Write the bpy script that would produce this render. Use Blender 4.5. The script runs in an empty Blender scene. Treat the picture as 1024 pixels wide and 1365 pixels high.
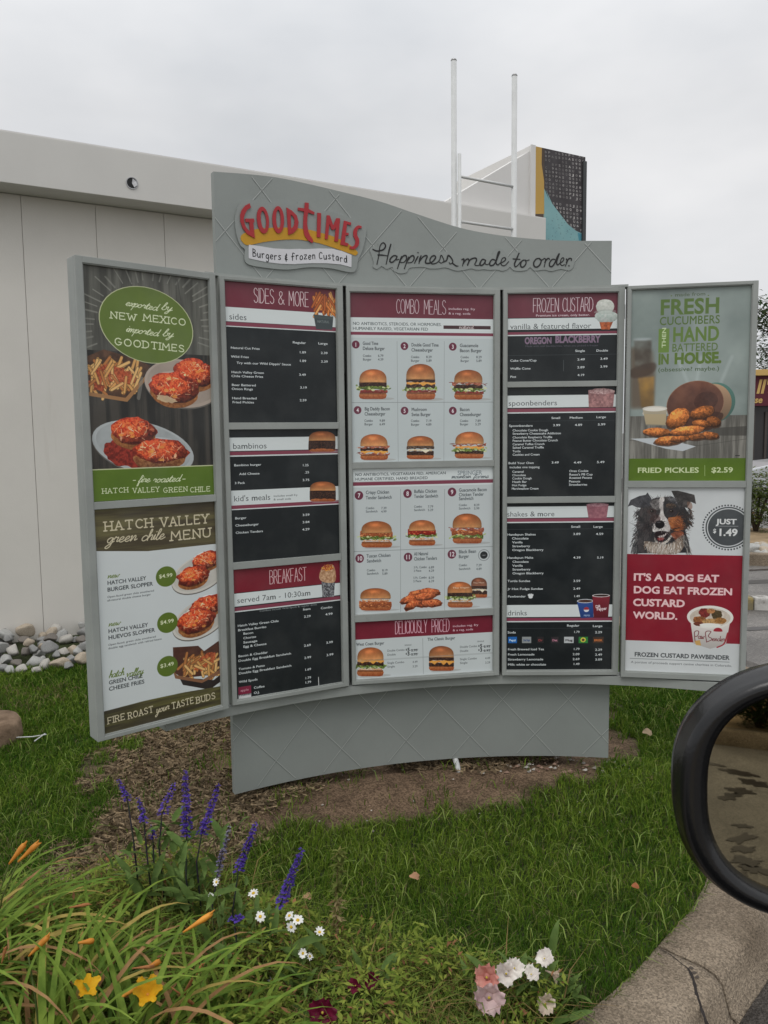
import bpy, bmesh, math, random
import numpy as np
from mathutils import Vector, Matrix
from mathutils.geometry import tessellate_polygon
S = bpy.context.scene
C = S.collection
PI = math.pi

# ------------------------------------------------------------------ camera
CAM_F, PITCH, ROLL, EYE = 1055.0, math.radians(5.587), math.radians(-0.654), 1.6
cp, sp, cr, sr = math.cos(PITCH), math.sin(PITCH), math.cos(ROLL), math.sin(ROLL)
fw = Vector((0, cp, -sp)); upv = Vector((0, sp, cp)); rt = Vector((1, 0, 0))
Rx = rt * cr + upv * sr
Ux = -rt * sr + upv * cr
cam = bpy.data.cameras.new('camera')
cam.sensor_fit = 'HORIZONTAL'; cam.sensor_width = 36.0
cam.lens = 36.0 * CAM_F / 1024.0
cam.clip_start = 0.02; cam.clip_end = 2000
co = bpy.data.objects.new('camera', cam); C.objects.link(co)
co.matrix_world = Matrix(((Rx.x, Ux.x, -fw.x, 0), (Rx.y, Ux.y, -fw.y, 0), (Rx.z, Ux.z, -fw.z, EYE), (0, 0, 0, 1)))
S.camera = co

# ------------------------------------------------------------------ world: overcast daylight
w = bpy.data.worlds.new('World'); S.world = w; w.use_nodes = True
nt = w.node_tree; nt.nodes.clear()
def N(t, tree=None, **k):
    n = (tree or nt).nodes.new(t)
    for a, b in k.items(): setattr(n, a, b)
    return n
SUN_EL, SUN_AZ = math.radians(58), math.radians(200)     # high behind the camera, a little to the left
sky = N('ShaderNodeTexSky', sky_type='NISHITA', sun_disc=False)
sky.sun_elevation = SUN_EL; sky.sun_rotation = SUN_AZ; sky.dust_density = 4; sky.air_density = 1.0
bg1 = N('ShaderNodeBackground'); bg1.inputs['Strength'].default_value = 0.05
nt.links.new(sky.outputs[0], bg1.inputs['Color'])
tc = N('ShaderNodeTexCoord'); sep = N('ShaderNodeSeparateXYZ')
nt.links.new(tc.outputs['Generated'], sep.inputs[0])
def cloud_noise(scale, detail, zs, seedoff):
    mp = N('ShaderNodeMapping'); mp.inputs['Scale'].default_value = (1, 1, zs); mp.inputs['Location'].default_value = seedoff
    nz = N('ShaderNodeTexNoise'); nz.inputs['Scale'].default_value = scale; nz.inputs['Detail'].default_value = detail
    nz.inputs['Roughness'].default_value = 0.52
    nt.links.new(tc.outputs['Generated'], mp.inputs[0]); nt.links.new(mp.outputs[0], nz.inputs['Vector'])
    return nz
n1 = cloud_noise(1.7, 5, 2.2, (0.9, 0.35, 0.2))
ramp = N('ShaderNodeValToRGB')
ramp.color_ramp.elements[0].position = 0.36; ramp.color_ramp.elements[0].color = (0.69, 0.71, 0.74, 1)
ramp.color_ramp.elements[1].position = 0.66; ramp.color_ramp.elements[1].color = (0.93, 0.93, 0.94, 1)
nt.links.new(n1.outputs['Fac'], ramp.inputs[0])
zr = N('ShaderNodeMapRange'); zr.inputs['From Min'].default_value = 0.35; zr.inputs['From Max'].default_value = 1.0
zr.inputs['To Min'].default_value = 0.86; zr.inputs['To Max'].default_value = 1.75     # overcast sky brightens towards the zenith
nt.links.new(sep.outputs['Z'], zr.inputs['Value'])
mul = N('ShaderNodeVectorMath', operation='SCALE')
nt.links.new(ramp.outputs[0], mul.inputs[0]); nt.links.new(zr.outputs[0], mul.inputs['Scale'])
bg2 = N('ShaderNodeBackground'); bg2.inputs['Strength'].default_value = 1.10
nt.links.new(mul.outputs[0], bg2.inputs['Color'])
mixw = N('ShaderNodeMixShader'); mixw.inputs[0].default_value = 0.95
nt.links.new(bg1.outputs[0], mixw.inputs[1]); nt.links.new(bg2.outputs[0], mixw.inputs[2])
wo = N('ShaderNodeOutputWorld'); nt.links.new(mixw.outputs[0], wo.inputs[0])
sl = bpy.data.lights.new('sun', 'SUN'); sl.energy = 0.9; sl.angle = math.radians(30); sl.color = (1.0, 0.97, 0.93)
so = bpy.data.objects.new('sun', sl); C.objects.link(so)
sd = Vector((math.sin(SUN_AZ) * math.cos(SUN_EL), math.cos(SUN_AZ) * math.cos(SUN_EL), math.sin(SUN_EL)))
so.rotation_euler = sd.to_track_quat('Z', 'Y').to_euler(); so.location = sd * 20
vs = S.view_settings
vs.view_transform = 'Standard'; vs.look = 'None'; vs.gamma = 1; vs.use_curve_mapping = False; vs.exposure = 0.0
S.render.engine = 'CYCLES'
S.cycles.max_bounces = 6; S.cycles.transparent_max_bounces = 12

# ------------------------------------------------------------------ measuring helpers (photo pixels -> rays from the eye)
def ray(px, py):
    a = px - 512.0; b = py - 682.5
    x = (a * cr + b * sr) / CAM_F; y = -(-a * sr + b * cr) / CAM_F
    return np.array([x, cp + y * sp, -sp + y * cp])
E0 = np.array([0, 0, EYE])
def on_z(px, py, z=0.0):
    d = ray(px, py); return E0 + d * ((z - EYE) / d[2])
def on_y(px, py, Y):
    d = ray(px, py); return E0 + d * (Y / d[1])
def on_plane(px, py, p0, n):
    d = ray(px, py); t = np.dot(np.asarray(p0) - E0, n) / np.dot(d, n); return E0 + d * t
def lin(c):
    c = np.asarray(c, float) / 255.0
    return np.where(c <= 0.04045, c / 12.92, ((c + 0.055) / 1.055) ** 2.4)

# ------------------------------------------------------------------ object helpers
def tag(o, label=None, cat=None, group=None, kind=None):
    if label: o['label'] = label
    if cat: o['category'] = cat
    if group: o['group'] = group
    if kind: o['kind'] = kind
    return o
def thing(name, loc, label, cat, group=None, rz=0.0):
    o = bpy.data.objects.new(name, None); C.objects.link(o)
    o.location = loc; o.rotation_euler = (0, 0, rz); o.empty_display_size = 0.1
    return tag(o, label, cat, group)
def link_mesh(name, me, parent=None, world=True):
    """me holds world coordinates; when a parent is given the mesh is put into the parent's frame"""
    o = bpy.data.objects.new(name, me); C.objects.link(o)
    if parent is not None:
        o.parent = parent
        if world: o.matrix_parent_inverse = abs_mat(parent).inverted()
    return o
def abs_mat(o):
    if o.parent is None: return o.matrix_basis.copy()
    return abs_mat(o.parent) @ o.matrix_parent_inverse @ o.matrix_basis
def mesh_np(name, V, F, mat=None, smooth=False, parent=None, mats=None, fmat=None, col=None, uv=None, world=True):
    """V (n,3), F list/array of faces"""
    me = bpy.data.meshes.new(name)
    V = np.asarray(V, dtype=np.float32)
    if isinstance(F, np.ndarray) and F.ndim == 2:
        k = F.shape[1]; nf = len(F)
        me.vertices.add(len(V)); me.vertices.foreach_set('co', V.ravel())
        me.loops.add(nf * k); me.loops.foreach_set('vertex_index', F.astype(np.int32).ravel())
        me.polygons.add(nf)
        me.polygons.foreach_set('loop_start', np.arange(0, nf * k, k, dtype=np.int32))
        me.update(calc_edges=True)
    else:
        me.from_pydata([tuple(v) for v in V], [], [tuple(int(i) for i in f) for f in F])
    for m in (mats or ([mat] if mat else [])): me.materials.append(m)
    if fmat is not None: me.polygons.foreach_set('material_index', np.asarray(fmat, dtype=np.int32))
    if smooth: me.polygons.foreach_set('use_smooth', [True] * len(me.polygons))
    if col is not None:
        a = me.color_attributes.new('col', 'FLOAT_COLOR', 'POINT')
        a.data.foreach_set('color', np.c_[col, np.ones(len(V))].astype(np.float32).ravel())
    if uv is not None:
        l = me.uv_layers.new(name='uv'); idx = np.empty(len(me.loops), dtype=np.int32)
        me.loops.foreach_get('vertex_index', idx)
        l.data.foreach_set('uv', np.asarray(uv, dtype=np.float32)[idx].ravel())
    me.validate(); me.update()
    return link_mesh(name, me, parent, world)
class MB:
    """collects simple solids"""
    def __init__(s): s.v = []; s.f = []; s.m = []
    def add(s, V, F, m=0):
        k = len(s.v); s.v += [tuple(map(float, v)) for v in V]; s.f += [tuple(i + k for i in f) for f in F]; s.m += [m] * len(F)
    def box(s, c, d, m=0, M=None):
        c = np.array(c, float); d = np.array(d, float) / 2
        P = np.array([[x, y, z] for z in (-1, 1) for y in (-1, 1) for x in (-1, 1)]) * d
        if M is not None: P = P @ np.array(M).T
        s.add(P + c, [(0, 2, 3, 1), (4, 5, 7, 6), (0, 1, 5, 4), (2, 6, 7, 3), (0, 4, 6, 2), (1, 3, 7, 5)], m)
    def tube(s, pts, r, n=10, m=0, cap=True):
        pts = [np.array(p, float) for p in pts]; R = r if hasattr(r, '__len__') else [r] * len(pts)
        V = []; F = []
        ref = np.array([0, 0, 1.0])
        for i, p in enumerate(pts):
            t = pts[min(i + 1, len(pts) - 1)] - pts[max(i - 1, 0)]; t = t / (np.linalg.norm(t) + 1e-9)
            rr = ref if abs(t[2]) < .95 else np.array([1.0, 0, 0])
            a = np.cross(t, rr); a /= np.linalg.norm(a); b = np.cross(t, a)
            for k in range(n):
                q = 2 * PI * k / n; V.append(p + (a * math.cos(q) + b * math.sin(q)) * R[i])
        for i in range(len(pts) - 1):
            for k in range(n):
                F.append((i * n + k, i * n + (k + 1) % n, (i + 1) * n + (k + 1) % n, (i + 1) * n + k))
        if cap: F += [tuple(range(n))[::-1], tuple((len(pts) - 1) * n + k for k in range(n))]
        s.add(V, F, m)
    def prism(s, poly, z0, z1, m=0):
        n = len(poly)
        V = [(x, y, z0) for x, y in poly] + [(x, y, z1) for x, y in poly]
        s.add(V, [tuple(range(n))[::-1], tuple(range(n, 2 * n))] + [(i, (i + 1) % n, n + (i + 1) % n, n + i) for i in range(n)], m)
    def build(s, name, mats, parent=None, smooth=False, bevel=0, world=True, seg=2):
        if not isinstance(mats, (list, tuple)): mats = [mats]
        me = bpy.data.meshes.new(name); me.from_pydata(s.v, [], s.f)
        for m in mats: me.materials.append(m)
        me.polygons.foreach_set('material_index', s.m)
        bm = bmesh.new(); bm.from_mesh(me); bmesh.ops.recalc_face_normals(bm, faces=bm.faces)
        if bevel:
            bmesh.ops.bevel(bm, geom=[e for e in bm.edges if len(e.link_faces) == 2 and e.calc_face_angle(0) > .5], offset=bevel, segments=seg, affect='EDGES', profile=.6)
        bm.to_mesh(me); bm.free()
        if smooth: me.polygons.foreach_set('use_smooth', [True] * len(me.polygons))
        return link_mesh(name, me, parent, world)
def copy_tree(o, parent=None):
    c = o.copy(); C.objects.link(c)
    if parent is not None: c.parent = parent; c.matrix_parent_inverse = o.matrix_parent_inverse.copy()
    for ch in list(o.children): copy_tree(ch, c)
    return c
def rndm(seed): return np.random.default_rng(seed)

# ------------------------------------------------------------------ materials
def mat(name, col=(.5, .5, .5), rough=.6, spec=.4, metal=0.0, var=0.0, vscale=8.0, bump=0.0, bscale=60.0, col2=None, attr=None, coat=0.0, stain=None, grain=None, trans=0.0):
    m = bpy.data.materials.new(name); m.use_nodes = True
    t = m.node_tree; b = t.nodes['Principled BSDF']
    b.inputs['Roughness'].default_value = rough; b.inputs['Specular IOR Level'].default_value = spec
    b.inputs['Metallic'].default_value = metal; b.inputs['Coat Weight'].default_value = coat
    b.inputs['Base Color'].default_value = (*col, 1)
    tcn = N('ShaderNodeTexCoord', t)
    cur = None
    if attr:
        a = N('ShaderNodeAttribute', t); a.attribute_name = attr; cur = a.outputs['Color']
    if var or col2:
        nz = N('ShaderNodeTexNoise', t); nz.inputs['Scale'].default_value = vscale; nz.inputs['Detail'].default_value = 6; nz.inputs['Roughness'].default_value = .6
        t.links.new(tcn.outputs['Object'], nz.inputs['Vector'])
        rp = N('ShaderNodeValToRGB', t); rp.color_ramp.elements[0].position = .32; rp.color_ramp.elements[1].position = .68
        c1 = np.array(col); c2 = np.array(col2) if col2 else c1
        if cur is None:
            rp.color_ramp.elements[0].color = (*(c1 * (1 - var)), 1); rp.color_ramp.elements[1].color = (*np.minimum(c2 * (1 + var), 1), 1)
            t.links.new(nz.outputs['Fac'], rp.inputs[0]); cur = rp.outputs[0]
        else:
            rp.color_ramp.elements[0].color = (1 - var,) * 3 + (1,); rp.color_ramp.elements[1].color = (1 + var,) * 3 + (1,)
            t.links.new(nz.outputs['Fac'], rp.inputs[0])
            mx = N('ShaderNodeMix', t, data_type='RGBA', blend_type='MULTIPLY'); mx.inputs[0].default_value = 1
            t.links.new(cur, mx.inputs[6]); t.links.new(rp.outputs[0], mx.inputs[7]); cur = mx.outputs[2]
    if stain:      # (colour, scale, threshold, strength): streaks and specks of dirt
        nz = N('ShaderNodeTexNoise', t); nz.inputs['Scale'].default_value = stain[1]; nz.inputs['Detail'].default_value = 8; nz.inputs['Roughness'].default_value = .7
        mp = N('ShaderNodeMapping', t); mp.inputs['Scale'].default_value = (1, 1, stain[4] if len(stain) > 4 else .35)
        t.links.new(tcn.outputs['Object'], mp.inputs[0]); t.links.new(mp.outputs[0], nz.inputs['Vector'])
        mr = N('ShaderNodeMapRange', t); mr.inputs['From Min'].default_value = stain[2]; mr.inputs['From Max'].default_value = stain[2] + .15
        mr.inputs['To Max'].default_value = stain[3]; t.links.new(nz.outputs['Fac'], mr.inputs['Value'])
        mx = N('ShaderNodeMix', t, data_type='RGBA'); t.links.new(mr.outputs[0], mx.inputs[0])
        if cur is not None: t.links.new(cur, mx.inputs[6])
        else: mx.inputs[6].default_value = (*col, 1)
        mx.inputs[7].default_value = (*stain[0], 1); cur = mx.outputs[2]
    if grain:      # (scale, low factor, high factor): fine aggregate speckle
        vz = N('ShaderNodeTexVoronoi', t); vz.inputs['Scale'].default_value = grain[0]; t.links.new(tcn.outputs['Object'], vz.inputs['Vector'])
        sx = N('ShaderNodeSeparateColor', t); t.links.new(vz.outputs['Color'], sx.inputs[0])
        mr = N('ShaderNodeMapRange', t); mr.inputs['To Min'].default_value = grain[1]; mr.inputs['To Max'].default_value = grain[2]; t.links.new(sx.outputs[0], mr.inputs['Value'])
        vm = N('ShaderNodeVectorMath', t, operation='SCALE')
        if cur is not None: t.links.new(cur, vm.inputs[0])
        else: vm.inputs[0].default_value = col
        t.links.new(mr.outputs[0], vm.inputs['Scale']); cur = vm.outputs[0]
    if cur is not None: t.links.new(cur, b.inputs['Base Color'])
    if bump:
        nb = N('ShaderNodeTexNoise', t); nb.inputs['Scale'].default_value = bscale; nb.inputs['Detail'].default_value = 5
        t.links.new(tcn.outputs['Object'], nb.inputs['Vector'])
        bp = N('ShaderNodeBump', t); bp.inputs['Strength'].default_value = bump; bp.inputs['Distance'].default_value = .01
        t.links.new(nb.outputs['Fac'], bp.inputs['Height']); t.links.new(bp.outputs[0], b.inputs['Normal'])
    if trans:
        tr = N('ShaderNodeBsdfTranslucent', t); mxs = N('ShaderNodeMixShader', t); mxs.inputs[0].default_value = trans
        if cur is not None: t.links.new(cur, tr.inputs[0])
        else: tr.inputs[0].default_value = (*col, 1)
        out = t.nodes['Material Output']
        t.links.new(b.outputs[0], mxs.inputs[1]); t.links.new(tr.outputs[0], mxs.inputs[2]); t.links.new(mxs.outputs[0], out.inputs[0])
    return m
M = {}
M['frame'] = mat('painted_sign_frame', (.300, .318, .300), .5, .4, var=.10, vscale=5, bump=.06, bscale=150, stain=((.13, .13, .115), 12, .64, .45))
M['sheet'] = mat('painted_sign_sheet', (.268, .290, .275), .48, .4, var=.07, vscale=2.2, bump=.05, bscale=40, stain=((.33, .35, .34), 9, .66, .35))
M['score_lit'] = mat('scored_line_lit', (.44, .46, .44), .5)
M['score_shade'] = mat('scored_line_shaded', (.17, .19, .18), .5)
M['dark'] = mat('hole_shade', (.012, .013, .013), .7)
M['steel'] = mat('dark_steel', (.06, .065, .065), .5, metal=.3)
M['white_metal'] = mat('white_painted_metal', (.55, .56, .55), .45, var=.08, vscale=9, stain=((.30, .29, .26), 14, .6, .5, .2))
M['stucco'] = mat('cream_wall_panel', (.66, .635, .585), .8, .2, var=.04, vscale=1.4, bump=.06, bscale=90, stain=((.42, .38, .32), 2.5, .58, .45, .10))
M['fascia'] = mat('pale_fascia_panel', (.60, .59, .56), .7, .25, var=.04, vscale=1.1, bump=.03, bscale=60, stain=((.36, .34, .30), 4.0, .62, .3, .25))
M['fascia2'] = mat('white_parapet', (.66, .65, .63), .75, .2, var=.04, vscale=1.5)
M['red'] = mat('red_letter_paint', (.38, .022, .028), .4, var=.08)
M['yellow'] = mat('amber_swoosh_paint', (.52, .27, .012), .45, var=.06)
M['white'] = mat('white_ribbon_paint', (.62, .62, .64), .45, var=.03)
M['black'] = mat('black_letter_paint', (.012, .012, .012), .4)

# ------------------------------------------------------------------ print shop: flat prints are painted into generated images
FONT_C = {}
def glyph(ch, off=0.0):
    """triangles of one character of the built-in font, and its advance (em = 1)"""
    k = (ch, off)
    if k in FONT_C: return FONT_C[k]
    def get(s):
        cu = bpy.data.curves.new('t', 'FONT'); cu.body = s; cu.size = 1; cu.resolution_u = 3; cu.offset = off; cu.fill_mode = 'BOTH'
        ob = bpy.data.objects.new('t', cu); me = ob.to_mesh()
        n = len(me.vertices); v = np.zeros(n * 3); me.vertices.foreach_get('co', v); v = v.reshape(-1, 3)[:, :2]
        me.calc_loop_triangles(); t = np.zeros(len(me.loop_triangles) * 3, dtype=np.int32); me.loop_triangles.foreach_get('vertices', t)
        t = t.reshape(-1, 3).copy(); v = v.copy(); ob.to_mesh_clear(); bpy.data.objects.remove(ob); bpy.data.curves.remove(cu)
        return v, t
    if ch in 'MWNm' and off:          # these fold over when offset: thicken by overlaying shifted copies
        T, adv = glyph(ch, 0.0); d = abs(off); r = (np.concatenate([T + [q * d, w_ * d * .5] for q, w_ in ((-1, 0), (1, 0), (0, 1), (0, -1))]), adv)
    elif ch == ' ': r = (np.zeros((0, 3, 2)), 0.29)
    else:
        v, t = get(ch); v2, _ = get('i' + ch + 'i'); v1, _ = get('ii')
        adv = (v2[:, 0].max() - v1[:, 0].max()) if len(v2) else .5
        T = v[t]
        if len(T):
            ar = (T[:, 1, 0] - T[:, 0, 0]) * (T[:, 2, 1] - T[:, 0, 1]) - (T[:, 2, 0] - T[:, 0, 0]) * (T[:, 1, 1] - T[:, 0, 1])
            T[ar < 0] = T[ar < 0][:, ::-1]
        r = (T, float(adv))
    FONT_C[k] = r
    return r
CAPH = None
def text_tris(s, off=0.0, track=0.0):
    """all triangles of a line, cap height scaled to 1, plus width"""
    global CAPH
    if CAPH is None: CAPH = glyph('H')[0][:, :, 1].max()
    x = 0; out = []
    for ch in s:
        T, adv = glyph(ch, off)
        if len(T): out.append(T + [x, 0])
        x += adv + track
    T = np.concatenate(out) if out else np.zeros((0, 3, 2))
    return T / CAPH, x / CAPH
def catmull(P, n=6, closed=False):
    P = np.array(P, float)
    if len(P) < 3: return P
    Q = np.r_[P[-1:], P, P[:2]] if closed else np.r_[2 * P[:1] - P[1:2], P, 2 * P[-1:] - P[-2:-1]]
    t = np.linspace(0, 1, n, endpoint=False)[:, None]; out = []
    for i in range(1, len(Q) - 2):
        a, b, c, d = Q[i - 1:i + 3]
        out.append(.5 * (2 * b + (c - a) * t + (2 * a - 5 * b + 4 * c - d) * t ** 2 + (3 * b - a - 3 * c + d) * t ** 3))
    o = np.concatenate(out)
    return o if closed else np.r_[o, P[-1:]]
def stroke_polys(P, wd):
    P = np.array(P, float); W = np.full(len(P), wd) if np.isscalar(wd) else np.array(wd, float); out = []
    for i in range(len(P) - 1):
        d = P[i + 1] - P[i]; L = np.hypot(*d)
        if L < 1e-9: continue
        n = np.array([-d[1], d[0]]) / L / 2
        out.append(np.array([P[i] + n * W[i], P[i] - n * W[i], P[i + 1] - n * W[i + 1], P[i + 1] + n * W[i + 1]]))
    a = np.linspace(0, 2 * PI, 9)[:-1]; cs = np.c_[np.cos(a), np.sin(a)]
    for p, q in zip(P, W): out.append(p + cs * q / 2)
    return out
_G = rndm(5).random((300, 300)).astype(np.float32)
def vnoise(h, wd, cell, seed=0):
    ry, rx = (seed * 37) % 150, (seed * 91) % 150
    y = np.arange(h) / cell; x = np.arange(wd) / cell
    yi = y.astype(int); xi = x.astype(int); fy = y - yi; fx = x - xi
    fy = fy * fy * (3 - 2 * fy); fx = fx * fx * (3 - 2 * fx); yi = (yi + ry) % 299; xi = (xi + rx) % 299
    g = _G
    a = g[yi][:, xi] * (1 - fx) + g[yi][:, xi + 1] * fx; b = g[yi + 1][:, xi] * (1 - fx) + g[yi + 1][:, xi + 1] * fx
    return a * (1 - fy[:, None]) + b * fy[:, None]
def fbm(h, wd, cell, seed=0, oct=4):
    r = np.zeros((h, wd)); am = 1; tot = 0
    for k in range(oct):
        if cell < 1.0: break
        r += am * vnoise(h, wd, cell, seed + k * 7); tot += am; am *= .55; cell /= 2.1
    return r / max(tot, 1e-6)
class Canvas:
    """an image laid over a real flat sheet; plane coordinates are metres, drawing coordinates are given by self.map"""
    def __init__(s, o, eu, w_m, h_m, n, ppm=1150, base=(200, 200, 200)):
        s.o = np.array(o, float); s.eu = np.array(eu, float); s.n = np.array(n, float); s.ppm = ppm   # o = top-left corner, eu = unit right
        s.W = max(4, int(w_m * ppm)); s.H = max(4, int(h_m * ppm)); s.wm = w_m; s.hm = h_m
        s.img = np.ones((s.H, s.W, 3)) * np.array(base, float); s.zoom = (0, 0, 1); s.R = random.Random(int(abs(o[0]) * 1e4) + s.H)
    def __call__(s, zx, zy): return s.P((zx, zy))
    def P(s, p):
        px = s.zoom[0] + p[0] / s.zoom[2]; py = s.zoom[1] + p[1] / s.zoom[2]
        h = on_plane(px, py, s.o, s.n) - s.o
        return np.array([np.dot(h, s.eu), -h[2]]) * s.ppm
    def Ps(s, pts): return np.array([s.P(p) for p in pts])
    def sc(s, p, d=10.0):
        """canvas pixels per zoom pixel around p"""
        return np.hypot(*(s.P((p[0], p[1] + d)) - s.P(p))) / d
    def put(s, cv, col, al=1.0, blur=0):
        if cv is None: return
        m, x0, y0, x1, y1 = cv
        if blur: m = s.blur(m, blur)
        m = (m * al)[..., None]
        s.img[y0:y1, x0:x1] = s.img[y0:y1, x0:x1] * (1 - m) + np.asarray(col, float) * m
    def blur(s, m, r):
        for ax in (0, 1):
            for _ in range(2):
                k = int(r); c = np.cumsum(np.concatenate([np.repeat(np.take(m, [0], ax), k + 1, ax), m, np.repeat(np.take(m, [-1], ax), k, ax)], ax), ax)
                L = m.shape[ax]; hi = np.take(c, np.arange(2 * k + 1, 2 * k + 1 + L), ax); lo = np.take(c, np.arange(0, L), ax); m = (hi - lo) / (2 * k + 1)
        return m
    # --- drawing, points in zoom coordinates
    def poly(s, pts, col, al=1.0, smooth=False, tex=None, raw=False, shade=None):
        P = np.array(pts, float) if raw else s.Ps(pts)
        if smooth: P = catmull(P, 6, True)
        cv = s.cover([P]); s.texput(cv, col, al, tex, shade); return cv
    def texput(s, cv, col, al=1.0, tex=None, shade=None):
        """tex = (cell px, second colour, contrast, octaves) ; shade = (top factor, bottom factor)"""
        if cv is None: return
        m, x0, y0, x1, y1 = cv; c = np.ones((y1 - y0, x1 - x0, 3)) * np.asarray(col, float)
        if tex:
            n = fbm(y1 - y0, x1 - x0, tex[0], s.R.randrange(999), 4); n = np.clip((n - .5) * tex[2] + .5, 0, 1)[..., None]
            c = c * (1 - n) + np.asarray(tex[1], float) * n
        if shade:
            g = np.linspace(0, 1, y1 - y0)[:, None, None]
            if np.ndim(shade[0]): g = g ** 1.3; c = c * (1 - g) + c * (np.asarray(shade[1], float) / np.asarray(shade[0], float)) * g
            else: c = c * (shade[0] * (1 - g) + shade[1] * g)
        s.put((m, x0, y0, x1, y1), c, al)
    def rect(s, x0, y0, x1, y1, col, al=1.0, **k):
        """edges are level on the sheet; the corners are taken at (x0,y0) and (x1,y1)"""
        a = s.P((x0, y0)); b = s.P((x1, y1)); return s.poly([(a[0], a[1]), (b[0], a[1]), (b[0], b[1]), (a[0], b[1])], col, al, raw=True, **k)
    def band(s, x, y0, y1, col, al=1.0, **k):
        """full-width band from the level through (x,y0) to the level through (x,y1)"""
        a = s.P((x, y0))[1]; b = s.P((x, y1))[1]; return s.poly([(-2, a), (s.W + 2, a), (s.W + 2, b), (-2, b)], col, al, raw=True, **k)
    def ell(s, x, y, rx, ry, col, al=1.0, rot=0, wob=0, n=40, tex=None, shade=None, ring=0, half=None):
        c = s.P((x, y)); k = s.sc((x, y)); kx = np.hypot(*(s.P((x + 10, y)) - c)) / 10
        a = np.linspace(0, 2 * PI, n, endpoint=False)
        r = 1 + wob * (np.array([s.R.random() for _ in a]) - .5) * 2 if wob else np.ones(n)
        if wob: r = (r + np.roll(r, 1)) / 2
        q = math.radians(rot); ex, ey = np.cos(a) * rx * kx * r, np.sin(a) * ry * k * r
        if half == 'top': ey = np.where(ey > 0, ey * .12, ey)
        P = np.c_[c[0] + ex * math.cos(q) - ey * math.sin(q), c[1] + ex * math.sin(q) + ey * math.cos(q)]
        if ring:
            P2 = c + (P - c) * (1 - ring); cv = s.cover([P, P2[::-1]])
        else: cv = s.cover([P])
        s.texput(cv, col, al, tex, shade); return cv
    def line(s, pts, wd, col, al=1.0, smooth=False, raw=False):
        P = np.array(pts, float) if raw else s.Ps(pts)
        k = 1 if raw else s.sc(pts[0])
        if smooth: P = catmull(P, 5)
        s.put(s.cover([q[::1 if area(q) > 0 else -1] for q in stroke_polys(P, wd * k)]), col, al)
    def text(s, t, x, y, x2, h, col, off=0.0, al=1.0, shear=0.0, align='l', k=1.0, track=0.0, rot=0):
        T, wd = text_tris(t, off, track)
        if not len(T): return
        p = s.P((x, y)); hh = h * s.sc((x, y - h), h)
        wx = (s.P((x2, y))[0] - p[0]) / max(wd, 1e-6) if x2 is not None else hh * k
        X = T[..., 0] + T[..., 1] * shear
        if x2 is None: p = p - np.array([wd * wx * (0 if align == 'l' else .5 if align == 'c' else 1), 0])
        U = np.stack([X * wx, -T[..., 1] * hh], -1)
        if rot: c_, s_ = math.cos(rot), math.sin(rot); U = np.stack([U[..., 0] * c_ - U[..., 1] * s_, U[..., 0] * s_ + U[..., 1] * c_], -1)
        U = U + p
        A = U.reshape(-1, 2); B = np.roll(U, -1, 1).reshape(-1, 2)
        s.put(s.cover_edges(A, B), col, al)
    def cover_edges(s, A, B): return _core(s, A, B)
    def strokes(s, t, x, y, x2, h, col, wd=.12, font=None, al=1.0, slab=False, track=.28, shear=0.0, rot=0.0):
        font = font or CAPS; X = 0; L = []
        for ch in t:
            if ch == ' ': X += .55; continue
            g = font[ch]; ww = max(max(p[0] for p in st) for st in g)
            for st in g:
                Q = np.array(st, float)
                L.append(Q + [X, 0])
                if slab:
                    for e, f in ((0, 1), (-1, -2)):
                        d = Q[e] - Q[f]
                        if abs(d[1]) > abs(d[0]) * .9 and (Q[e][1] < .05 or Q[e][1] > .95): L.append(np.array([Q[e] + [X - .13, 0], Q[e] + [X + .13, 0]]))
                        elif abs(d[0]) > abs(d[1]) and (Q[e][1] < .05 or Q[e][1] > .95): L.append(np.array([Q[e] + [X, -.1 if Q[e][1] > .5 else .1], Q[e] + [X, 0]]))
            X += ww + track
        X -= track
        p = s.P((x, y)); hh = h * s.sc((x, y - h), h); wx = (s.P((x2, y))[0] - p[0]) / X if x2 is not None else hh
        ps = []
        for Q in L:
            U = np.c_[(Q[:, 0] + Q[:, 1] * shear) * wx, -Q[:, 1] * hh]
            if font is SCRIPT and len(U) > 2: U = catmull(U, 4)
            if rot: c_, s_ = math.cos(rot), math.sin(rot); U = np.c_[U[:, 0] * c_ - U[:, 1] * s_, U[:, 0] * s_ + U[:, 1] * c_]
            for q in stroke_polys(U + p, wd * hh): ps.append(q if area(q) > 0 else q[::-1])
        s.put(s.cover(ps), col, al)
    def image(s, name, gain):
        im_ = np.clip(s.img, 0, 255); lu = im_.mean(2, keepdims=True); L = np.clip(lin(im_ * .90 + lu * .10) / gain, 0.004, .88)
        srgb = np.where(L <= .0031308, L * 12.92, 1.055 * L ** (1 / 2.4) - .055)
        im = bpy.data.images.new(name, s.W, s.H); px = np.ones((s.H, s.W, 4), dtype=np.float32); px[..., :3] = srgb[::-1]
        im.pixels.foreach_set(px.ravel()); im.update(); im.pack(); return im
def area(q):
    x, y = q[:, 0], q[:, 1]; return .5 * np.sum(x * np.roll(y, -1) - np.roll(x, -1) * y)
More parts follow.
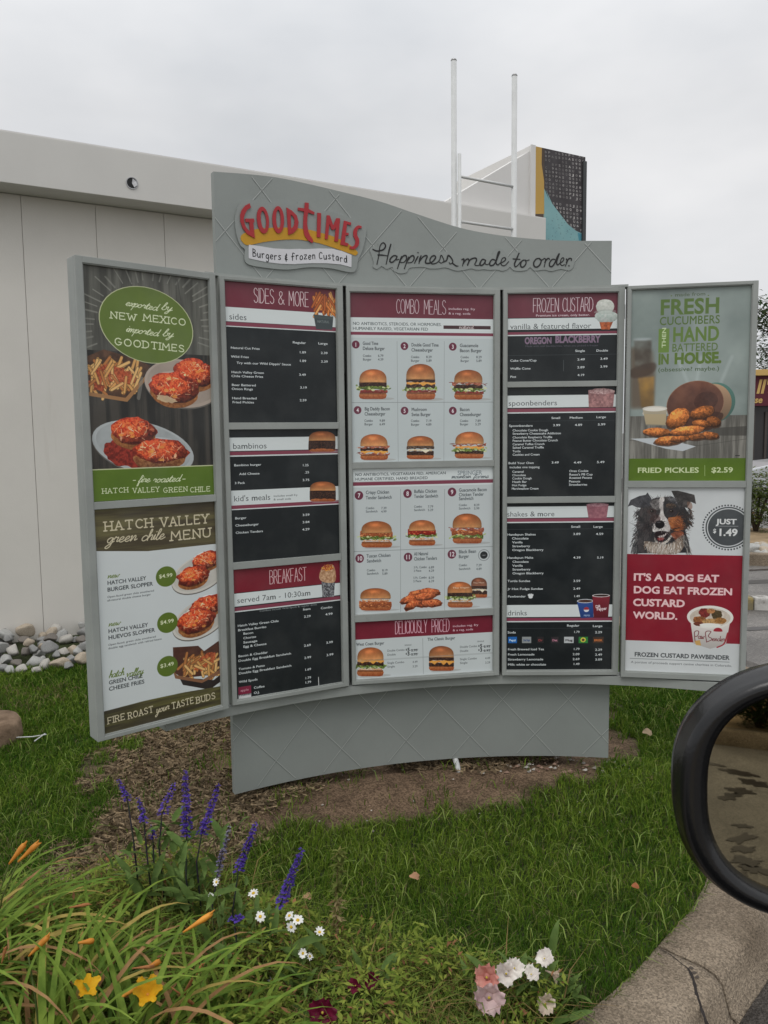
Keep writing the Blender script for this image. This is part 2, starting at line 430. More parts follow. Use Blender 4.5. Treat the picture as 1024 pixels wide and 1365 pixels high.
def _core(s, A, B):
    x0 = int(max(0, np.floor(A[:, 0].min()) - 1)); x1 = int(min(s.W, np.ceil(A[:, 0].max()) + 2))
    y0 = int(max(0, np.floor(A[:, 1].min()) - 1)); y1 = int(min(s.H, np.ceil(A[:, 1].max()) + 2))
    if x1 <= x0 or y1 <= y0: return None
    ss = 4; Wd = x1 - x0; Hh = (y1 - y0) * ss
    ax = A[:, 0] - x0; ay = (A[:, 1] - y0) * ss; bx = B[:, 0] - x0; by = (B[:, 1] - y0) * ss
    sg = np.where(by > ay, 1.0, -1.0); f = by < ay
    ax, bx = np.where(f, bx, ax), np.where(f, ax, bx); ay, by = np.where(f, by, ay), np.where(f, ay, by)
    r0 = np.clip(np.ceil(ay - .5), 0, Hh).astype(int); r1 = np.clip(np.ceil(by - .5), 0, Hh).astype(int)
    n = np.maximum(r1 - r0, 0); k = n > 0
    if not k.any(): return None
    ax, ay, bx, by, sg, r0, n = [q[k] for q in (ax, ay, bx, by, sg, r0, n)]
    idx = np.repeat(np.arange(len(n)), n); off = np.arange(len(idx)) - np.repeat(np.cumsum(n) - n, n)
    rr = r0[idx] + off; t = (rr + .5 - ay[idx]) / (by[idx] - ay[idx]); xx = np.clip(ax[idx] + (bx[idx] - ax[idx]) * t, 0, Wd - 1e-3)
    ix = xx.astype(int); fr = xx - ix; q = sg[idx]
    buf = np.bincount(rr * (Wd + 2) + ix, q * (1 - fr), Hh * (Wd + 2)) + np.bincount(rr * (Wd + 2) + ix + 1, q * fr, Hh * (Wd + 2))
    buf = np.clip(np.abs(np.cumsum(buf.reshape(Hh, Wd + 2), 1)[:, :Wd]), 0, 1)
    return buf.reshape(y1 - y0, ss, Wd).mean(1), x0, y0, x1, y1
Canvas.cover = lambda s, polys: _core(s, np.concatenate([np.asarray(p, float) for p in polys]), np.concatenate([np.roll(np.asarray(p, float), -1, 0) for p in polys]))
# hand-drawn capitals, cap height 1
def arc(cx, cy, rx, ry, a0, a1, n=9):
    return [(cx + rx * math.cos(math.radians(a0 + (a1 - a0) * i / (n - 1))), cy + ry * math.sin(math.radians(a0 + (a1 - a0) * i / (n - 1)))) for i in range(n)]
CAPS = {
 'A': [[(0, 0), (.3, 1), (.6, 0)], [(.12, .35), (.48, .35)]], 'B': [[(0, 0), (0, 1)], [(0, 1), (.3, 1), (.48, .88), (.48, .65), (.3, .53), (0, .53)], [(.3, .53), (.55, .42), (.55, .12), (.35, 0), (0, 0)]],
 'C': [arc(.33, .5, .33, .5, 45, 315)], 'D': [[(0, 0), (0, 1)], [(0, 1), (.25, 1), (.52, .8), (.58, .5), (.52, .2), (.25, 0), (0, 0)]],
 'E': [[(.5, 1), (0, 1), (0, 0), (.5, 0)], [(0, .52), (.42, .52)]], 'F': [[(.5, 1), (0, 1), (0, 0)], [(0, .5), (.4, .5)]],
 'G': [arc(.33, .5, .33, .5, 45, 350), [(.64, .42), (.36, .45)]], 'H': [[(0, 0), (0, 1)], [(.55, 0), (.55, 1)], [(0, .5), (.55, .5)]], 'I': [[(.02, 0), (.02, 1)]],
 'K': [[(0, 0), (0, 1)], [(.5, 1), (0, .42)], [(.15, .58), (.52, 0)]], 'L': [[(0, 1), (0, 0), (.48, 0)]], 'M': [[(0, 0), (.05, 1), (.36, .35), (.67, 1), (.72, 0)]],
 'N': [[(0, 0), (0, 1), (.55, 0), (.55, 1)]], 'O': [arc(.34, .5, .34, .5, 90, 450, 15)], 'P': [[(0, 0), (0, 1)], [(0, 1), (.35, 1), (.52, .85), (.52, .6), (.35, .45), (0, .45)]],
 'R': [[(0, 0), (0, 1)], [(0, 1), (.35, 1), (.5, .86), (.5, .64), (.35, .5), (0, .5)], [(.28, .5), (.55, 0)]],
 'S': [[(.5, .84), (.38, .97), (.2, 1), (.04, .88), (.03, .7), (.14, .57), (.38, .46), (.52, .32), (.5, .12), (.33, .01), (.14, .02), (0, .15)]],
 'T': [[(0, 1), (.6, 1)], [(.3, 1), (.3, 0)]], 'U': [[(0, 1), (0, .25), (.1, .06), (.28, 0), (.46, .06), (.56, .25), (.56, 1)]],
 'V': [[(0, 1), (.3, 0), (.6, 1)]], 'W': [[(0, 1), (.2, 0), (.4, .8), (.6, 0), (.8, 1)]], 'X': [[(0, 0), (.55, 1)], [(0, 1), (.55, 0)]],
 'Y': [[(0, 1), (.3, .5), (.6, 1)], [(.3, .5), (.3, 0)]], 'Z': [[(0, 1), (.52, 1), (0, 0), (.55, 0)]],
 '&': [[(.62, 0), (.12, .72), (.14, .92), (.28, 1), (.42, .9), (.4, .72), (.05, .35), (.03, .15), (.15, 0), (.35, .02), (.58, .35)]],
 '-': [[(0, .45), (.3, .45)]], '.': [[(0, 0), (.03, .03)]], "'": [[(0, 1), (0, .8)]]}
SCRIPT = {
 'a': [[(.75, .85), (.45, 1), (.1, .7), (.1, .2), (.4, 0), (.7, .3), (.85, .95), (.75, .2), (.95, 0), (1.15, .3)]],
 'b': [[(0, .3), (.35, 1.3), (.45, 2), (.25, 2), (.15, 1), (.15, .1), (.5, 0), (.8, .5), (.6, .95), (1, .8)]],
 'c': [[(.75, .8), (.5, 1), (.12, .7), (.1, .2), (.4, 0), (.9, .3)]], 'd': [[(.75, .85), (.45, 1), (.1, .6), (.15, .1), (.5, .05), (.8, .6), (1.0, 2), (.85, .4), (.95, 0), (1.15, .3)]],
 'e': [[(0, .3), (.5, .55), (.6, .85), (.4, 1), (.12, .65), (.15, .15), (.45, 0), (.9, .35)]], 'f': [[(0, .3), (.5, 1.4), (.5, 2), (.3, 1.9), (.2, .6), (.1, -.9), (.3, -.8), (.3, 0), (.7, .4)]],
 'g': [[(.75, .85), (.45, 1), (.1, .65), (.2, .15), (.5, .1), (.8, .9), (.7, -.5), (.35, -1), (.1, -.7), (1.05, .3)]],
 'h': [[(0, .3), (.35, 1.4), (.4, 2), (.22, 1.9), (.12, 0)], [(.15, .5), (.5, 1), (.7, .85), (.65, .1), (1, .25)]],
 'i': [[(0, .4), (.2, 1), (.15, .1), (.5, .3)], [(.24, 1.5), (.26, 1.56)]], 'l': [[(0, .3), (.4, 1.4), (.42, 2), (.2, 1.8), (.12, .2), (.35, 0), (.6, .3)]],
 'm': [[(0, .8), (.15, 1), (.12, 0), (.4, .95), (.55, .8), (.5, 0), (.8, .95), (1, .8), (.95, .1), (1.3, .3)]], 'n': [[(0, .8), (.15, 1), (.12, 0), (.5, .98), (.7, .8), (.65, .1), (1, .3)]],
 'o': [[(.5, 1), (.15, .75), (.1, .25), (.4, 0), (.72, .4), (.5, 1), (.65, .75), (1, .85)]],
 'p': [[(0, .7), (.2, 1), (.12, 0), (0, -1)], [(.15, .3), (.5, 1), (.8, .7), (.55, .05), (.15, .1)], [(.5, .05), (.95, .3)]],
 'r': [[(0, .6), (.15, 1.1), (.3, .9), (.55, .95), (.45, .2), (.8, .25)]], 's': [[(0, .3), (.35, 1.1), (.55, .5), (.4, 0), (.1, .1), (.8, .3)]],
 't': [[(0, .4), (.35, 1.7), (.2, .2), (.4, 0), (.7, .3)], [(.05, 1.15), (.65, 1.2)]], 'u': [[(0, .8), (.12, 1), (.1, .2), (.35, 0), (.7, .95), (.65, .1), (1, .3)]],
 'v': [[(0, .8), (.15, 1), (.3, .05), (.7, .9), (1, .85)]], 'w': [[(0, .8), (.12, 1), (.15, .1), (.35, .1), (.5, .8), (.6, .1), (.85, .1), (1, .95), (1.2, .8)]],
 'x': [[(0, .8), (.25, .9), (.45, .1), (.8, .2)], [(.7, 1), (.05, 0)]], 'y': [[(0, .8), (.12, 1), (.15, .2), (.45, .1), (.72, 1), (.5, -.7), (.15, -1), (.1, -.6), (1, .3)]],
 '-': [[(0, .5), (.4, .5)]]}

# --- food painter (all flat print)
BUN = (208, 146, 88); BUN2 = (150, 80, 42)
def ball(c, x, y, rx, ry, amt=.35, rot=0, half=False):
    """rounded photographic shading inside an ellipse (part of the printed picture)"""
    p = c.P((x, y)); k = c.sc((x, y)); kx = np.hypot(*(c.P((x + 10, y)) - p)) / 10; cv = c.ell(x, y, rx, ry, (0, 0, 0), 0.0, rot=rot)
    if cv is None: return
    m, x0, y0, x1, y1 = cv; X = (np.arange(x0, x1) - p[0])[None, :] / (rx * kx); Y = (np.arange(y0, y1) - p[1])[:, None] / (ry * k)
    f = 1 + amt * (.55 - .9 * np.clip((X + .25) ** 2 + (Y + .35) ** 2, 0, 2.2) * .75) ; m = m[..., None]
    s = c.img[y0:y1, x0:x1]; c.img[y0:y1, x0:x1] = s * (1 - m) + s * f[..., None] * m
def stipple(c, x, y, rx, ry, n, size, jit=.22, origin=None, ln=1.0, spread=.5):
    """small dabs in colours picked up from what lies below: turns flat areas into fur or crumb"""
    R = c.R
    for _ in range(n):
        a = R.uniform(0, 6.2832); q = R.random() ** .5; X = x + math.cos(a) * rx * q; Y = y + math.sin(a) * ry * q; p = c.P((X, Y)); ix, iy = int(p[0]), int(p[1])
        if not (0 <= ix < c.W and 0 <= iy < c.H): continue
        col = c.img[iy, ix] * R.uniform(1 - jit, 1 + jit)
        if col.min() > 165: continue
        if origin: th = math.atan2(Y - origin[1], X - origin[0]) + R.uniform(-spread, spread); l = size * ln * R.uniform(.5, 1.2); c.line([(X, Y), (X + math.cos(th) * l, Y + math.sin(th) * l)], size * .16, col, .8)
        else: c.ell(X, Y, size * R.uniform(.4, 1.2), size * R.uniform(.3, .8), col, .7, rot=R.uniform(0, 180), n=8)
def burger(c, x, y, wd, h, layers, bun=BUN, bun2=BUN2):
    """x = centre, y = bottom, size in zoom pixels; layers are listed from the top"""
    R = c.R; u = R.uniform(.9, 1.08); bun = tuple(np.array(bun) * u); bun2 = tuple(np.array(bun2) * u * R.uniform(.92, 1.05))
    c.ell(x + wd * .16, y - h * .01, wd * .50, h * .05, (146, 146, 142), .6)
    dome = h * R.uniform(.40, .46); base = h * .20; n = len(layers); lh = (h - dome - base) / max(n, 1) ; sk = R.uniform(-.02, .02)
    P = lambda pts: [(x + (a + sk * b / h) * wd, y - b) for a, b in pts]
    c.poly(P([(-.40, base + 3), (.40, base + 3), (.425, base * .6), (.39, base * .12), (.30, 0), (-.28, 0), (-.38, base * .12), (-.42, base * .5)]), (198, 128, 76), tex=(6, (164, 88, 44), 1.4), shade=((212, 150, 96), (150, 78, 42)))
    c.poly(P([(-.40, base + 2), (.40, base + 2), (.40, base * .78), (-.40, base * .78)]), (60, 34, 22), .45)
    for i in range(n - 1, -1, -1):
        L = layers[i]; yy = base + (n - 1 - i) * lh + lh / 2
        def strip(a0, a1, th, col, col2, jag, cell=3, sh=(1.1, .8)):
            k = 14; xs = np.linspace(a0, a1, k); bow = lambda q: -.10 * lh * (q / .4) ** 2
            top = [(q, yy + bow(q) + th / 2 + R.uniform(-1, 1) * jag * h) for q in xs]; bot = [(q, yy + bow(q) - th / 2 + R.uniform(-1, 1) * jag * h) for q in xs[::-1]]
            c.poly(P(top + bot), col, tex=(cell, col2, 3.0), smooth=True, shade=sh)
        def dabs(n_, a0, a1, th, sx, sy, cols, al=.9):
            for _ in range(n_):
                q = R.uniform(a0, a1); p = P([(q, yy + R.uniform(-.5, .5) * th)])[0]; c.ell(p[0], p[1], wd * sx * R.uniform(.5, 1.3), h * sy * R.uniform(.5, 1.3), R.choice(cols), al, rot=R.uniform(-35, 35), n=9, wob=.2)
        if L == 'patty': strip(-.41, .41, lh * 1.3, (76, 48, 36), (38, 24, 20), .016); dabs(12, -.38, .38, lh, .035, .018, [(104, 68, 50), (52, 32, 26), (28, 20, 18)], .7)
        elif L == 'lettuce':
            strip(-.44, .45, lh * 1.0, (118, 136, 58), (60, 78, 30), .04, 3)
            dabs(34, -.50, .51, lh * 1.5, .045, .028, [(150, 168, 84), (178, 188, 118), (98, 122, 48), (70, 92, 36), (196, 200, 146)], .85)
        elif L == 'tomato': strip(-.38, .44, lh * .8, (150, 52, 40), (98, 34, 34), .012); dabs(6, -.3, .42, lh * .5, .05, .012, [(184, 84, 64), (110, 34, 34), (190, 170, 150)], .6)
        elif L == 'cheese':
            strip(-.40, .42, lh * .7, (226, 150, 60), (206, 122, 44), .01)
            for q in (-.25, .08, .3): c.poly(P([(q - .13, yy), (q + .13, yy), (q + R.uniform(-.05, .05), yy - lh * R.uniform(.8, 1.3))]), (228, 152, 62), shade=(1.08, .82))
        elif L == 'swiss':
            strip(-.36, .36, lh * .5, (216, 200, 166), (180, 150, 116), .012); c.poly(P([(.02, yy), (.3, yy), (.17, yy - lh * 1.1)]), (220, 206, 178), shade=(1.05, .85))
        elif L == 'bacon': strip(-.47, .47, lh * .7, (134, 62, 46), (186, 112, 84), .05, 3); dabs(16, -.52, .52, lh * 1.2, .06, .013, [(170, 84, 60), (112, 44, 36), (206, 140, 106), (90, 40, 32)], .85)
        elif L in ('chicken', 'hot'):
            ck = [(206, 128, 74), (164, 86, 44), (132, 64, 36), (222, 152, 96)] if L == 'chicken' else [(204, 76, 44), (160, 40, 26), (118, 28, 20), (220, 110, 66)]
            strip(-.44, .43, lh * 1.5, ck[1], ck[2], .035, 4, (1.2, .75)); dabs(30, -.44, .43, lh * 1.3, .035, .022, ck, .8)
        elif L == 'guac': strip(-.42, .44, lh * .8, (158, 158, 84), (110, 116, 50), .035)
        elif L == 'mush': strip(-.42, .42, lh * 1.0, (104, 88, 74), (56, 42, 36), .03); dabs(16, -.4, .4, lh, .045, .02, [(140, 122, 104), (70, 54, 46), (96, 80, 68)], .8)
        elif L == 'sauce': strip(-.36, .36, lh * .4, (220, 190, 154), (184, 116, 80), .02)
    yb = h - dome
    c.poly(P([(-.40, yb + 2), (.40, yb + 2), (.40, yb - lh * .25), (-.40, yb - lh * .25)]), (44, 26, 20), .5)
    a = np.linspace(0, PI, 19); cv = c.cover([c.Ps(P([(.415 * math.cos(q) * (1 + .03 * math.sin(q)), yb + dome * (max(math.sin(q), 0) ** .70)) for q in a] + [(-.40, yb - h * .025), (-.2, yb - h * .012), (.2, yb - h * .012), (.40, yb - h * .025)]))])
    if cv is not None:
        m, x0, y0, x1, y1 = cv; NX = np.linspace(-1, 1, x1 - x0)[None, :]; NY = np.linspace(0, 1, y1 - y0)[:, None]; g = np.clip((NY * (1.0 + .25 * NX ** 2)) ** 1.7, 0, 1)[..., None]
        col = np.array(bun2) * (1 - g) + np.array(bun) * g; f = (1 - .34 * np.abs(NX) ** 3.5) * (1 + .42 * np.exp(-((NX + .12) ** 2 / .10 + (NY - .30) ** 2 / .022))) * (1 - .22 * np.clip((NY - .86) / .14, 0, 1)) * (1 - .25 * np.clip(.12 - NY, 0, 1) / .12)
        n_ = fbm(y1 - y0, x1 - x0, 12, R.randrange(900), 4); c.put(cv, np.clip(col * f[..., None] * (.90 + .2 * n_[..., None]), 0, 240))
def fries(c, x0, y0, x1, y1, n=40, ang=(-75, 75), L=.5, col=((200, 146, 78), (168, 104, 50), (212, 166, 98)), up=True, wd=None):
    W = abs(x1 - x0); H = abs(y1 - y0); wd = wd or W * .07
    for i in range(n):
        q = math.radians(c.R.uniform(*ang)); ln = c.R.uniform(.6, 1.1) * L * max(W, H)
        x = c.R.uniform(x0, x1); y = c.R.uniform(y0, y1)
        dx, dy = math.sin(q) * ln / 2, math.cos(q) * ln / 2
        k = c.R.choice(col); c.line([(x - dx, y + dy), (x + dx, y - dy)], wd * 1.15, tuple(np.array(k) * .55)); c.line([(x - dx, y + dy), (x + dx, y - dy)], wd * .8, k)
def slopper(c, x, y, rx, ry, rot=0, seed=0, bunc=True, cheese=.8):
    """a bun smothered in red chile with grated cheese"""
    if bunc: c.ell(x, y + ry * .38, rx * .93, ry * .85, (206, 130, 66), wob=.03, rot=rot, tex=(8, (150, 84, 40), 1.6), shade=(1, .7))
    c.ell(x, y, rx, ry * .9, (172, 62, 34), wob=.13, rot=rot, tex=(9, (112, 30, 18), 3.0), shade=(1.15, .72))
    c.ell(x - rx * .15, y - ry * .15, rx * .75, ry * .6, (222, 96, 44), .75, wob=.14, rot=rot, tex=(5, (150, 40, 18), 3.6))
    for i in range(int(46 * cheese)):
        a = c.R.uniform(0, 6.28); q = c.R.random() ** .5 * .85; px = x + math.cos(a) * rx * q; py = y + math.sin(a) * ry * q * .85; d = c.R.uniform(0, 3.14); l = rx * .10
        c.line([(px - math.cos(d) * l, py - math.sin(d) * l), (px + math.cos(d) * l, py + math.sin(d) * l)], rx * .022, c.R.choice([(240, 170, 130), (236, 196, 150), (224, 120, 70)]), .8)
    ball(c, x, y, rx * .98, ry * .95, .55, rot); stipple(c, x, y, rx * .9, ry * .8, 60, rx * .09, .35)
    for i in range(3): c.ell(x + c.R.uniform(-.6, .4) * rx, y + c.R.uniform(-.3, .6) * ry, rx * .11, ry * .09, (222, 148, 60), .7, wob=.3)
def plate(c, x, y, rx, ry, rot, col=(196, 192, 182)):
    c.ell(x, y + ry * .06, rx, ry, (90, 86, 80), rot=rot)
    c.ell(x, y, rx, ry, col, rot=rot, tex=(60, tuple(np.array(col) * .9), 1)); c.ell(x, y - ry * .03, rx * .93, ry * .90, tuple(np.array(col) * .82), rot=rot, tex=(50, tuple(np.array(col) * .95), 1))
def wood(c, cv_img, cell=24, seed=1, dark=.75):
    pass
def plankfill(c, pts, col, col2, vert=True, cell=30, raw=False, al=1.0):
    P = np.array(pts, float) if raw else c.Ps(pts); cv = c.cover([P])
    if cv is None: return
    m, x0, y0, x1, y1 = cv; h, w_ = y1 - y0, x1 - x0
    n = fbm(h if not vert else w_, 8 + (w_ if not vert else h) // 14, cell / 3, c.R.randrange(900), 4)
    L = (w_ if not vert else h); xi = np.clip((np.arange(L) / 14).astype(int), 0, n.shape[1] - 2); fx = (np.arange(L) / 14) % 1
    n = n[:, xi] * (1 - fx) + n[:, xi + 1] * fx
    if vert: n = n.T
    n = np.clip((n[:h, :w_] - .5) * 2.6 + .5, 0, 1)[..., None]
    c.put(cv, np.asarray(col, float) * (1 - n) + np.asarray(col2, float) * n, al)

# ------------------------------------------------------------------ the prints themselves
ZA1 = (90, 330, 4.136); ZA2 = (90, 650, 3.9); ZB1 = (290, 360, 4.55); ZB2 = (290, 650, 4.55)
ZC1 = (460, 380, 4.876); ZC2 = (460, 610, 4.405); ZD1 = (660, 380, 5.056); ZD2 = (660, 640, 5.056)
ZE1 = (820, 360, 4.873); ZE2 = (820, 600, 4.265); ZF = (700, 180, 9.1); ZDOG = (835, 645, 10.24)
INK = (23, 28, 30); PALE = (176, 184, 184); PAPER = (190, 197, 196); MAROON = (110, 40, 54); CRIM = (120, 22, 38); OLIVE = (92, 112, 42); CREAM = (196, 204, 168)

def p_chile_top(c):
    c.zoom = ZA1
    plankfill(c, [(0, 0), (c.W, 0), (c.W, c.H), (0, c.H)], (96, 96, 88), (62, 62, 56), True, 70, raw=True)
    plankfill(c, [(60, 560), (900, 600), (900, 1300), (60, 1300)], (34, 34, 32), (62, 58, 52), True, 60)
    for i in range(46):                                            # chalk rays round the oval
        a = 2 * PI * i / 46 + c.R.uniform(-.03, .03); r0 = c.R.uniform(1.10, 1.2); r1 = c.R.uniform(1.35, 1.75)
        if math.sin(a) > .45: continue
        for j in range(3):
            b = a + c.R.uniform(-.012, .012)
            c.line([(445 + math.cos(b) * 265 * r0, 425 + math.sin(b) * 215 * r0), (445 + math.cos(b) * 265 * r1, 425 + math.sin(b) * 215 * r1)], c.R.uniform(3, 8), (142, 142, 132), .28)
    c.line([(350, 140), (350, 215)], 4, (50, 50, 46), .6); c.line([(605, 175), (625, 290)], 4, (50, 50, 46), .6)
    c.poly([(105, 600), (200, 560), (330, 600), (460, 650), (330, 830), (120, 800)], (92, 62, 42), tex=(20, (60, 40, 28), 2))
    fries(c, 120, 640, 400, 780, 46, (-70, 70), .42, wd=17)
    for q in ((200, 700, 60, 40), (260, 690, 70, 45), (320, 715, 50, 40), (160, 760, 45, 30)): c.ell(*q, (176, 74, 38), .9, wob=.3, tex=(7, (120, 44, 22), 3), rot=10)
    fries(c, 130, 660, 380, 790, 20, (-60, 60), .36, wd=15)
    for i in range(40): c.line([(170 + c.R.random() * 200, 660 + c.R.random() * 110)] * 1 + [(190 + c.R.random() * 180, 680 + c.R.random() * 90)], 3, (206, 120, 80), .25)
    c.poly([(115, 795), (320, 828), (470, 660), (485, 668), (330, 850), (110, 815)], (148, 104, 62))
    plate(c, 640, 750, 208, 132, 4, (168, 152, 138)); slopper(c, 705, 690, 112, 84, 5); slopper(c, 590, 770, 140, 92, 4)
    c.ell(545, 835, 55, 18, (196, 178, 140), .8, wob=.2, rot=10); c.line([(410, 720), (392, 830)], 20, (120, 118, 110), .6)
    plate(c, 428, 1105, 284, 140, 14, (166, 172, 172)); c.ell(330, 1130, 130, 80, (150, 40, 26), .95, wob=.15, tex=(9, (96, 20, 12), 2.6), rot=15)
    slopper(c, 365, 1010, 130, 84, 4, cheese=.6); slopper(c, 515, 1125, 150, 84, 3)
    c.poly([(366, 1150), (500, 1190), (640, 1160), (610, 1205), (510, 1222), (400, 1210)], (170, 112, 66), smooth=True, tex=(8, (120, 66, 34), 2), shade=(1, .7))
    c.ell(443, 428, 258, 207, OLIVE, rot=9, tex=(60, (82, 102, 38), 1)); c.ell(443, 428, 259, 208, (176, 180, 140), rot=9, ring=.018)
    c.strokes('exported', 318, 318, 495, 20, CREAM, .20, SCRIPT, track=-.1, shear=.35, rot=.07); c.strokes('by', 515, 340, 575, 20, CREAM, .20, SCRIPT, track=-.1, shear=.35, rot=.06)
    c.strokes('NEW', 240, 388, 376, 36, CREAM, .15, slab=True, rot=0.03); c.strokes('MEXICO', 420, 402, 648, 36, CREAM, .15, slab=True, rot=.03)
    c.strokes('imported', 320, 462, 500, 20, CREAM, .20, SCRIPT, track=-.1, shear=.35, rot=.07); c.strokes('by', 522, 485, 582, 20, CREAM, .20, SCRIPT, track=-.1, shear=.35, rot=.06)
    c.strokes('GOODTIMES', 262, 535, 640, 38, CREAM, .15, slab=True, rot=.04)
    c.band(150, 1225, 1400, (86, 112, 30), tex=(80, (74, 100, 26), 1)); c.band(150, 1221, 1227, (176, 180, 140))
    c.strokes('-', 362, 1292, 376, 20, CREAM, .2); c.strokes('-', 635, 1285, 650, 20, CREAM, .2)
    c.strokes('fire', 388, 1295, 455, 19, CREAM, .2, SCRIPT, track=-.12, shear=.35); c.strokes('roasted', 470, 1295, 622, 19, CREAM, .2, SCRIPT, track=-.1, shear=.35)
    c.strokes('HATCH', 194, 1355, 333, 26, CREAM, .14, slab=True); c.strokes('VALLEY', 362, 1352, 506, 26, CREAM, .14, slab=True)
    c.strokes('GREEN', 530, 1350, 660, 26, CREAM, .14, slab=True); c.strokes('CHILE', 678, 1348, 785, 26, CREAM, .14, slab=True)
def p_chile_menu(c):
    c.zoom = ZA2
    c.img[:] = (184, 190, 190)
    plankfill(c, [(100, 80), (900, 60), (900, 330), (100, 330)], (66, 58, 42), (98, 92, 58), False, 60)
    a = c.P((160, 358))[1]; c.poly([(0, a), (c.W, a), (c.W, a + 900), (0, a + 900)], (184, 190, 190), raw=True)
    K = (188, 178, 148)
    c.strokes('HATCH', 197, 225, 440, 46, K, .15, slab=True); c.strokes('VALLEY', 486, 204, 732, 46, K, .15, slab=True)
    c.strokes('green', 200, 290, 360, 27, K, .19, SCRIPT, track=-.1, shear=.3); c.strokes('chile', 382, 278, 505, 27, K, .19, SCRIPT, track=-.1, shear=.3)
    c.strokes('MENU', 540, 275, 742, 46, K, .15, slab=True)
    G = (86, 108, 30); T = (52, 58, 60)
    plate(c, 690, 445, 150, 92, -16); slopper(c, 725, 375, 80, 50, -8); slopper(c, 655, 460, 85, 56, -6)
    plate(c, 695, 680, 150, 96, -16); slopper(c, 730, 610, 90, 56, -8); slopper(c, 670, 690, 100, 70, -6)
    c.poly([(548, 830), (680, 822), (710, 850), (780, 800), (860, 780), (860, 960), (600, 990), (552, 960)], (84, 48, 34), tex=(20, (64, 34, 26), 1.5))
    fries(c, 600, 880, 790, 970, 34, (-75, 75), .45, wd=15)
    c.ell(715, 905, 62, 34, (196, 90, 44), .85, wob=.25, rot=-20, tex=(6, (140, 50, 24), 3)); fries(c, 620, 890, 780, 960, 12, (-70, 70), .4, wd=13)
    c.poly([(552, 960), (570, 985), (760, 1000), (860, 920), (860, 960), (740, 1050), (600, 1025), (585, 995)], (40, 32, 30))
    c.poly([(548, 950), (570, 975), (700, 1000), (860, 905), (860, 930), (700, 1015), (560, 992)], (126, 84, 56))
    for y, t in ((462, '$4.99'), (702, '$4.99'), (928, '$3.49')):
        x = 513 if y < 600 else 520; c.ell(x, y, 53, 53, G, tex=(40, (76, 98, 26), 1)); c.text(t, x - 38, y + 10, x + 34, 19, (206, 210, 176), .012)
    c.strokes('new', 207, 472, 268, 14, G, .2, SCRIPT, track=-.1, shear=.3); c.text('HATCH VALLEY', 207, 506, 410, 20, T, .018); c.text('BURGER SLOPPER', 207, 541, 445, 20, T, .018)
    c.text('Open-faced green chile smothered', 207, 574, 452, 10, T); c.text('all-natural double cheese burger', 207, 592, 435, 10, T)
    c.strokes('new', 212, 722, 274, 14, G, .2, SCRIPT, track=-.1, shear=.3); c.text('HATCH VALLEY', 212, 757, 420, 20, T, .018); c.text('HUEVOS SLOPPER', 212, 791, 456, 20, T, .018)
    c.text('Open-faced, green chile smothered', 212, 823, 462, 10, T); c.text('double egg sandwich with refried beans', 212, 841, 492, 10, T)
    c.strokes('hatch', 215, 990, 295, 18, G, .19, SCRIPT, track=-.1, shear=.3); c.strokes('valley', 305, 985, 395, 18, G, .19, SCRIPT, track=-.1, shear=.3)
    c.text('GREEN CHILE', 215, 1024, 392, 20, T, .018); c.text('CHEESE FRIES', 215, 1057, 402, 20, T, .018)
    p = [c.P((185, 1165)), c.P((400, 1108)), c.P((600, 1065)), c.P((805, 1030))]
    plankfill(c, np.array([(-5, p[0][1]), tuple(p[1]), tuple(p[2]), (c.W + 5, p[3][1]), (c.W + 5, c.H + 5), (-5, c.H + 5)]), (56, 50, 34), (92, 88, 46), False, 50, raw=True)
    c.strokes('FIRE', 212, 1228, 298, 32, K, .14, slab=True, rot=-.04); c.strokes('ROAST', 318, 1202, 446, 32, K, .14, slab=True, rot=-.04)
    c.strokes('your', 460, 1172, 530, 19, K, .2, SCRIPT, track=-.1, shear=.3, rot=-.05); c.strokes('TASTE', 545, 1150, 655, 32, K, .14, slab=True, rot=-.03); c.strokes('BUDS', 672, 1122, 768, 32, K, .14, slab=True, rot=-.03)

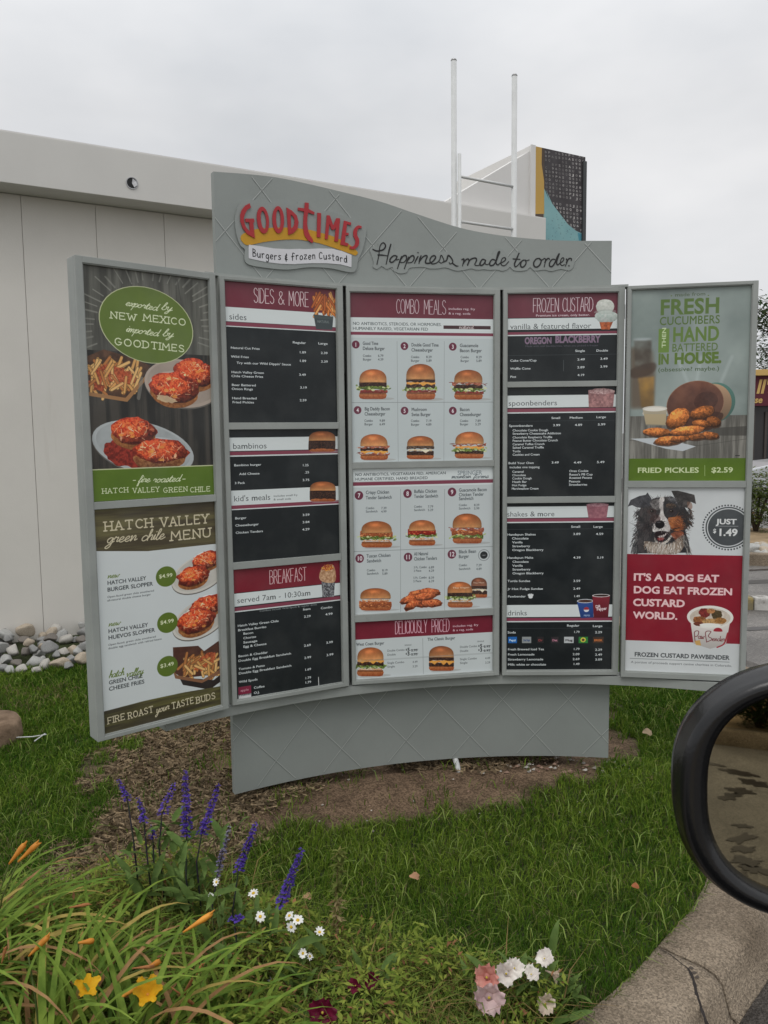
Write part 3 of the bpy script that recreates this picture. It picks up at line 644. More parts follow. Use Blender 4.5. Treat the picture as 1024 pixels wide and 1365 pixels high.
WT = (170, 178, 178)
def dark(c): c.img[:] = INK; n = fbm(c.H, c.W, 120, 3)[..., None]; c.img += (n - .5) * 14
def head(c, x, y0, y1, col=MAROON): c.band(x, y0, y1, col, tex=(90, tuple(np.array(col) * .9), 1.2))
def row(c, t, x, y, x2, h=13, col=(196, 202, 202)): c.text(t, x, y, x2, h, col, .022)
def p_sides(c):
    c.zoom = ZB1; dark(c); head(c, 58, 0, 222); c.band(60, 222, 310, PAPER); c.band(62, 312, 336, (120, 52, 68)); c.band(62, 336, 342, PAPER)
    c.strokes('SIDES', 222, 196, 342, 88, (206, 190, 190), .045, track=.16); c.strokes('&', 370, 206, 405, 78, (206, 190, 190), .05); c.strokes('MORE', 434, 215, 552, 88, (206, 190, 190), .045, track=.16)
    c.text('sides', 70, 298, 178, 36, (56, 60, 62), -.006)
    fries(c, 585, 175, 715, 250, 46, (-38, 38), .75, col=((206, 116, 50), (170, 84, 36), (226, 150, 80)), wd=15)
    c.poly([(582, 268), (702, 282), (696, 362), (598, 358)], (58, 66, 68)); c.poly([(585, 268), (640, 285), (702, 280), (700, 300), (586, 292)], (66, 74, 74))
    c.text('NATURAL', 606, 318, 678, 15, (110, 120, 118), .01)
    row(c, 'Regular', 455, 444, 536); row(c, 'Large', 610, 450, 668)
    for t, x, y, x2 in (('Natural Cut Fries', 80, 470, 256), ('Wild Fries', 82, 524, 190), ("Try with our Wild Dippin' Sauce", 116, 562, 445), ('Hatch Valley Green', 84, 618, 282), ('Chile Cheese Fries', 84, 642, 277), ('Beer Battered', 86, 696, 233), ('Onion Rings', 86, 720, 215), ('Hand Breaded', 88, 776, 238), ('Fried Pickles', 90, 801, 222)):
        row(c, t, x, y + 6, x2)
    for t, x, y in (('1.89', 495, 504), ('2.39', 626, 508), ('1.89', 496, 556), ('2.39', 627, 560), ('3.49', 494, 640), ('3.19', 500, 718), ('2.59', 498, 795)): row(c, t, x, y, x + 42)
def p_bambinos(c):
    c.zoom = ZB1; dark(c); c.band(88, 1016, 1098, PAPER); c.band(90, 1102, 1124, (120, 52, 68)); c.band(90, 1124, 1132, PAPER)
    c.text('bambinos', 92, 1085, 300, 34, (56, 60, 62), -.006); burger(c, 632, 1102, 196, 126, ['patty'])
    for t, x, y, x2 in (('Bambino burger', 100, 1190, 265), ('Add Cheese', 132, 1243, 255), ('3 Pack', 104, 1298, 166), ('1.25', 514, 1190, 553), ('.25', 528, 1233, 556), ('3.75', 515, 1280, 558)): row(c, t, x, y, x2)
    a = c.P((98, 1337))[1]; c.poly([(0, a), (c.W, a), (c.W, a + 400), (0, a + 400)], PAPER, raw=True)
    c.zoom = ZB2; c.band(100, 108, 130, (120, 52, 68)); c.band(100, 130, 136, PAPER); a = c.P((100, 136))[1]; c.poly([(0, a), (c.W, a), (c.W, a + 900), (0, a + 900)], INK, raw=True)
    c.text("kid's meals", 98, 84, 322, 34, (56, 60, 62), -.006); c.text('includes small fry', 340, 56, 485, 11, (70, 74, 76)); c.text('& small soda', 340, 77, 446, 11, (70, 74, 76))
    burger(c, 638, 84, 190, 122, ['patty'])
    for t, x, y, x2 in (('Burger', 106, 192, 175), ('Cheeseburger', 108, 236, 250), ('Chicken Tenders', 110, 280, 276), ('3.59', 515, 172, 558), ('3.84', 515, 216, 558), ('4.29', 514, 260, 558)): row(c, t, x, y, x2)
def p_breakfast(c):
    c.zoom = ZB2; dark(c); head(c, 110, 440, 640, CRIM); c.band(112, 643, 722, PAPER); c.band(112, 728, 750, (120, 52, 68)); c.band(112, 750, 757, PAPER)
    c.strokes('BREAKFAST', 318, 585, 540, 82, (206, 176, 176), .045, track=.15); c.text('served 7am - 10:30am', 118, 702, 566, 33, (56, 60, 62), -.006)
    c.poly([(630, 560), (712, 560), (706, 662), (636, 664)], (128, 130, 132), tex=(5, (60, 60, 64), 4)); c.poly([(616, 540), (640, 478), (700, 470), (718, 535), (705, 575), (640, 572)], (196, 160, 124), smooth=True, tex=(8, (150, 104, 70), 2))
    c.ell(668, 486, 34, 20, (160, 60, 40), wob=.3, tex=(5, (210, 150, 60), 3))
    c.text('Combos include Wild Spuds & regular drink', 255, 754, 604, 11, (150, 156, 156))
    for t, x, y, x2 in (('Item', 518, 746, 564), ('Combo', 626, 738, 697), ('2.29', 524, 790, 565), ('4.99', 654, 776, 698), ('Hatch Valley Green Chile', 122, 845, 372), ('Breakfast Burrito', 124, 872, 297), ('Bacon', 156, 893, 218), ('Chorizo', 156, 920, 235), ('Sausage', 156, 946, 242), ('Egg & Cheese', 156, 972, 298),
        ('2.69', 524, 966, 566), ('3.99', 658, 948, 700), ('Bacon & Cheddar', 126, 1030, 305), ('Double Egg Breakfast Sandwich', 126, 1058, 448), ('2.99', 526, 1040, 568), ('3.99', 660, 1023, 703), ('Tomato & Pesto', 128, 1108, 288), ('Double Egg Breakfast Sandwich', 128, 1134, 450),
        ('1.69', 528, 1112, 568), ('Wild Spuds', 130, 1186, 244), ('1.79', 530, 1163, 568), ('1.79', 530, 1190, 568), ('Coffee', 220, 1221, 286), ('O.J.', 220, 1252, 256)): row(c, t, x, y, x2, 13)
    c.rect(126, 1212, 205, 1278, (176, 176, 176)); c.rect(126, 1212, 205, 1246, (120, 30, 56)); c.text('apple', 140, 1238, 190, 13, (200, 170, 176)); c.text('Potatoes', 130, 1266, 202, 12, (40, 40, 44), .02)
    c.line([(612, 1150), (614, 1198)], 4, (190, 192, 190))
def circ(c, x, y, t): c.ell(x, y, 25, 26, (98, 40, 58)); c.text(t, x - (16 if len(t) > 1 else 7), y + 13, x + (16 if len(t) > 1 else 8), 25, (206, 200, 202), .025)
def cell(c, n, x, y, lines, rows, rx=None, xs=None):
    circ(c, x, y, n); T = (66, 72, 74)
    for i, (t, x2) in enumerate(lines): c.text(t, x + 45, y + 2 + i * 33, x2, 21, T, .016)
    for t, a, v, xx, xv in rows: c.text(t, xx, a, xx + (55 if t in ('Combo', 'Burger') else 72), 15, T, .008); c.text(v, xv, a, xv + 36, 15, T, .008)
def p_combo_a(c):
    c.zoom = ZC1; c.img[:] = (170, 178, 178); head(c, 35, 0, 208, (104, 44, 56))
    a = c.P((40, 210))[1]; b = c.P((40, 302))[1]; c.poly([(0, a), (c.W, a), (c.W, b), (0, b)], PAPER, raw=True)
    c.band(38, 303, 322, (118, 52, 68)); c.band(38, 322, 340, PAPER, .5)
    c.strokes('COMBO', 335, 183, 480, 92, (200, 184, 188), .035, track=.12); c.strokes('MEALS', 514, 188, 655, 92, (200, 184, 188), .035, track=.12)
    c.text('includes reg. fry', 672, 160, 845, 14, (196, 184, 188), .01); c.text('& a reg. soda', 672, 190, 815, 14, (196, 184, 188), .01)
    T = (70, 78, 80); c.text('NO ANTIBIOTICS, STEROIDS, OR HORMONES.', 50, 258, 628, 19, T, .003); c.text('HUMANELY RAISED, VEGETARIAN FED', 50, 290, 540, 19, T, .003)
    c.rect(640, 262, 946, 288, (66, 42, 44)); c.strokes('natural', 742, 283, 838, 13, (190, 180, 178), .2, SCRIPT, track=-.1)
    L = (120, 126, 126)
    for x0, x1 in ((338, 346), (645, 642)): c.line([(x0, 365), (x1, 1148)], 2, L)
    c.band(60, 762, 765, L)
    cell(c, '1', 70, 386, (('Good Time', 216), ('Deluxe Burger', 258)), (('Combo', 466, '6.79', 116, 214), ('Burger', 490, '4.39', 116, 214)))
    cell(c, '2', 386, 396, (('Double Good Time', 608), ('Cheeseburger', 570)), (('Combo', 474, '8.29', 428, 527), ('Burger', 498, '5.89', 428, 527)))
    cell(c, '3', 700, 400, (('Guacamole', 866), ('Bacon Burger', 888)), (('Combo', 475, '8.29', 750, 852), ('Burger', 499, '5.89', 750, 852)))
    cell(c, '4', 82, 812, (('Big Daddy Bacon', 292), ('Cheeseburger', 262)), (('Combo', 888, '9.89', 126, 224), ('Burger', 911, '6.49', 126, 224)))
    cell(c, '5', 387, 816, (('Mushroom', 532), ('Swiss Burger', 556)), (('Combo', 889, '7.19', 428, 526), ('Burger', 913, '4.89', 428, 526)))
    cell(c, '6', 700, 816, (('Bacon', 810), ('Cheeseburger', 884)), (('Combo', 889, '7.89', 746, 846), ('Burger', 911, '5.29', 746, 846)))
    burger(c, 180, 740, 214, 194, ['patty', 'lettuce', 'tomato']); burger(c, 492, 744, 226, 232, ['patty', 'cheese', 'patty', 'lettuce', 'tomato'])
    burger(c, 802, 744, 222, 194, ['bacon', 'patty', 'lettuce', 'tomato']); burger(c, 190, 1136, 214, 168, ['bacon', 'patty', 'cheese', 'bacon'])
    burger(c, 488, 1130, 210, 150, ['mush', 'swiss', 'patty']); burger(c, 806, 1126, 224, 174, ['bacon', 'cheese', 'lettuce', 'patty'])
def p_combo_b(c):
    c.zoom = ZC2; c.img[:] = (172, 179, 179); c.band(50, 20, 140, PAPER); c.band(45, 145, 166, (118, 52, 68)); c.band(45, 166, 176, PAPER)
    T = (70, 78, 80); c.text('NO ANTIBIOTICS, VEGETARIAN FED, AMERICAN', 60, 108, 592, 16, T, .008); c.text('HUMANE CERTIFIED, HAND BREADED', 60, 135, 486, 16, T, .008)
    c.text('SPRINGER', 660, 102, 804, 24, (130, 140, 144), .02); c.strokes('mountain', 624, 122, 738, 12, (70, 80, 84), .2, SCRIPT, track=-.1, shear=.3); c.strokes('farms', 752, 121, 842, 12, (70, 80, 84), .2, SCRIPT, track=-.1, shear=.3)
    L = (120, 126, 126)
    for x0, x1 in ((326, 326), (584, 584)): c.line([(x0, 185), (x1, 905)], 2, L)
    c.band(326, 540, 543, L)
    def cl(n, x, y, lines, rows):
        circ(c, x, y, n)
        for t, xx, yy, x2 in lines: c.text(t, xx, yy, x2, 19, T, .016)
        for t, xx, yy, x2, v, xv in rows: c.text(t, xx, yy, x2, 13, T, .008); c.text(v, xv, yy, xv + 32, 13, T, .008)
    cl('7', 82, 222, (('Crispy Chicken', 122, 214, 260), ('Tender Sandwich', 122, 245, 275)), (('Combo', 122, 303, 172, '7.39', 212), ('Sandwich', 122, 323, 192, '4.99', 212)))
    cl('8', 367, 211, (('Buffalo Chicken', 405, 208, 540), ('Tender Sandwich', 405, 237, 547)), (('Combo', 405, 294, 452, '7.79', 486), ('Sandwich', 405, 314, 470, '5.29', 486)))
    cl('9', 628, 202, (('Guacamole Bacon', 668, 200, 833), ('Chicken Tender', 668, 227, 814), ('Sandwich', 668, 250, 754)), (('Combo', 668, 285, 716, '8.29', 757), ('Sandwich', 668, 305, 736, '5.99', 757)))
    cl('10', 86, 592, (('Tuscan Chicken', 126, 587, 268), ('Sandwich', 128, 616, 213)), (('Combo', 128, 668, 178, '8.19', 218), ('Sandwich', 128, 688, 198, '5.89', 218)))
    cl('11', 370, 584, (('All Natural', 405, 575, 488), ('Chicken Tenders', 405, 604, 540)), (('3 Pc. Combo', 403, 651, 480, '6.89', 491), ('3 Piece', 403, 671, 448, '4.29', 491), ('5 Pc. Combo', 401, 712, 480, '8.39', 491), ('5 Piece', 401, 732, 448, '6.39', 491)))
    cl('12', 627, 567, (('Black Bean', 667, 562, 770), ('Burger', 667, 590, 727)), (('Combo', 668, 638, 716, '7.29', 770), ('Sandwich', 668, 660, 736, '4.89', 770)))
    c.ell(815, 572, 34, 34, (120, 126, 128), ring=.12); c.ell(815, 572, 22, 22, (30, 34, 36)); c.text('vegan', 803, 575, 828, 6, (200, 200, 200))
    burger(c, 186, 528, 216, 156, ['chicken', 'lettuce', 'sauce']); burger(c, 452, 516, 186, 150, ['hot', 'lettuce', 'sauce']); burger(c, 718, 504, 206, 176, ['bacon', 'chicken', 'lettuce'])
    burger(c, 180, 898, 216, 132, ['sauce', 'chicken'], bun=(200, 140, 84)); burger(c, 788, 822, 112, 118, ['patty', 'swiss', 'patty'], bun=(140, 92, 70), bun2=(110, 64, 44)); burger(c, 676, 880, 176, 152, ['patty', 'lettuce', 'sauce'], bun=(184, 126, 74))
    c.text('The Vegan', 632, 770, 730, 10, (226, 205, 180)); c.text('The Meat', 752, 740, 818, 9, (220, 195, 170))
    for x, y, a in ((430, 800, -8), (500, 790, 8), (380, 830, -20), (440, 855, 12), (510, 855, 2), (400, 860, -30), (470, 815, -4)):
        c.ell(x, y, 62, 24, (110, 50, 28), rot=a, wob=.12); c.ell(x, y - 3, 58, 20, (196, 102, 56), rot=a, wob=.14, tex=(5, (150, 66, 32), 3), shade=(1.15, .8)); ball(c, x, y, 58, 20, .5, a); stipple(c, x, y, 52, 16, 30, 8, .3)
def p_delicious(c):
    c.zoom = ZC2; c.img[:] = (178, 184, 184); head(c, 58, 900, 1070, (116, 26, 44))
    c.strokes('DELICIOUSLY', 296, 1036, 482, 74, (206, 160, 172), .05, track=.13); c.strokes('PRICED', 510, 1026, 612, 74, (206, 160, 172), .05, track=.13)
    c.text('includes reg. fry', 632, 996, 782, 12, (206, 184, 190), .01); c.text('& a reg. soda', 632, 1020, 752, 12, (206, 184, 190), .01)
    T = (66, 72, 74); c.line([(456, 1062), (460, 1270)], 2, (120, 126, 126)); c.text('West Coast Burger', 66, 1106, 230, 17, T, .014); c.text('The Classic Burger', 484, 1076, 646, 17, T, .014)
    burger(c, 148, 1284, 186, 170, ['cheese', 'patty', 'lettuce', 'sauce']); burger(c, 566, 1252, 176, 146, ['patty', 'cheese', 'patty'])
    for x, dy in ((248, 0), (674, -22)):
        c.text('SINGLE', x + 102, 1106 + dy, x + 142, 8, T); c.text('Double Combo', x, 1140 + dy, x + 102, 12, T); c.text('Double', x, 1164 + dy, x + 50, 12, T)
        for k, (v, yy) in enumerate((('5', 1138), ('3', 1162))):
            c.text('$', x + 108, yy - 6 + dy, x + 116, 9, (30, 34, 36), .03); c.text(v, x + 118, yy + dy, x + 132, 20, (30, 34, 36), .03); c.line([(x + 136, yy - 7 + dy), (x + 180, yy - 13 + dy)], 2.5, (60, 64, 66)); c.text('2.95', x + 140, yy + dy, x + 178, 12, (50, 54, 56), .02)
        c.band(x, 1182 + dy, 1183.5 + dy, (130, 136, 136)); c.text('Single Combo', x, 1212 + dy, x + 100, 12, T); c.text('Single', x, 1234 + dy, x + 45, 12, T); c.text('4.49', x + 148, 1206 + dy, x + 178, 12, T); c.text('3.29', x + 148, 1232 + dy, x + 178, 12, T)
    c.rect(20, 1250, 30, 1252, T, 0)
def p_frozen(c):
    c.zoom = ZD1; dark(c); head(c, 95, 0, 222, (106, 48, 60)); c.band(95, 226, 302, PAPER); c.band(93, 318, 336, (118, 52, 68)); c.band(93, 336, 344, PAPER)
    c.strokes('FROZEN', 258, 182, 428, 92, (206, 192, 196), .04, track=.14); c.strokes('CUSTARD', 456, 178, 660, 92, (206, 192, 196), .04, track=.12)
    c.text('Premium ice cream, only better.', 275, 212, 640, 14, (200, 188, 192), .012); c.text('vanilla & featured flavor', 102, 298, 648, 36, (62, 66, 68), -.006)
    c.poly([(698, 225), (800, 235), (772, 300), (716, 298)], (186, 92, 50), tex=(6, (130, 60, 30), 2.5)); c.ell(742, 145, 62, 50, (198, 200, 192), wob=.05, shade=(1.06, .86), tex=(9, (176, 180, 170), 2)); c.ell(752, 212, 82, 40, (192, 196, 190), wob=.12, shade=(1.08, .8), tex=(9, (160, 176, 168), 2)); c.ell(742, 180, 72, 16, (150, 160, 152), .5, wob=.2)
    c.text('OREGON', 200, 396, 382, 42, (120, 98, 118), .05); c.text('BLACKBERRY', 405, 388, 708, 44, (120, 98, 118), .05)
    c.text('Made with real blackberries, when you picked it frozen', 204, 418, 694, 12, (90, 84, 96))
    for t, x, y, x2 in (('Single', 540, 450, 606), ('Double', 682, 448, 762), ('Cake Cone/Cup', 102, 516, 280), ('2.49', 554, 508, 606), ('3.49', 708, 503, 760), ('Waffle Cone', 102, 570, 240), ('2.89', 554, 561, 604), ('3.99', 708, 556, 758), ('Pint', 102, 625, 142), ('4.19', 556, 613, 602)): row(c, t, x, y, x2, 14)
    c.line([(462, 505), (462, 580)], 1.5, (110, 116, 118)); c.band(100, 474, 475.5, (80, 86, 88))
    c.zoom = ZD1
def p_spoon(c):
    c.zoom = ZD1; dark(c); c.band(84, 745, 828, PAPER); c.band(84, 834, 858, (126, 62, 76)); c.band(84, 858, 866, PAPER)
    c.text('spoonbenders', 90, 813, 420, 34, (62, 66, 68), -.006)
    c.poly([(628, 708), (735, 692), (806, 712), (796, 822), (632, 824)], (168, 120, 118), tex=(12, (120, 84, 84), 2.4)); c.ell(718, 715, 84, 20, (192, 164, 160), wob=.15, tex=(7, (150, 110, 110), 2.4))
    for t, x, y, x2 in (('Small', 380, 902, 440), ('Medium', 502, 900, 592), ('Large', 682, 896, 748), ('Spoonbenders', 94, 955, 254), ('3.99', 390, 951, 440), ('4.89', 538, 949, 588), ('5.99', 692, 946, 744), ('Chocolate Cookie Dough', 118, 986, 358), ('Strawberry Cheesecake Addiction', 118, 1008, 445), ('Chocolate Raspberry Truffle', 118, 1033, 386),
        ('Peanut Butter Chocolate Crunch', 118, 1055, 424), ('Caramel Toffee Crunch', 118, 1079, 334), ('Salted Caramel Truffle', 118, 1102, 329), ('Turtle', 118, 1126, 172), ('Cookies and Cream', 118, 1149, 301), ('Build Your Own', 90, 1206, 262), ('3.49', 380, 1202, 430), ('4.49', 530, 1202, 582), ('5.49', 686, 1199, 738),
        ('includes one topping', 98, 1234, 300), ('Caramel', 116, 1264, 194), ('Chocolate', 116, 1287, 208), ('Cookie Dough', 116, 1309, 248), ('Heath Bar', 116, 1332, 214), ('Hot Fudge', 114, 1355, 212), ('Marshmallow Cream', 112, 1378, 294), ('Oreo Cookie', 500, 1259, 629), ("Reese's PB Cup", 500, 1283, 658), ('Roasted Pecans', 500, 1305, 654), ('Peanuts', 498, 1329, 574), ('Strawberries', 498, 1351, 622)): row(c, t, x, y, x2, 14)
    c.band(84, 918, 919.5, (70, 76, 78))
def p_shakes(c):
    c.zoom = ZD2; dark(c); c.band(72, 180, 256, PAPER); c.band(72, 260, 282, (128, 62, 78)); c.band(72, 282, 290, PAPER)
    c.text('shakes & more', 80, 246, 402, 33, (62, 66, 68), -.006)
    c.poly([(616, 168), (766, 160), (752, 256), (630, 256)], (160, 104, 112), tex=(12, (128, 78, 88), 2)); c.ell(690, 166, 74, 12, (186, 140, 148), tex=(6, (150, 100, 110), 2))
    for t, x, y, x2 in (('Small', 512, 321, 575), ('Large', 662, 321, 726), ('Handspun Shakes', 82, 374, 275), ('3.89', 526, 370, 576), ('4.59', 680, 370, 730), ('Chocolate', 114, 400, 226), ('Vanilla', 116, 426, 186), ('Strawberry', 116, 452, 236), ('Oregon Blackberry', 116, 478, 326), ('Handspun Malts', 82, 530, 258), ('4.39', 527, 529, 577), ('5.19', 687, 529, 731),
        ('Chocolate', 117, 557, 227), ('Vanilla', 117, 583, 187), ('Strawberry', 117, 609, 238), ('Oregon Blackberry', 117, 635, 327), ('Turtle Sundae', 84, 687, 237), ('3.59', 527, 686, 575), ('Jr Hot Fudge Sundae', 86, 740, 323), ('2.49', 527, 738, 575), ('Pawbender', 86, 791, 207), ('1.49', 530, 789, 572)): row(c, t, x, y, x2, 14)
    c.ell(240, 786, 15, 12, (196, 200, 200))
    for k in (-14, -5, 5, 14): c.ell(240 + k, 770 + abs(k) * .3, 5, 7, (196, 200, 200))
    c.band(75, 842, 924, PAPER); c.band(75, 930, 950, (126, 50, 72)); c.band(75, 950, 958, PAPER); c.text('drinks', 84, 912, 216, 34, (62, 66, 68), -.006)
    c.band(84, 332, 333.5, (70, 76, 78)); c.band(84, 1000, 1001, (70, 76, 78))
    c.poly([(554, 824), (662, 806), (664, 926), (578, 930)], (34, 66, 132), shade=(1.1, .8)); c.ell(608, 815, 56, 14, (176, 180, 186)); c.ell(608, 815, 48, 9, (70, 44, 34)); c.ell(616, 872, 18, 17, (200, 200, 204)); c.ell(616, 872, 18, 17, (150, 40, 50), half='top'); c.text('PEPSI', 598, 918, 640, 11, (150, 170, 200), .02)
    c.poly([(656, 778), (774, 778), (762, 928), (666, 928)], (112, 28, 40), shade=(1.1, .8)); c.ell(715, 778, 60, 11, (196, 190, 190)); c.ell(715, 778, 52, 7, (50, 30, 26)); c.text('DR', 678, 862, 712, 18, (206, 190, 192), .04, rot=-.1); c.text('Pepper', 686, 880, 754, 20, (206, 190, 192), .035, rot=-.1)
    for t, x, y, x2 in (('Regular', 484, 987, 568), ('Large', 658, 990, 724), ('Soda', 84, 1033, 141), ('1.79', 530, 1030, 570), ('2.29', 674, 1032, 722), ('Fresh Brewed Iced Tea', 86, 1147, 330), ('1.79', 527, 1145, 570), ('2.29', 674, 1150, 722), ('Fresh Lemonade', 86, 1182, 266), ('2.09', 523, 1180, 570), ('2.49', 674, 1183, 722), ('Strawberry Lemonade', 86, 1215, 325), ('2.69', 523, 1213, 570), ('3.09', 674, 1216, 722), ('Milk: white or chocolate', 86, 1250, 344), ('1.49', 526, 1246, 570)): row(c, t, x, y, x2, 14)
    for i, (x0, x1, col, t, tc_) in enumerate(((88, 148, (24, 92, 168), 'Pepsi', (190, 206, 226)), (182, 244, (130, 134, 134), 'Diet Pepsi', (60, 80, 120)), (284, 328, (40, 36, 38), 'Dr', (140, 60, 60)), (378, 428, (44, 38, 42), 'Diet', (190, 120, 140)), (466, 530, (170, 174, 176), "Mug", (50, 46, 46)), (564, 626, (40, 120, 50), '', (0, 0, 0)), (660, 732, (60, 44, 34), 'BRISK', (206, 110, 50)))):
        c.rect(x0, 1056, x1, 1098, col); c.text(t, x0 + 8, 1086, x1 - 8, 14, tc_, .03)
    c.ell(594, 1076, 18, 16, (200, 190, 60)); c.ell(594, 1077, 10, 9, (90, 60, 40))
def p_pickles(c):
    c.zoom = ZE1; h, w_ = c.H, c.W
    g = fbm(h, w_, 170, 4)[..., None]; yy = np.linspace(0, 1, h)[:, None, None]; xx = np.linspace(0, 1, w_)[None, :, None]
    c.img[:] = np.array((140, 151, 146)) * (1 - g) + np.array((100, 112, 108)) * g; c.img += 22 * np.exp(-((xx - .45) ** 2 / .08 + (yy - .55) ** 2 / .05))
    for x, a in ((760, .35), (400, -.35), (560, .15)): c.line([(x, 560), (x - 150 * a * 3, 930)], 20, (170, 180, 178), .35)
    c.put(tuple([c.blur(c.cover([c.Ps([(100, 500), (240, 520), (262, 700), (250, 900), (100, 900)])])[0], 9)]) + c.cover([c.Ps([(100, 500), (240, 520), (262, 700), (250, 900), (100, 900)])])[1:], (92, 80, 66), .95)
    c.poly([(122, 448), (238, 455), (232, 640), (130, 640)], (96, 96, 88), .75, tex=(30, (60, 52, 44), 2)); c.poly([(150, 700), (254, 690), (252, 900), (170, 890)], (168, 124, 52), .8, tex=(40, (110, 84, 50), 1.6), shade=(1.1, .75)); c.ell(178, 450, 60, 8, (150, 160, 160)); c.poly([(110, 640), (250, 600), (262, 650), (200, 690), (110, 700)], (64, 48, 38), .7, smooth=True)
    hb_ = c.img[:int(c.P((300, 960))[1])]
    for ch in range(3): hb_[..., ch] = c.blur(hb_[..., ch], 4)
    plankfill(c, [(60, 950), (900, 940), (900, 1260), (60, 1260)], (128, 126, 118), (82, 80, 74), True, 40); c.poly([(560, 1030), (900, 1010), (900, 1075), (580, 1075)], (60, 58, 54), .7)
    c.line([(90, 1105), (540, 1140), (900, 1090)], 3, (60, 58, 54), .6); c.poly([(100, 1095), (300, 1090), (525, 1145), (440, 1176), (330, 1160)], (170, 176, 178)); c.rect(780, 1202, 810, 1208, (40, 40, 38))
    c.ell(650, 860, 130, 130, (70, 106, 96), rot=15, shade=(1.1, .8)); c.ell(628, 868, 128, 130, (150, 120, 92), rot=15, shade=(1.15, .6)); c.ell(520, 870, 188, 150, (104, 66, 50), rot=-12, tex=(60, (80, 48, 38), 2), shade=(1.15, .75)); c.ell(520, 870, 188, 150, (140, 104, 82), rot=-12, ring=.02)
    c.ell(590, 850, 78, 60, (78, 44, 34), .8, rot=-12, tex=(20, (56, 32, 26), 2)); c.poly([(560, 930), (700, 930), (660, 1010), (580, 1040)], (60, 36, 28), .8, smooth=True)
    c.ell(258, 930, 80, 28, (176, 172, 160)); c.poly([(180, 900), (335, 900), (330, 1010), (200, 1008)], (150, 140, 118), shade=(1.1, .85)); c.ell(258, 900, 80, 18, (186, 182, 170)); c.ell(258, 903, 70, 12, (206, 202, 190)); c.poly([(190, 935), (332, 935), (330, 1005), (200, 1000)], (166, 148, 112), .8)
    for x, y, rx, ry, a, k in ((565, 925, 80, 40, -16, .78), (640, 985, 50, 34, 20, .6), (408, 962, 84, 56, -38, 1.05), (560, 1000, 60, 28, 10, .8), (612, 1074, 64, 24, 6, .72), (275, 1052, 92, 28, 3, .95), (500, 1078, 90, 24, 4, .78), (465, 1042, 112, 28, -8, 1.1), (345, 1108, 90, 30, -4, .9), (420, 1096, 60, 18, -6, .8)):
        c.ell(x, y + 8, rx * 1.05, ry, (58, 34, 22), .75, rot=a, wob=.05); b = tuple(np.array((190, 106, 46)) * k); c.ell(x, y, rx, ry, b, rot=a, wob=.07, tex=(7, tuple(np.array(b) * .66), 2.6), shade=(1.25, .75)); c.ell(x - rx * .15, y - ry * .35, rx * .6, ry * .3, tuple(np.minimum(np.array(b) * 1.3, 230)), .4, rot=a, wob=.2); ball(c, x, y, rx, ry, .5, a); stipple(c, x, y, rx * .9, ry * .85, 50, 9, .28)
    G1 = (84, 108, 42); G2 = (116, 138, 100)
    c.text('made from', 388, 172, 588, 22, (74, 90, 66), .004); c.text('•', 360, 176, 372, 18, G1, .01); c.text('•', 600, 174, 612, 18, G1, .01)
    c.text('FRESH', 290, 290, 684, 94, (82, 106, 50), .03, track=.02)
    c.text('CUCUMBERS', 288, 358, 682, 52, (76, 100, 44), .010, track=.02)
    c.rect(284, 382, 350, 535, (96, 124, 52)); c.text('THEN', 329, 503, None, 24, (176, 190, 150), .02, rot=-PI / 2, k=1.42)
    c.text('HAND', 372, 465, 678, 90, (88, 114, 50), .03, track=.02); c.text('BATTERED', 368, 530, 670, 50, (84, 108, 56), .012, track=.02); c.text('IN', 280, 612, 350, 66, G1, .05); c.text('HOUSE.', 384, 608, 690, 66, G1, .05); c.text('(obsessive? maybe.)', 278, 660, 678, 26, (70, 88, 60), .008)
    c.band(90, 1225, 1500, (84, 112, 22), tex=(120, (70, 96, 18), 1)); c.text('FRIED PICKLES', 145, 1316, 544, 32, (184, 196, 150), .025); c.line([(583, 1268), (583, 1337)], 3, (150, 170, 110)); c.text('$2.59', 624, 1314, 766, 32, (184, 196, 150), .025)
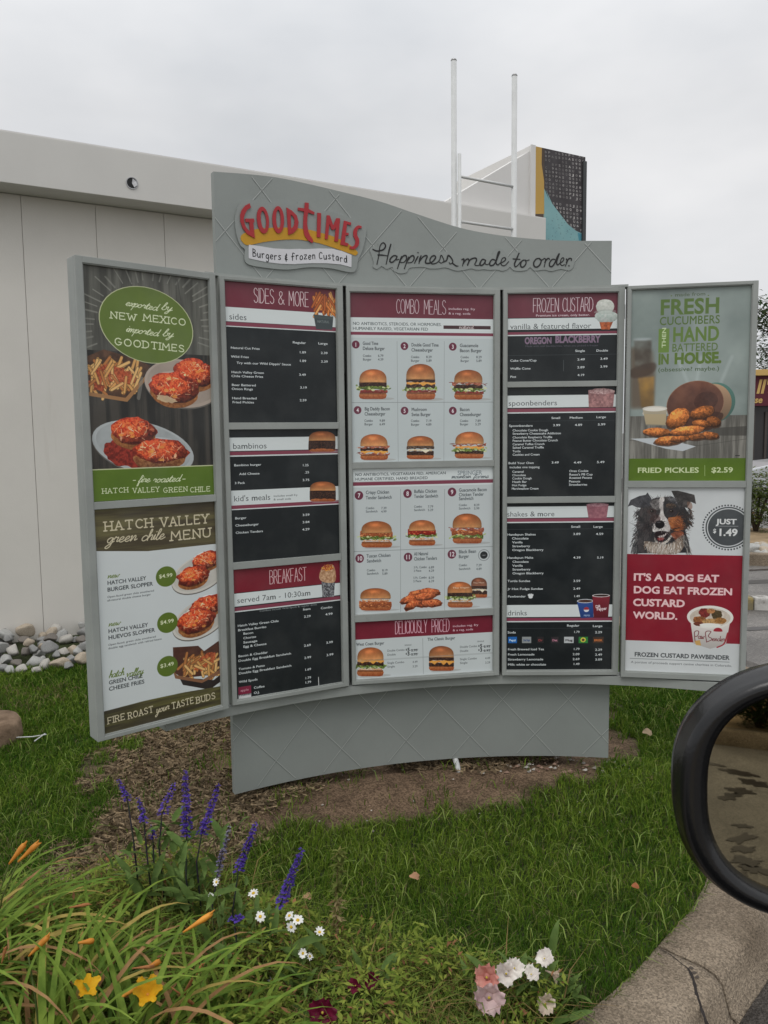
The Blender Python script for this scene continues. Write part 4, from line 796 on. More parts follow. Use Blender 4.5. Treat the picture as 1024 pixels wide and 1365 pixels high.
def p_dog(c):
    c.zoom = ZE2; c.img[:] = (182, 186, 186); n = fbm(c.H, c.W, 260, 9)[..., None]; c.img += (n - .5) * 18
    c.zoom = ZDOG; K = (34, 34, 36); R = c.R
    def fur(pts, n, L, wd, cols, al=.8, jit=16, spread=.35):
        P = catmull(np.array(pts, float), 8)
        for i in range(n):
            k = R.randrange(len(P) - 1); p = P[k] + [R.uniform(-jit, jit), R.uniform(-jit, jit)]; ang = L[1] + R.uniform(-spread, spread); l = L[0] * R.uniform(.5, 1.1)
            q = (p[0] + math.cos(ang) * l, p[1] + math.sin(ang) * l); m = ((p[0] + q[0]) / 2 + R.uniform(-6, 6), (p[1] + q[1]) / 2 + R.uniform(-3, 3)); c.line([tuple(p), m, q], wd, R.choice(cols), al)
    c.poly([(130, 950), (110, 840), (150, 700), (190, 520), (150, 400), (250, 250), (400, 190), (620, 170), (760, 260), (860, 420), (860, 560), (800, 640), (850, 780), (880, 940)], K, tex=(30, (66, 62, 62), 2.4), smooth=False)
    c.poly([(20, 312), (60, 220), (180, 165), (265, 150), (290, 118), (345, 200), (330, 300), (220, 330), (140, 320), (80, 290)], (44, 44, 48), tex=(24, (84, 84, 88), 1.8), smooth=False)
    c.poly([(615, 95), (700, 92), (800, 115), (930, 150), (952, 275), (880, 245), (830, 330), (720, 300), (660, 190)], (40, 38, 38), tex=(22, (76, 72, 70), 1.8))
    c.poly([(830, 250), (890, 260), (900, 330), (850, 350)], (120, 86, 70), .6, smooth=True)
    fur([(150, 330), (190, 480), (170, 600), (130, 760)], 80, (85, 2.2), 7, [K, (54, 50, 50), (70, 60, 58)], .9); fur([(850, 330), (860, 450), (850, 560)], 50, (75, .9), 7, [K, (50, 46, 44), (84, 64, 54)], .9)
    fur([(150, 720), (120, 840), (140, 930)], 70, (80, 1.9), 8, [(60, 60, 62), K, (100, 98, 96)], .8, 40)
    c.poly([(330, 250), (420, 215), (500, 230), (470, 340), (380, 350)], (150, 146, 142), .75, smooth=True, tex=(14, (60, 56, 56), 3)); c.poly([(540, 290), (600, 265), (680, 290), (650, 330), (570, 330)], (112, 84, 64), .8, smooth=True, tex=(10, (50, 44, 40), 3)); c.poly([(560, 200), (640, 190), (700, 270), (740, 380), (690, 300), (600, 240)], (130, 132, 136), .55, smooth=True, tex=(12, (50, 50, 52), 3))
    c.poly([(470, 180), (520, 200), (505, 300), (515, 420), (570, 500), (600, 620), (540, 680), (400, 660), (360, 640), (375, 530), (440, 450), (465, 380), (440, 260)], (196, 192, 188), smooth=True, tex=(16, (158, 152, 148), 2.0))
    c.ell(355, 380, 60, 40, (54, 40, 38), .8, wob=.1); c.ell(350, 372, 26, 18, (24, 18, 16)); c.ell(345, 366, 6, 5, (120, 116, 112)); c.ell(625, 385, 62, 46, (50, 44, 46), .9, wob=.1); c.ell(618, 372, 27, 19, (28, 20, 18)); c.ell(612, 366, 6, 5, (150, 140, 130))
    c.ell(400, 480, 70, 60, (60, 40, 38), .6, wob=.1)
    c.poly([(570, 470), (640, 455), (740, 450), (790, 540), (770, 620), (680, 640), (620, 620), (590, 560)], (160, 92, 48), smooth=True, tex=(16, (112, 60, 36), 2.8))
    fur([(590, 500), (680, 500), (760, 540)], 60, (60, .5), 6, [(180, 108, 60), (128, 70, 40), (84, 54, 42)], .7, 30)
    c.poly([(610, 680), (700, 640), (780, 660), (760, 760), (700, 790), (640, 740)], (136, 74, 50), smooth=True, tex=(14, (90, 52, 40), 2.4)); c.line([(560, 680), (640, 620), (720, 600)], 18, (50, 34, 30), .85, smooth=True)
    c.poly([(395, 660), (480, 640), (570, 660), (560, 720), (520, 770), (450, 780), (400, 730)], (34, 24, 26), smooth=True); c.poly([(430, 715), (520, 690), (545, 665), (540, 700), (480, 735)], (190, 180, 174), smooth=True); c.poly([(425, 740), (500, 730), (510, 760), (450, 770)], (130, 54, 52), smooth=True)
    c.poly([(385, 720), (410, 775), (480, 800), (560, 760), (600, 700), (620, 720), (560, 800), (480, 830), (400, 800)], (176, 170, 160), smooth=True)
    c.ell(458, 555, 66, 56, (26, 24, 26), wob=.04, shade=(1.3, .8)); c.ell(445, 525, 26, 10, (78, 76, 78), .7)
    c.poly([(240, 790), (400, 800), (520, 830), (640, 790), (760, 700), (800, 800), (720, 940), (520, 960), (340, 930)], (160, 150, 138), smooth=True, tex=(18, (106, 92, 80), 2.4)); fur([(300, 820), (450, 850), (620, 840), (760, 760)], 130, (110, 1.75), 8, [(190, 184, 174), (150, 138, 124), (120, 100, 84), (206, 202, 196)], .75, 40)
    fur([(780, 700), (820, 800), (850, 900)], 60, (100, 1.4), 7, [(70, 68, 66), (150, 146, 140), (44, 42, 42)], .8, 34); fur([(250, 300), (300, 500), (280, 680)], 70, (80, 1.8), 8, [(50, 44, 44), K, (72, 58, 56)], .6, 70)
    fur([(700, 300), (790, 430), (800, 560)], 60, (80, 1.3), 8, [(40, 36, 36), (64, 54, 50), K], .8, 34)
    stipple(c, 480, 560, 400, 400, 1500, 26, .30, (458, 520), 1.5, .6)
    for (x_, y_) in ((458, 555),): c.ell(x_, y_, 62, 52, (22, 20, 22), wob=.04, shade=(1.3, .8)); c.ell(445, 525, 26, 10, (84, 82, 84), .7)
    c.ell(618, 372, 24, 17, (26, 18, 16)); c.ell(610, 366, 6, 5, (170, 160, 150)); c.ell(352, 374, 24, 17, (22, 18, 16)); c.ell(346, 368, 6, 5, (140, 136, 130))
    c.zoom = ZE2
    for i in range(52): a = 2 * PI * i / 52; c.ell(643 + 143 * math.cos(a), 440 + 126 * math.sin(a), 5, 5, (56, 60, 62))
    c.ell(643, 440, 130, 117, (60, 64, 66)); c.ell(643, 440, 122, 110, (182, 186, 186)); c.ell(643, 440, 116, 104, (70, 74, 76), tex=(30, (62, 66, 68), 1))
    c.text('JUST', 578, 420, 690, 28, (196, 198, 196), .035); c.line([(570, 432), (700, 433)], 2, (160, 162, 162)); c.text('$', 556, 470, 575, 22, (196, 198, 196), .03); c.text('1.49', 582, 486, 696, 38, (196, 198, 196), .035)
    a = c.P((60, 590))[1]; b = c.P((55, 1080))[1]; c.poly([(-3, a), (c.W + 3, a), (c.W + 3, b), (-3, b)], (134, 22, 38), raw=True, tex=(120, (118, 18, 34), 1.4))
    K2 = (212, 176, 176)
    c.text("IT'S A DOG EAT", 104, 740, 590, 38, K2, .04, k=1); c.text('DOG EAT FROZEN', 104, 812, 668, 38, K2, .04); c.text('CUSTARD', 102, 884, 397, 38, K2, .04); c.text('WORLD.', 104, 956, 355, 38, K2, .04)
    c.poly([(430, 985), (652, 985), (630, 1105), (540, 1130), (446, 1100)], (196, 190, 184), shade=(1.05, .8)); c.ell(540, 950, 132, 66, (206, 202, 194)); c.ell(540, 952, 116, 54, (168, 156, 140), tex=(14, (200, 190, 176), 1.4))
    for x, y, rx, ry, k in ((510, 925, 34, 26, (140, 44, 40)), (578, 935, 30, 26, (86, 70, 40)), (480, 965, 38, 20, (160, 96, 52)), (545, 975, 50, 18, (196, 150, 92)), (600, 970, 34, 18, (176, 120, 60)), (475, 988, 28, 12, (120, 60, 44)), (545, 915, 24, 14, (180, 120, 70))): c.ell(x, y, rx, ry, k, wob=.12, tex=(6, tuple(np.array(k) * .7), 2))
    c.ell(540, 996, 60, 12, (214, 210, 202)); c.ell(585, 1030, 26, 20, (150, 24, 40), half='top'); c.line([(455, 1090), (452, 1035), (475, 1030), (470, 1055), (455, 1060)], 4, (110, 40, 44), smooth=True)
    c.strokes('aw', 472, 1072, 508, 15, (110, 40, 44), .2, SCRIPT, track=-.1); c.line([(520, 1090), (515, 1035), (545, 1032), (530, 1058), (552, 1075), (520, 1092)], 4, (110, 40, 44), smooth=True); c.strokes('ender', 552, 1085, 628, 14, (110, 40, 44), .2, SCRIPT, track=-.1)
    c.poly([(452, 1085), (482, 1080), (490, 1112), (460, 1108)], (190, 140, 60), .8); c.line([(640, 1040), (620, 1100), (580, 1122)], 7, (150, 24, 40), smooth=True)
    a = c.P((55, 1080))[1]
    c.text('FROZEN CUSTARD PAWBENDER', 110, 1172, 650, 23, (64, 68, 70), .03); c.line([tuple(c.P((85, 1184))), tuple(c.P((85, 1184)) + [c.W * .86, 0])], 2.5, (100, 104, 106), raw=True); c.text('A portion of proceeds support canine charities in Colorado.', 90, 1210, 665, 12, (90, 94, 96), .004)
def p_mural(c):
    c.zoom = ZF; c.img[:] = (58, 54, 56); n = fbm(c.H, c.W, 60, 2)[..., None]; c.img += (n - .5) * 16
    R = c.R
    for r in range(24):
        for k in range(13):
            x = 240 + k * 41 + r * 1.0; y = 190 + r * 47 + k * 5.5
            if R.random() < .10 or 740 < y - k * 4 < 790: continue
            v = R.uniform(120, 185) * (1 if k > 6 or r > 12 else .78); ch = R.choice('AODUSPCB869053JQG')
            c.text(ch, x, y + 26, x + 24, 26, (v, v * .98, v * .96), .02)
    c.poly([(225, 640), (262, 680), (330, 830), (430, 960), (520, 1080), (620, 1160), (740, 1210), (740, 1400), (225, 1400)], (118, 158, 158), tex=(70, (104, 146, 150), 1.4))
    c.poly([(640, 1185), (740, 1210), (740, 1400), (670, 1400)], (50, 120, 140), .8)
    for i in range(60): c.ell(R.uniform(250, 700), R.uniform(960, 1270), R.uniform(2, 6), R.uniform(2, 6), (64, 84, 90), .8)
    c.poly([(215, 100), (205, 300), (228, 620), (262, 690), (300, 800), (240, 660), (200, 400)], (40, 38, 40))
    c.poly([(120, 100), (206, 100), (202, 350), (232, 560), (232, 955), (120, 955)], (186, 150, 72))
    for i in range(130): c.line([(118, 90 + i * 9), (236, 70 + i * 9)], 2.6, (140, 96, 40), .55)
    for i in range(110): c.line([(118, 70 + i * 10), (236, 110 + i * 10)], 1.8, (90, 70, 40), .35)
    c.poly([(206, 100), (202, 350), (232, 560), (232, 640), (262, 690), (300, 760), (300, 90)], (50, 48, 50), .0)
PRINT_GAIN = 0.73
def print_mat(name, c, rough=.4, gain=None, coat=.22, film=True):
    m = bpy.data.materials.new(name); m.use_nodes = True; t = m.node_tree; b = t.nodes['Principled BSDF']
    im = c.image(name, gain or PRINT_GAIN)
    tx = N('ShaderNodeTexImage', t); tx.image = im; tx.interpolation = 'Linear'; tx.extension = 'EXTEND'
    uvn = N('ShaderNodeUVMap', t); uvn.uv_map = 'uv'; t.links.new(uvn.outputs[0], tx.inputs[0])
    tcn = N('ShaderNodeTexCoord', t); nz = N('ShaderNodeTexNoise', t); nz.inputs['Scale'].default_value = 7; nz.inputs['Detail'].default_value = 7
    t.links.new(tcn.outputs['Object'], nz.inputs['Vector'])
    mr = N('ShaderNodeMapRange', t); mr.inputs['From Min'].default_value = .45; mr.inputs['From Max'].default_value = .8; mr.inputs['To Max'].default_value = .07
    t.links.new(nz.outputs['Fac'], mr.inputs['Value'])
    mx = N('ShaderNodeMix', t, data_type='RGBA'); t.links.new(mr.outputs[0], mx.inputs[0]); t.links.new(tx.outputs[0], mx.inputs[6]); mx.inputs[7].default_value = (.30, .31, .30, 1)
    t.links.new(mx.outputs[2], b.inputs['Base Color']); b.inputs['Roughness'].default_value = rough; b.inputs['Specular IOR Level'].default_value = .25
    b.inputs['Coat Weight'].default_value = coat; b.inputs['Coat Roughness'].default_value = .12
    return m

# ------------------------------------------------------------------ THE MENU BOARD
ZB, ZT = 0.520, 2.213            # lightbox bottom / top
EDGE = [((-1.034, 2.731), (-0.630, 3.071)), ((-0.623, 3.099), (-0.160, 3.337)), ((-0.149, 3.347), (0.509, 3.465)), ((0.519, 3.461), (1.040, 3.449)), ((1.040, 3.422), (1.552, 3.327))]
CX, CY, CR = 0.620, 1.2016, 2.2705
def at(Z, p): return (Z[0] + p[0] / Z[2], Z[1] + p[1] / Z[2])
board = thing('menu_board', (0.25, 3.4, 0), 'wide curved grey drive-through menu board with five lit-box panels standing on bare soil', 'menu board')
PANELS = [
 ((at(ZA1, (80, 82)), at(ZA1, (785, 175)), at(ZA2, (190, 1292)), at(ZA2, (803, 1137))), 0, [(at(ZA2, (150, 76)), at(ZA2, (150, 114)))], [p_chile_top, p_chile_menu]),
 ((at(ZB1, (52, 50)), at(ZB1, (728, 120)), at(ZB2, (115, 1292)), at(ZB2, (757, 1187))), 0, [(at(ZB1, (86, 925)), at(ZB1, (86, 967))), (at(ZB2, (108, 455)), at(ZB2, (108, 497)))], [p_sides, p_bambinos, p_breakfast]),
 ((at(ZC1, (33, 35)), at(ZC1, (978, 67)), at(ZC2, (60, 1312)), at(ZC2, (868, 1257))), 0, [(at(ZC1, (55, 1152)), at(ZC1, (55, 1194))), (at(ZC2, (56, 925)), at(ZC2, (56, 967)))], [p_combo_a, p_combo_b, p_delicious]),
 ((at(ZD1, (97, 58)), at(ZD1, (838, 40)), at(ZD2, (72, 1287)), at(ZD2, (790, 1284))), 0, [(at(ZD1, (84, 652)), at(ZD1, (84, 690))), (at(ZD2, (74, 114)), at(ZD2, (74, 156)))], [p_frozen, p_spoon, p_shakes]),
 ((at(ZE1, (124, 121)), at(ZE1, (893, 94)), at(ZE2, (50, 1256)), at(ZE2, (712, 1290))), 0, [(at(ZE2, (75, 175)), at(ZE2, (75, 212)))], [p_pickles, p_dog])]
lamp_labels = ['outer left lightbox with green chile food posters', 'lightbox listing sides, bambinos and breakfast', 'widest lightbox with numbered burger pictures', 'lightbox listing frozen custard, shakes and drinks', 'outer right lightbox with fried pickles and dog posters']
for k, ((A, B), (pa, _, bars, prints)) in enumerate(zip(EDGE, PANELS)):
    A = np.array([*A, 0.]); B = np.array([*B, 0.]); eu = (B - A); Wd = np.hypot(*eu[:2]); eu /= Wd
    n = np.array([eu[1], -eu[0], 0.])             # towards the viewer
    if n[1] > 0: n = -n
    dep = 0.072
    a = A + eu * .002; Wd -= .004
    def L(p): h = on_plane(*p, A, n) - a; return np.dot(h, eu), h[2]
    q4 = [L(p) for p in pa]; u0 = min(q4[0][0], q4[2][0]); u1 = (q4[1][0] + q4[3][0]) / 2; z1 = (q4[0][1] + q4[1][1]) / 2; z0 = (q4[2][1] + q4[3][1]) / 2
    u0 = max(u0, .014); u1 = min(u1, Wd - .014); z1 = min(z1, ZT - .012); z0 = max(z0, ZB + .012)
    zb = [(L(q)[1], L(r)[1]) for q, r in bars]
    def P3(u, z, d=0): return a + eu * u + n * d + np.array([0, 0, z])
    mb = MB()
    def bar(ua, ub, za, zc, d0, d1, m=0, box=mb):
        V = [P3(u, z, d) for z in (za, zc) for d in (d0, d1) for u in (ua, ub)]
        box.add(V, [(0, 2, 3, 1), (4, 5, 7, 6), (0, 1, 5, 4), (2, 6, 7, 3), (0, 4, 6, 2), (1, 3, 7, 5)], m)
    bar(0, Wd, ZB, ZT, -dep, -.012)                                     # the body
    lb = mb.build('lightbox', M['frame'], board, bevel=.002); lb['label'] = lamp_labels[k]
    fr = MB()
    bar(0, u0, ZB, ZT, -.0115, .006, box=fr); bar(u1, Wd, ZB, ZT, -.0115, .006, box=fr)
    bar(u0 - .0005, u1 + .0005, ZB, z0, -.0115, .0055, box=fr); bar(u0 - .0005, u1 + .0005, z1, ZT, -.0115, .0055, box=fr)
    fr.build('bezel', M['frame'], lb, bevel=.0016)
    rim = MB()                                                           # slim inner lip that catches the light
    for za, zc in ((z0, z0 + .004), (z1 - .003, z1)): bar(u0, u1, za, zc, -.011, .002, box=rim)
    bar(u0, u0 + .003, z0 + .004, z1 - .003, -.011, .002, box=rim); bar(u1 - .003, u1, z0 + .004, z1 - .003, -.011, .002, box=rim)
    rim.build('retaining_strip', M['frame'], lb)
    for zz in (ZT - .10, ZB + .10, (ZB + ZT) / 2):
        hg = MB(); hg.tube([P3(Wd + .001, zz - .03, -.012), P3(Wd + .001, zz + .03, -.012)], .005, 8); hg.build('hinge', M['steel'], lb, smooth=True)
    cuts = [z1] + [q for b in zb for q in b] + [z0]
    for j, pr in enumerate(prints):
        zt, zl = cuts[2 * j], cuts[2 * j + 1]
        tl = P3(u0, zt, -.009); tl_c = tl.copy()
        cv = Canvas(tl_c, eu, u1 - u0, zt - zl, n, 1150, PAPER)
        pr(cv)
        V = [P3(u0, zl, -.009), P3(u1, zl, -.009), P3(u1, zt, -.009), P3(u0, zt, -.009), P3(u0, zl, -.0105), P3(u1, zl, -.0105), P3(u1, zt, -.0105), P3(u0, zt, -.0105)]
        UV = [(0, 0), (1, 0), (1, 1), (0, 1)] * 2
        mesh_np('poster', V, [(0, 1, 2, 3), (5, 4, 7, 6), (0, 4, 5, 1), (1, 5, 6, 2), (2, 6, 7, 3), (3, 7, 4, 0)], print_mat('print_' + pr.__name__[2:], cv), parent=lb, uv=UV)['label'] = \
            {'p_chile_top': 'poster of chile fries and smothered burgers under a green oval', 'p_chile_menu': 'poster with three priced green chile dishes', 'p_sides': 'dark insert listing sides', 'p_bambinos': "dark insert listing bambinos and kid's meals",
             'p_breakfast': 'dark insert listing breakfast', 'p_combo_a': 'white insert with meals one to six', 'p_combo_b': 'white insert with meals seven to twelve', 'p_delicious': 'white insert with two value burgers',
             'p_frozen': 'dark insert listing frozen custard', 'p_spoon': 'dark insert listing spoonbenders', 'p_shakes': 'dark insert listing shakes and drinks', 'p_pickles': 'poster of fried pickles spilling from a cup', 'p_dog': 'poster with a dog above a red block'}[pr.__name__]
    for q, r in zb:
        cb = MB(); bar(u0, u1, r, q, -.0108, .003, box=cb); cb.build('crossbar', M['frame'], lb, bevel=.001)

# curved sheet: s = arc length, measured to the right from straight ahead of the arc's centre
RS = CR + .078
def sheet(s, z, t=0.0):                 # t > 0 towards the viewer
    a = s / RS; r = RS - t; return np.array([CX + math.sin(a) * r, CY + math.cos(a) * r, z])
def on_sheet(px, py, t=0.0):
    d = ray(px, py); r = RS - t; o = np.array([-CX, -CY]); A = d[0] ** 2 + d[1] ** 2; Bq = np.dot(o, d[:2]); Cq = np.dot(o, o) - r * r
    q = (-Bq + math.sqrt(Bq * Bq - A * Cq)) / A; h = E0 + d * q
    return math.atan2(h[0] - CX, h[1] - CY) * RS, h[2]
def slab(name, s0, s1, zlo, zhi, t0, t1, mt, n=40, parent=board, bev=True):
    """curved sheet between two height profiles given as functions of s"""
    V = []; F = []
    for i in range(n + 1):
        s = s0 + (s1 - s0) * i / n
        V += [sheet(s, zlo(s), t1), sheet(s, zhi(s), t1), sheet(s, zhi(s), t0), sheet(s, zlo(s), t0)]
    for i in range(n):
        a = i * 4; b = a + 4
        F += [(a, b, b + 1, a + 1), (a + 1, b + 1, b + 2, a + 2), (a + 2, b + 2, b + 3, a + 3), (a + 3, b + 3, b, a)]
    F += [(0, 1, 2, 3), (n * 4 + 3, n * 4 + 2, n * 4 + 1, n * 4)]
    return mesh_np(name, V, F, mt, parent=parent)
prof = [on_sheet(*p) for p in ((284.5, 228.5), (325, 231.5), (366.3, 236), (405.9, 243.9), (451, 254.5), (505, 268), (550.3, 283.3), (610, 302.6), (650, 311), (691, 316.5), (743.7, 320.3), (815.8, 320.8))]
ps = np.array([p[0] for p in prof]); pz = np.array([p[1] for p in prof])
pc = catmull(np.c_[ps, pz], 6)
top_z = lambda s: float(np.interp(s, pc[:, 0], pc[:, 1]))
hs0, hs1 = ps[0], ps[-1]
header = slab('header_panel', hs0, hs1, lambda s: ZT - .35, top_z, -.028, 0, M['sheet'], 60)
sk0 = on_sheet(312.5, 1030)[0]; sk1 = on_sheet(811.5, 980)[0]; SKZ = (on_sheet(313, 1055)[1] + on_sheet(810, 1008)[1] + on_sheet(560, 1021)[1]) / 3
skirt = slab('skirt_panel', sk0, sk1, lambda s: SKZ, lambda s: ZB + .35, -.028, 0, M['sheet'], 50)
# scored diamond lines, the lit and shaded groove sides painted as two bands
def scored(name, s0, s1, zlo, zhi, sx, zx, pitch, slope, parent, bright):
    for sg in (1, -1):
        for k in range(-14, 15):
            V = []; F = []; V2 = []; F2 = []
            pts = []
            for i in range(121):
                s = s0 + (s1 - s0) * i / 120; z = zx + sg * slope * (s - sx - k * pitch)
                if zlo(s) + .004 < z < zhi(s) - .004: pts.append((s, z))
            if len(pts) < 2: continue
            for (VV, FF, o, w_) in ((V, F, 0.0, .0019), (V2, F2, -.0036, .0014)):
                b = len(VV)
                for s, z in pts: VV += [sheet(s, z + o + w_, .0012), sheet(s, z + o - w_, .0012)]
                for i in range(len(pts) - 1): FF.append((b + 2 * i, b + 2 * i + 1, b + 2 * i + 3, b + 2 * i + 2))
            if V2: o = mesh_np('score_line', V2, F2, M['score_shade'], parent=parent)
            if V: mesh_np('score_line', V, F, M['score_lit'], parent=parent)
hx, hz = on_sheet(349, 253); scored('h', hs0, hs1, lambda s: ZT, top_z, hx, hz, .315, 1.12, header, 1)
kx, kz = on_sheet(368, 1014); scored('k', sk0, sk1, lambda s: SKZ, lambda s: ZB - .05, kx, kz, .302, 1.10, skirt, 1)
# support rail under the boxes, and the dark spine behind them
rl0 = on_sheet(300, 960)[0] - .02
def arcbox(name, r0, r1, z0, z1, a0, a1, mt, n=48):
    V = []; F = []
    for i in range(n + 1):
        a = a0 + (a1 - a0) * i / n
        for r, z in ((r0, z0), (r0, z1), (r1, z1), (r1, z0)): V.append((CX + math.sin(a) * r, CY + math.cos(a) * r, z))
    for i in range(n):
        a = i * 4; b = a + 4
        F += [(a, b, b + 1, a + 1), (a + 1, b + 1, b + 2, a + 2), (a + 2, b + 2, b + 3, a + 3), (a + 3, b + 3, b, a)]
    F += [(0, 1, 2, 3), (n * 4 + 3, n * 4 + 2, n * 4 + 1, n * 4)]
    return mesh_np(name, V, F, mt, parent=board)
arcbox('support_rail', CR + .006, RS - .002, ZB - .045, ZB - .006, -.70, .415, M['frame'])
arcbox('support_rail', CR + .012, RS - .002, ZT + .002, ZT + .012, -.60, .19, M['frame'])
arcbox('spine', RS + .03, RS + .16, SKZ + .08, ZT - .05, sk0 / RS + .02, sk1 / RS - .02, M['steel'])
for s in (sk0 + .25, sk1 - .25):
    m = MB(); p = sheet(s, 0, -.20); m.tube([(p[0], p[1], -.02), (p[0], p[1], 2.0)], .045, 16); m.build('post', M['steel'], board, smooth=True)
m = MB(); q0 = on_sheet(609, 1008); p0 = sheet(q0[0] - .01, SKZ + .03, -.045); p1 = on_z(614, 1037, 0.035)
m.tube([p0, (np.array(p0) * .35 + p1 * .65), p1 + [0, 0, -.06]], .013, 12); m.build('conduit', M['white_metal'], board, smooth=True)

# plates and letters fixed on the header
def plate_mesh(name, contours, t0, t1, mt, parent, step=.035, edge=None):
    """contours in (s,z): first the outline, then holes; extruded from t0 to t1 and wrapped round the sheet"""
    bm = bmesh.new()
    tri = tessellate_polygon([[Vector((x, z, 0)) for x, z in c] for c in contours])
    flat = [p for c in contours for p in c]; vs_ = [bm.verts.new((x, z, 0)) for x, z in flat]
    for t in tri:
        try: bm.faces.new([vs_[i] for i in t])
        except ValueError: pass
    xs = [p[0] for p in flat]; x = min(xs) + step
    while x < max(xs):
        bmesh.ops.bisect_plane(bm, geom=bm.verts[:] + bm.edges[:] + bm.faces[:], plane_co=(x, 0, 0), plane_no=(1, 0, 0)); x += step
    bmesh.ops.recalc_face_normals(bm, faces=bm.faces)
    r = bmesh.ops.extrude_face_region(bm, geom=bm.faces[:])
    for v in r['geom']:
        if isinstance(v, bmesh.types.BMVert): v.co.z = 1
    for v in bm.verts: v.co = sheet(v.co.x, v.co.y, t1 if v.co.z > .5 else t0)
    bmesh.ops.recalc_face_normals(bm, faces=bm.faces)
    me = bpy.data.meshes.new(name); bm.to_mesh(me); bm.free(); me.materials.append(mt)
    return link_mesh(name, me, parent)
def SZ(Z, pts): return [on_sheet(*at(Z, p)) for p in pts]
ZL = (270, 200, 3.531); Z1 = (305, 255, 10.24); Z2 = (395, 260, 10.24); Z3 = (490, 310, 7.314); Z4 = (630, 320, 7.314)
def sm(Z, pts, n=4): return [tuple(p) for p in catmull(np.array(SZ(Z, pts)), n, True)]
M['plate'] = mat('logo_plate_paint', (.262, .284, .270), .42, .45, var=.05, vscale=6)
logo = plate_mesh('logo_plate', [sm(ZL, [(215, 233), (175, 250), (157, 290), (150, 340), (158, 400), (176, 450), (197, 470), (195, 512), (215, 540), (300, 556), (400, 564), (500, 553), (600, 558), (695, 577), (722, 562), (730, 520), (748, 480), (762, 430), (768, 370), (740, 338), (700, 322), (640, 302), (590, 290), (548, 283), (518, 245), (484, 222), (455, 238), (440, 256), (395, 248), (345, 243), (300, 252), (255, 244)])], .0005, .0075, M['plate'], header)
logo['label'] = 'raised plate with the red and yellow logo'
def on_logo(Z, pts): return SZ(Z, pts)
sw = [(Z1, p) for p in ((170, 690), (152, 640), (185, 585), (350, 525), (560, 505), (740, 500), (920, 505))] + [(Z2, p) for p in ((30, 462), (180, 482), (330, 522), (500, 572), (650, 642), (740, 700), (818, 768), (832, 800), (800, 830), (740, 810), (560, 745), (300, 662), (80, 622))] + [(Z1, p) for p in ((900, 664), (700, 670), (450, 702), (250, 742))]
plate_mesh('swoosh', [[tuple(p) for p in catmull(np.array([on_sheet(*at(Z, p)) for Z, p in sw]), 3, True)]], .0077, .0095, M['yellow'], logo)
rb = [(Z1, p) for p in ((262, 735), (400, 752), (600, 785), (800, 796), (960, 792))] + [(Z2, p) for p in ((100, 745), (300, 735), (480, 738), (620, 772), (748, 825), (745, 990), (600, 952), (400, 936), (200, 935), (0, 945))] + [(Z1, p) for p in ((900, 1000), (700, 995), (500, 970), (262, 920))]
ribbon = plate_mesh('ribbon', [[on_sheet(*at(Z, p)) for Z, p in rb]], .0077, .0095, M['white'], logo)
def ellp(cx, cy, rx, ry, rot, n=28):
    q = math.radians(rot); return [(cx + rx * math.cos(a) * math.cos(q) - ry * math.sin(a) * math.sin(q), cy + rx * math.cos(a) * math.sin(q) + ry * math.sin(a) * math.cos(q)) for a in np.linspace(0, 2 * PI, n, endpoint=False)]
sS = catmull(np.array([(880, 450), (835, 445), (798, 490), (795, 560), (822, 625), (812, 690), (770, 728), (716, 722)], float), 4)
wS = np.interp(np.linspace(0, 1, len(sS)), [0, .3, .7, 1], [30, 52, 52, 30])
dS = np.gradient(sS, axis=0); dS /= np.linalg.norm(dS, axis=1)[:, None]; nS = np.c_[-dS[:, 1], dS[:, 0]] * wS[:, None] / 2
LET = [(Z1, [[(270, 172), (290, 230), (235, 265), (205, 320), (190, 380), (200, 450), (225, 505), (275, 560), (265, 432), (215, 430), (210, 382), (330, 382), (335, 432), (320, 436), (342, 650), (240, 595), (175, 510), (145, 420), (143, 330), (165, 260), (210, 205)]]),
 (Z1, [ellp(453, 403, 82, 184, -6), ellp(460, 400, 36, 124, -6)]), (Z1, [ellp(662, 398, 80, 186, -2), ellp(664, 392, 32, 130, -2)]),
 (Z1, [[(775, 230), (850, 275), (915, 340), (940, 430), (925, 520), (870, 580), (800, 605)], [(832, 325), (865, 350), (885, 400), (885, 450), (870, 490), (838, 520)]]),
 (Z2, [[(105, 112), (158, 118), (155, 200), (238, 245), (230, 277), (150, 248), (140, 300), (135, 400), (150, 500), (175, 560), (218, 620), (210, 665), (150, 630), (100, 560), (82, 470), (85, 330), (94, 235), (8, 217), (12, 180), (100, 192)]]),
 (Z2, [[(275, 250), (327, 258), (318, 588), (268, 582)]]), (Z2, [[(405, 285), (448, 290), (492, 425), (535, 325), (587, 328), (558, 645), (508, 640), (528, 455), (505, 485), (470, 480), (442, 400), (418, 612), (378, 608)]]),
 (Z2, [[(640, 358), (740, 385), (733, 422), (680, 407), (668, 522), (708, 530), (700, 562), (664, 555), (652, 655), (700, 668), (692, 706), (590, 685)]]),
 (Z2, [[tuple(p) for p in np.r_[sS + nS, (sS - nS)[::-1]]]])]
for Z, cs in LET: plate_mesh('letter', [SZ(Z, c) for c in cs], .0096, .0135, M['red'], logo)
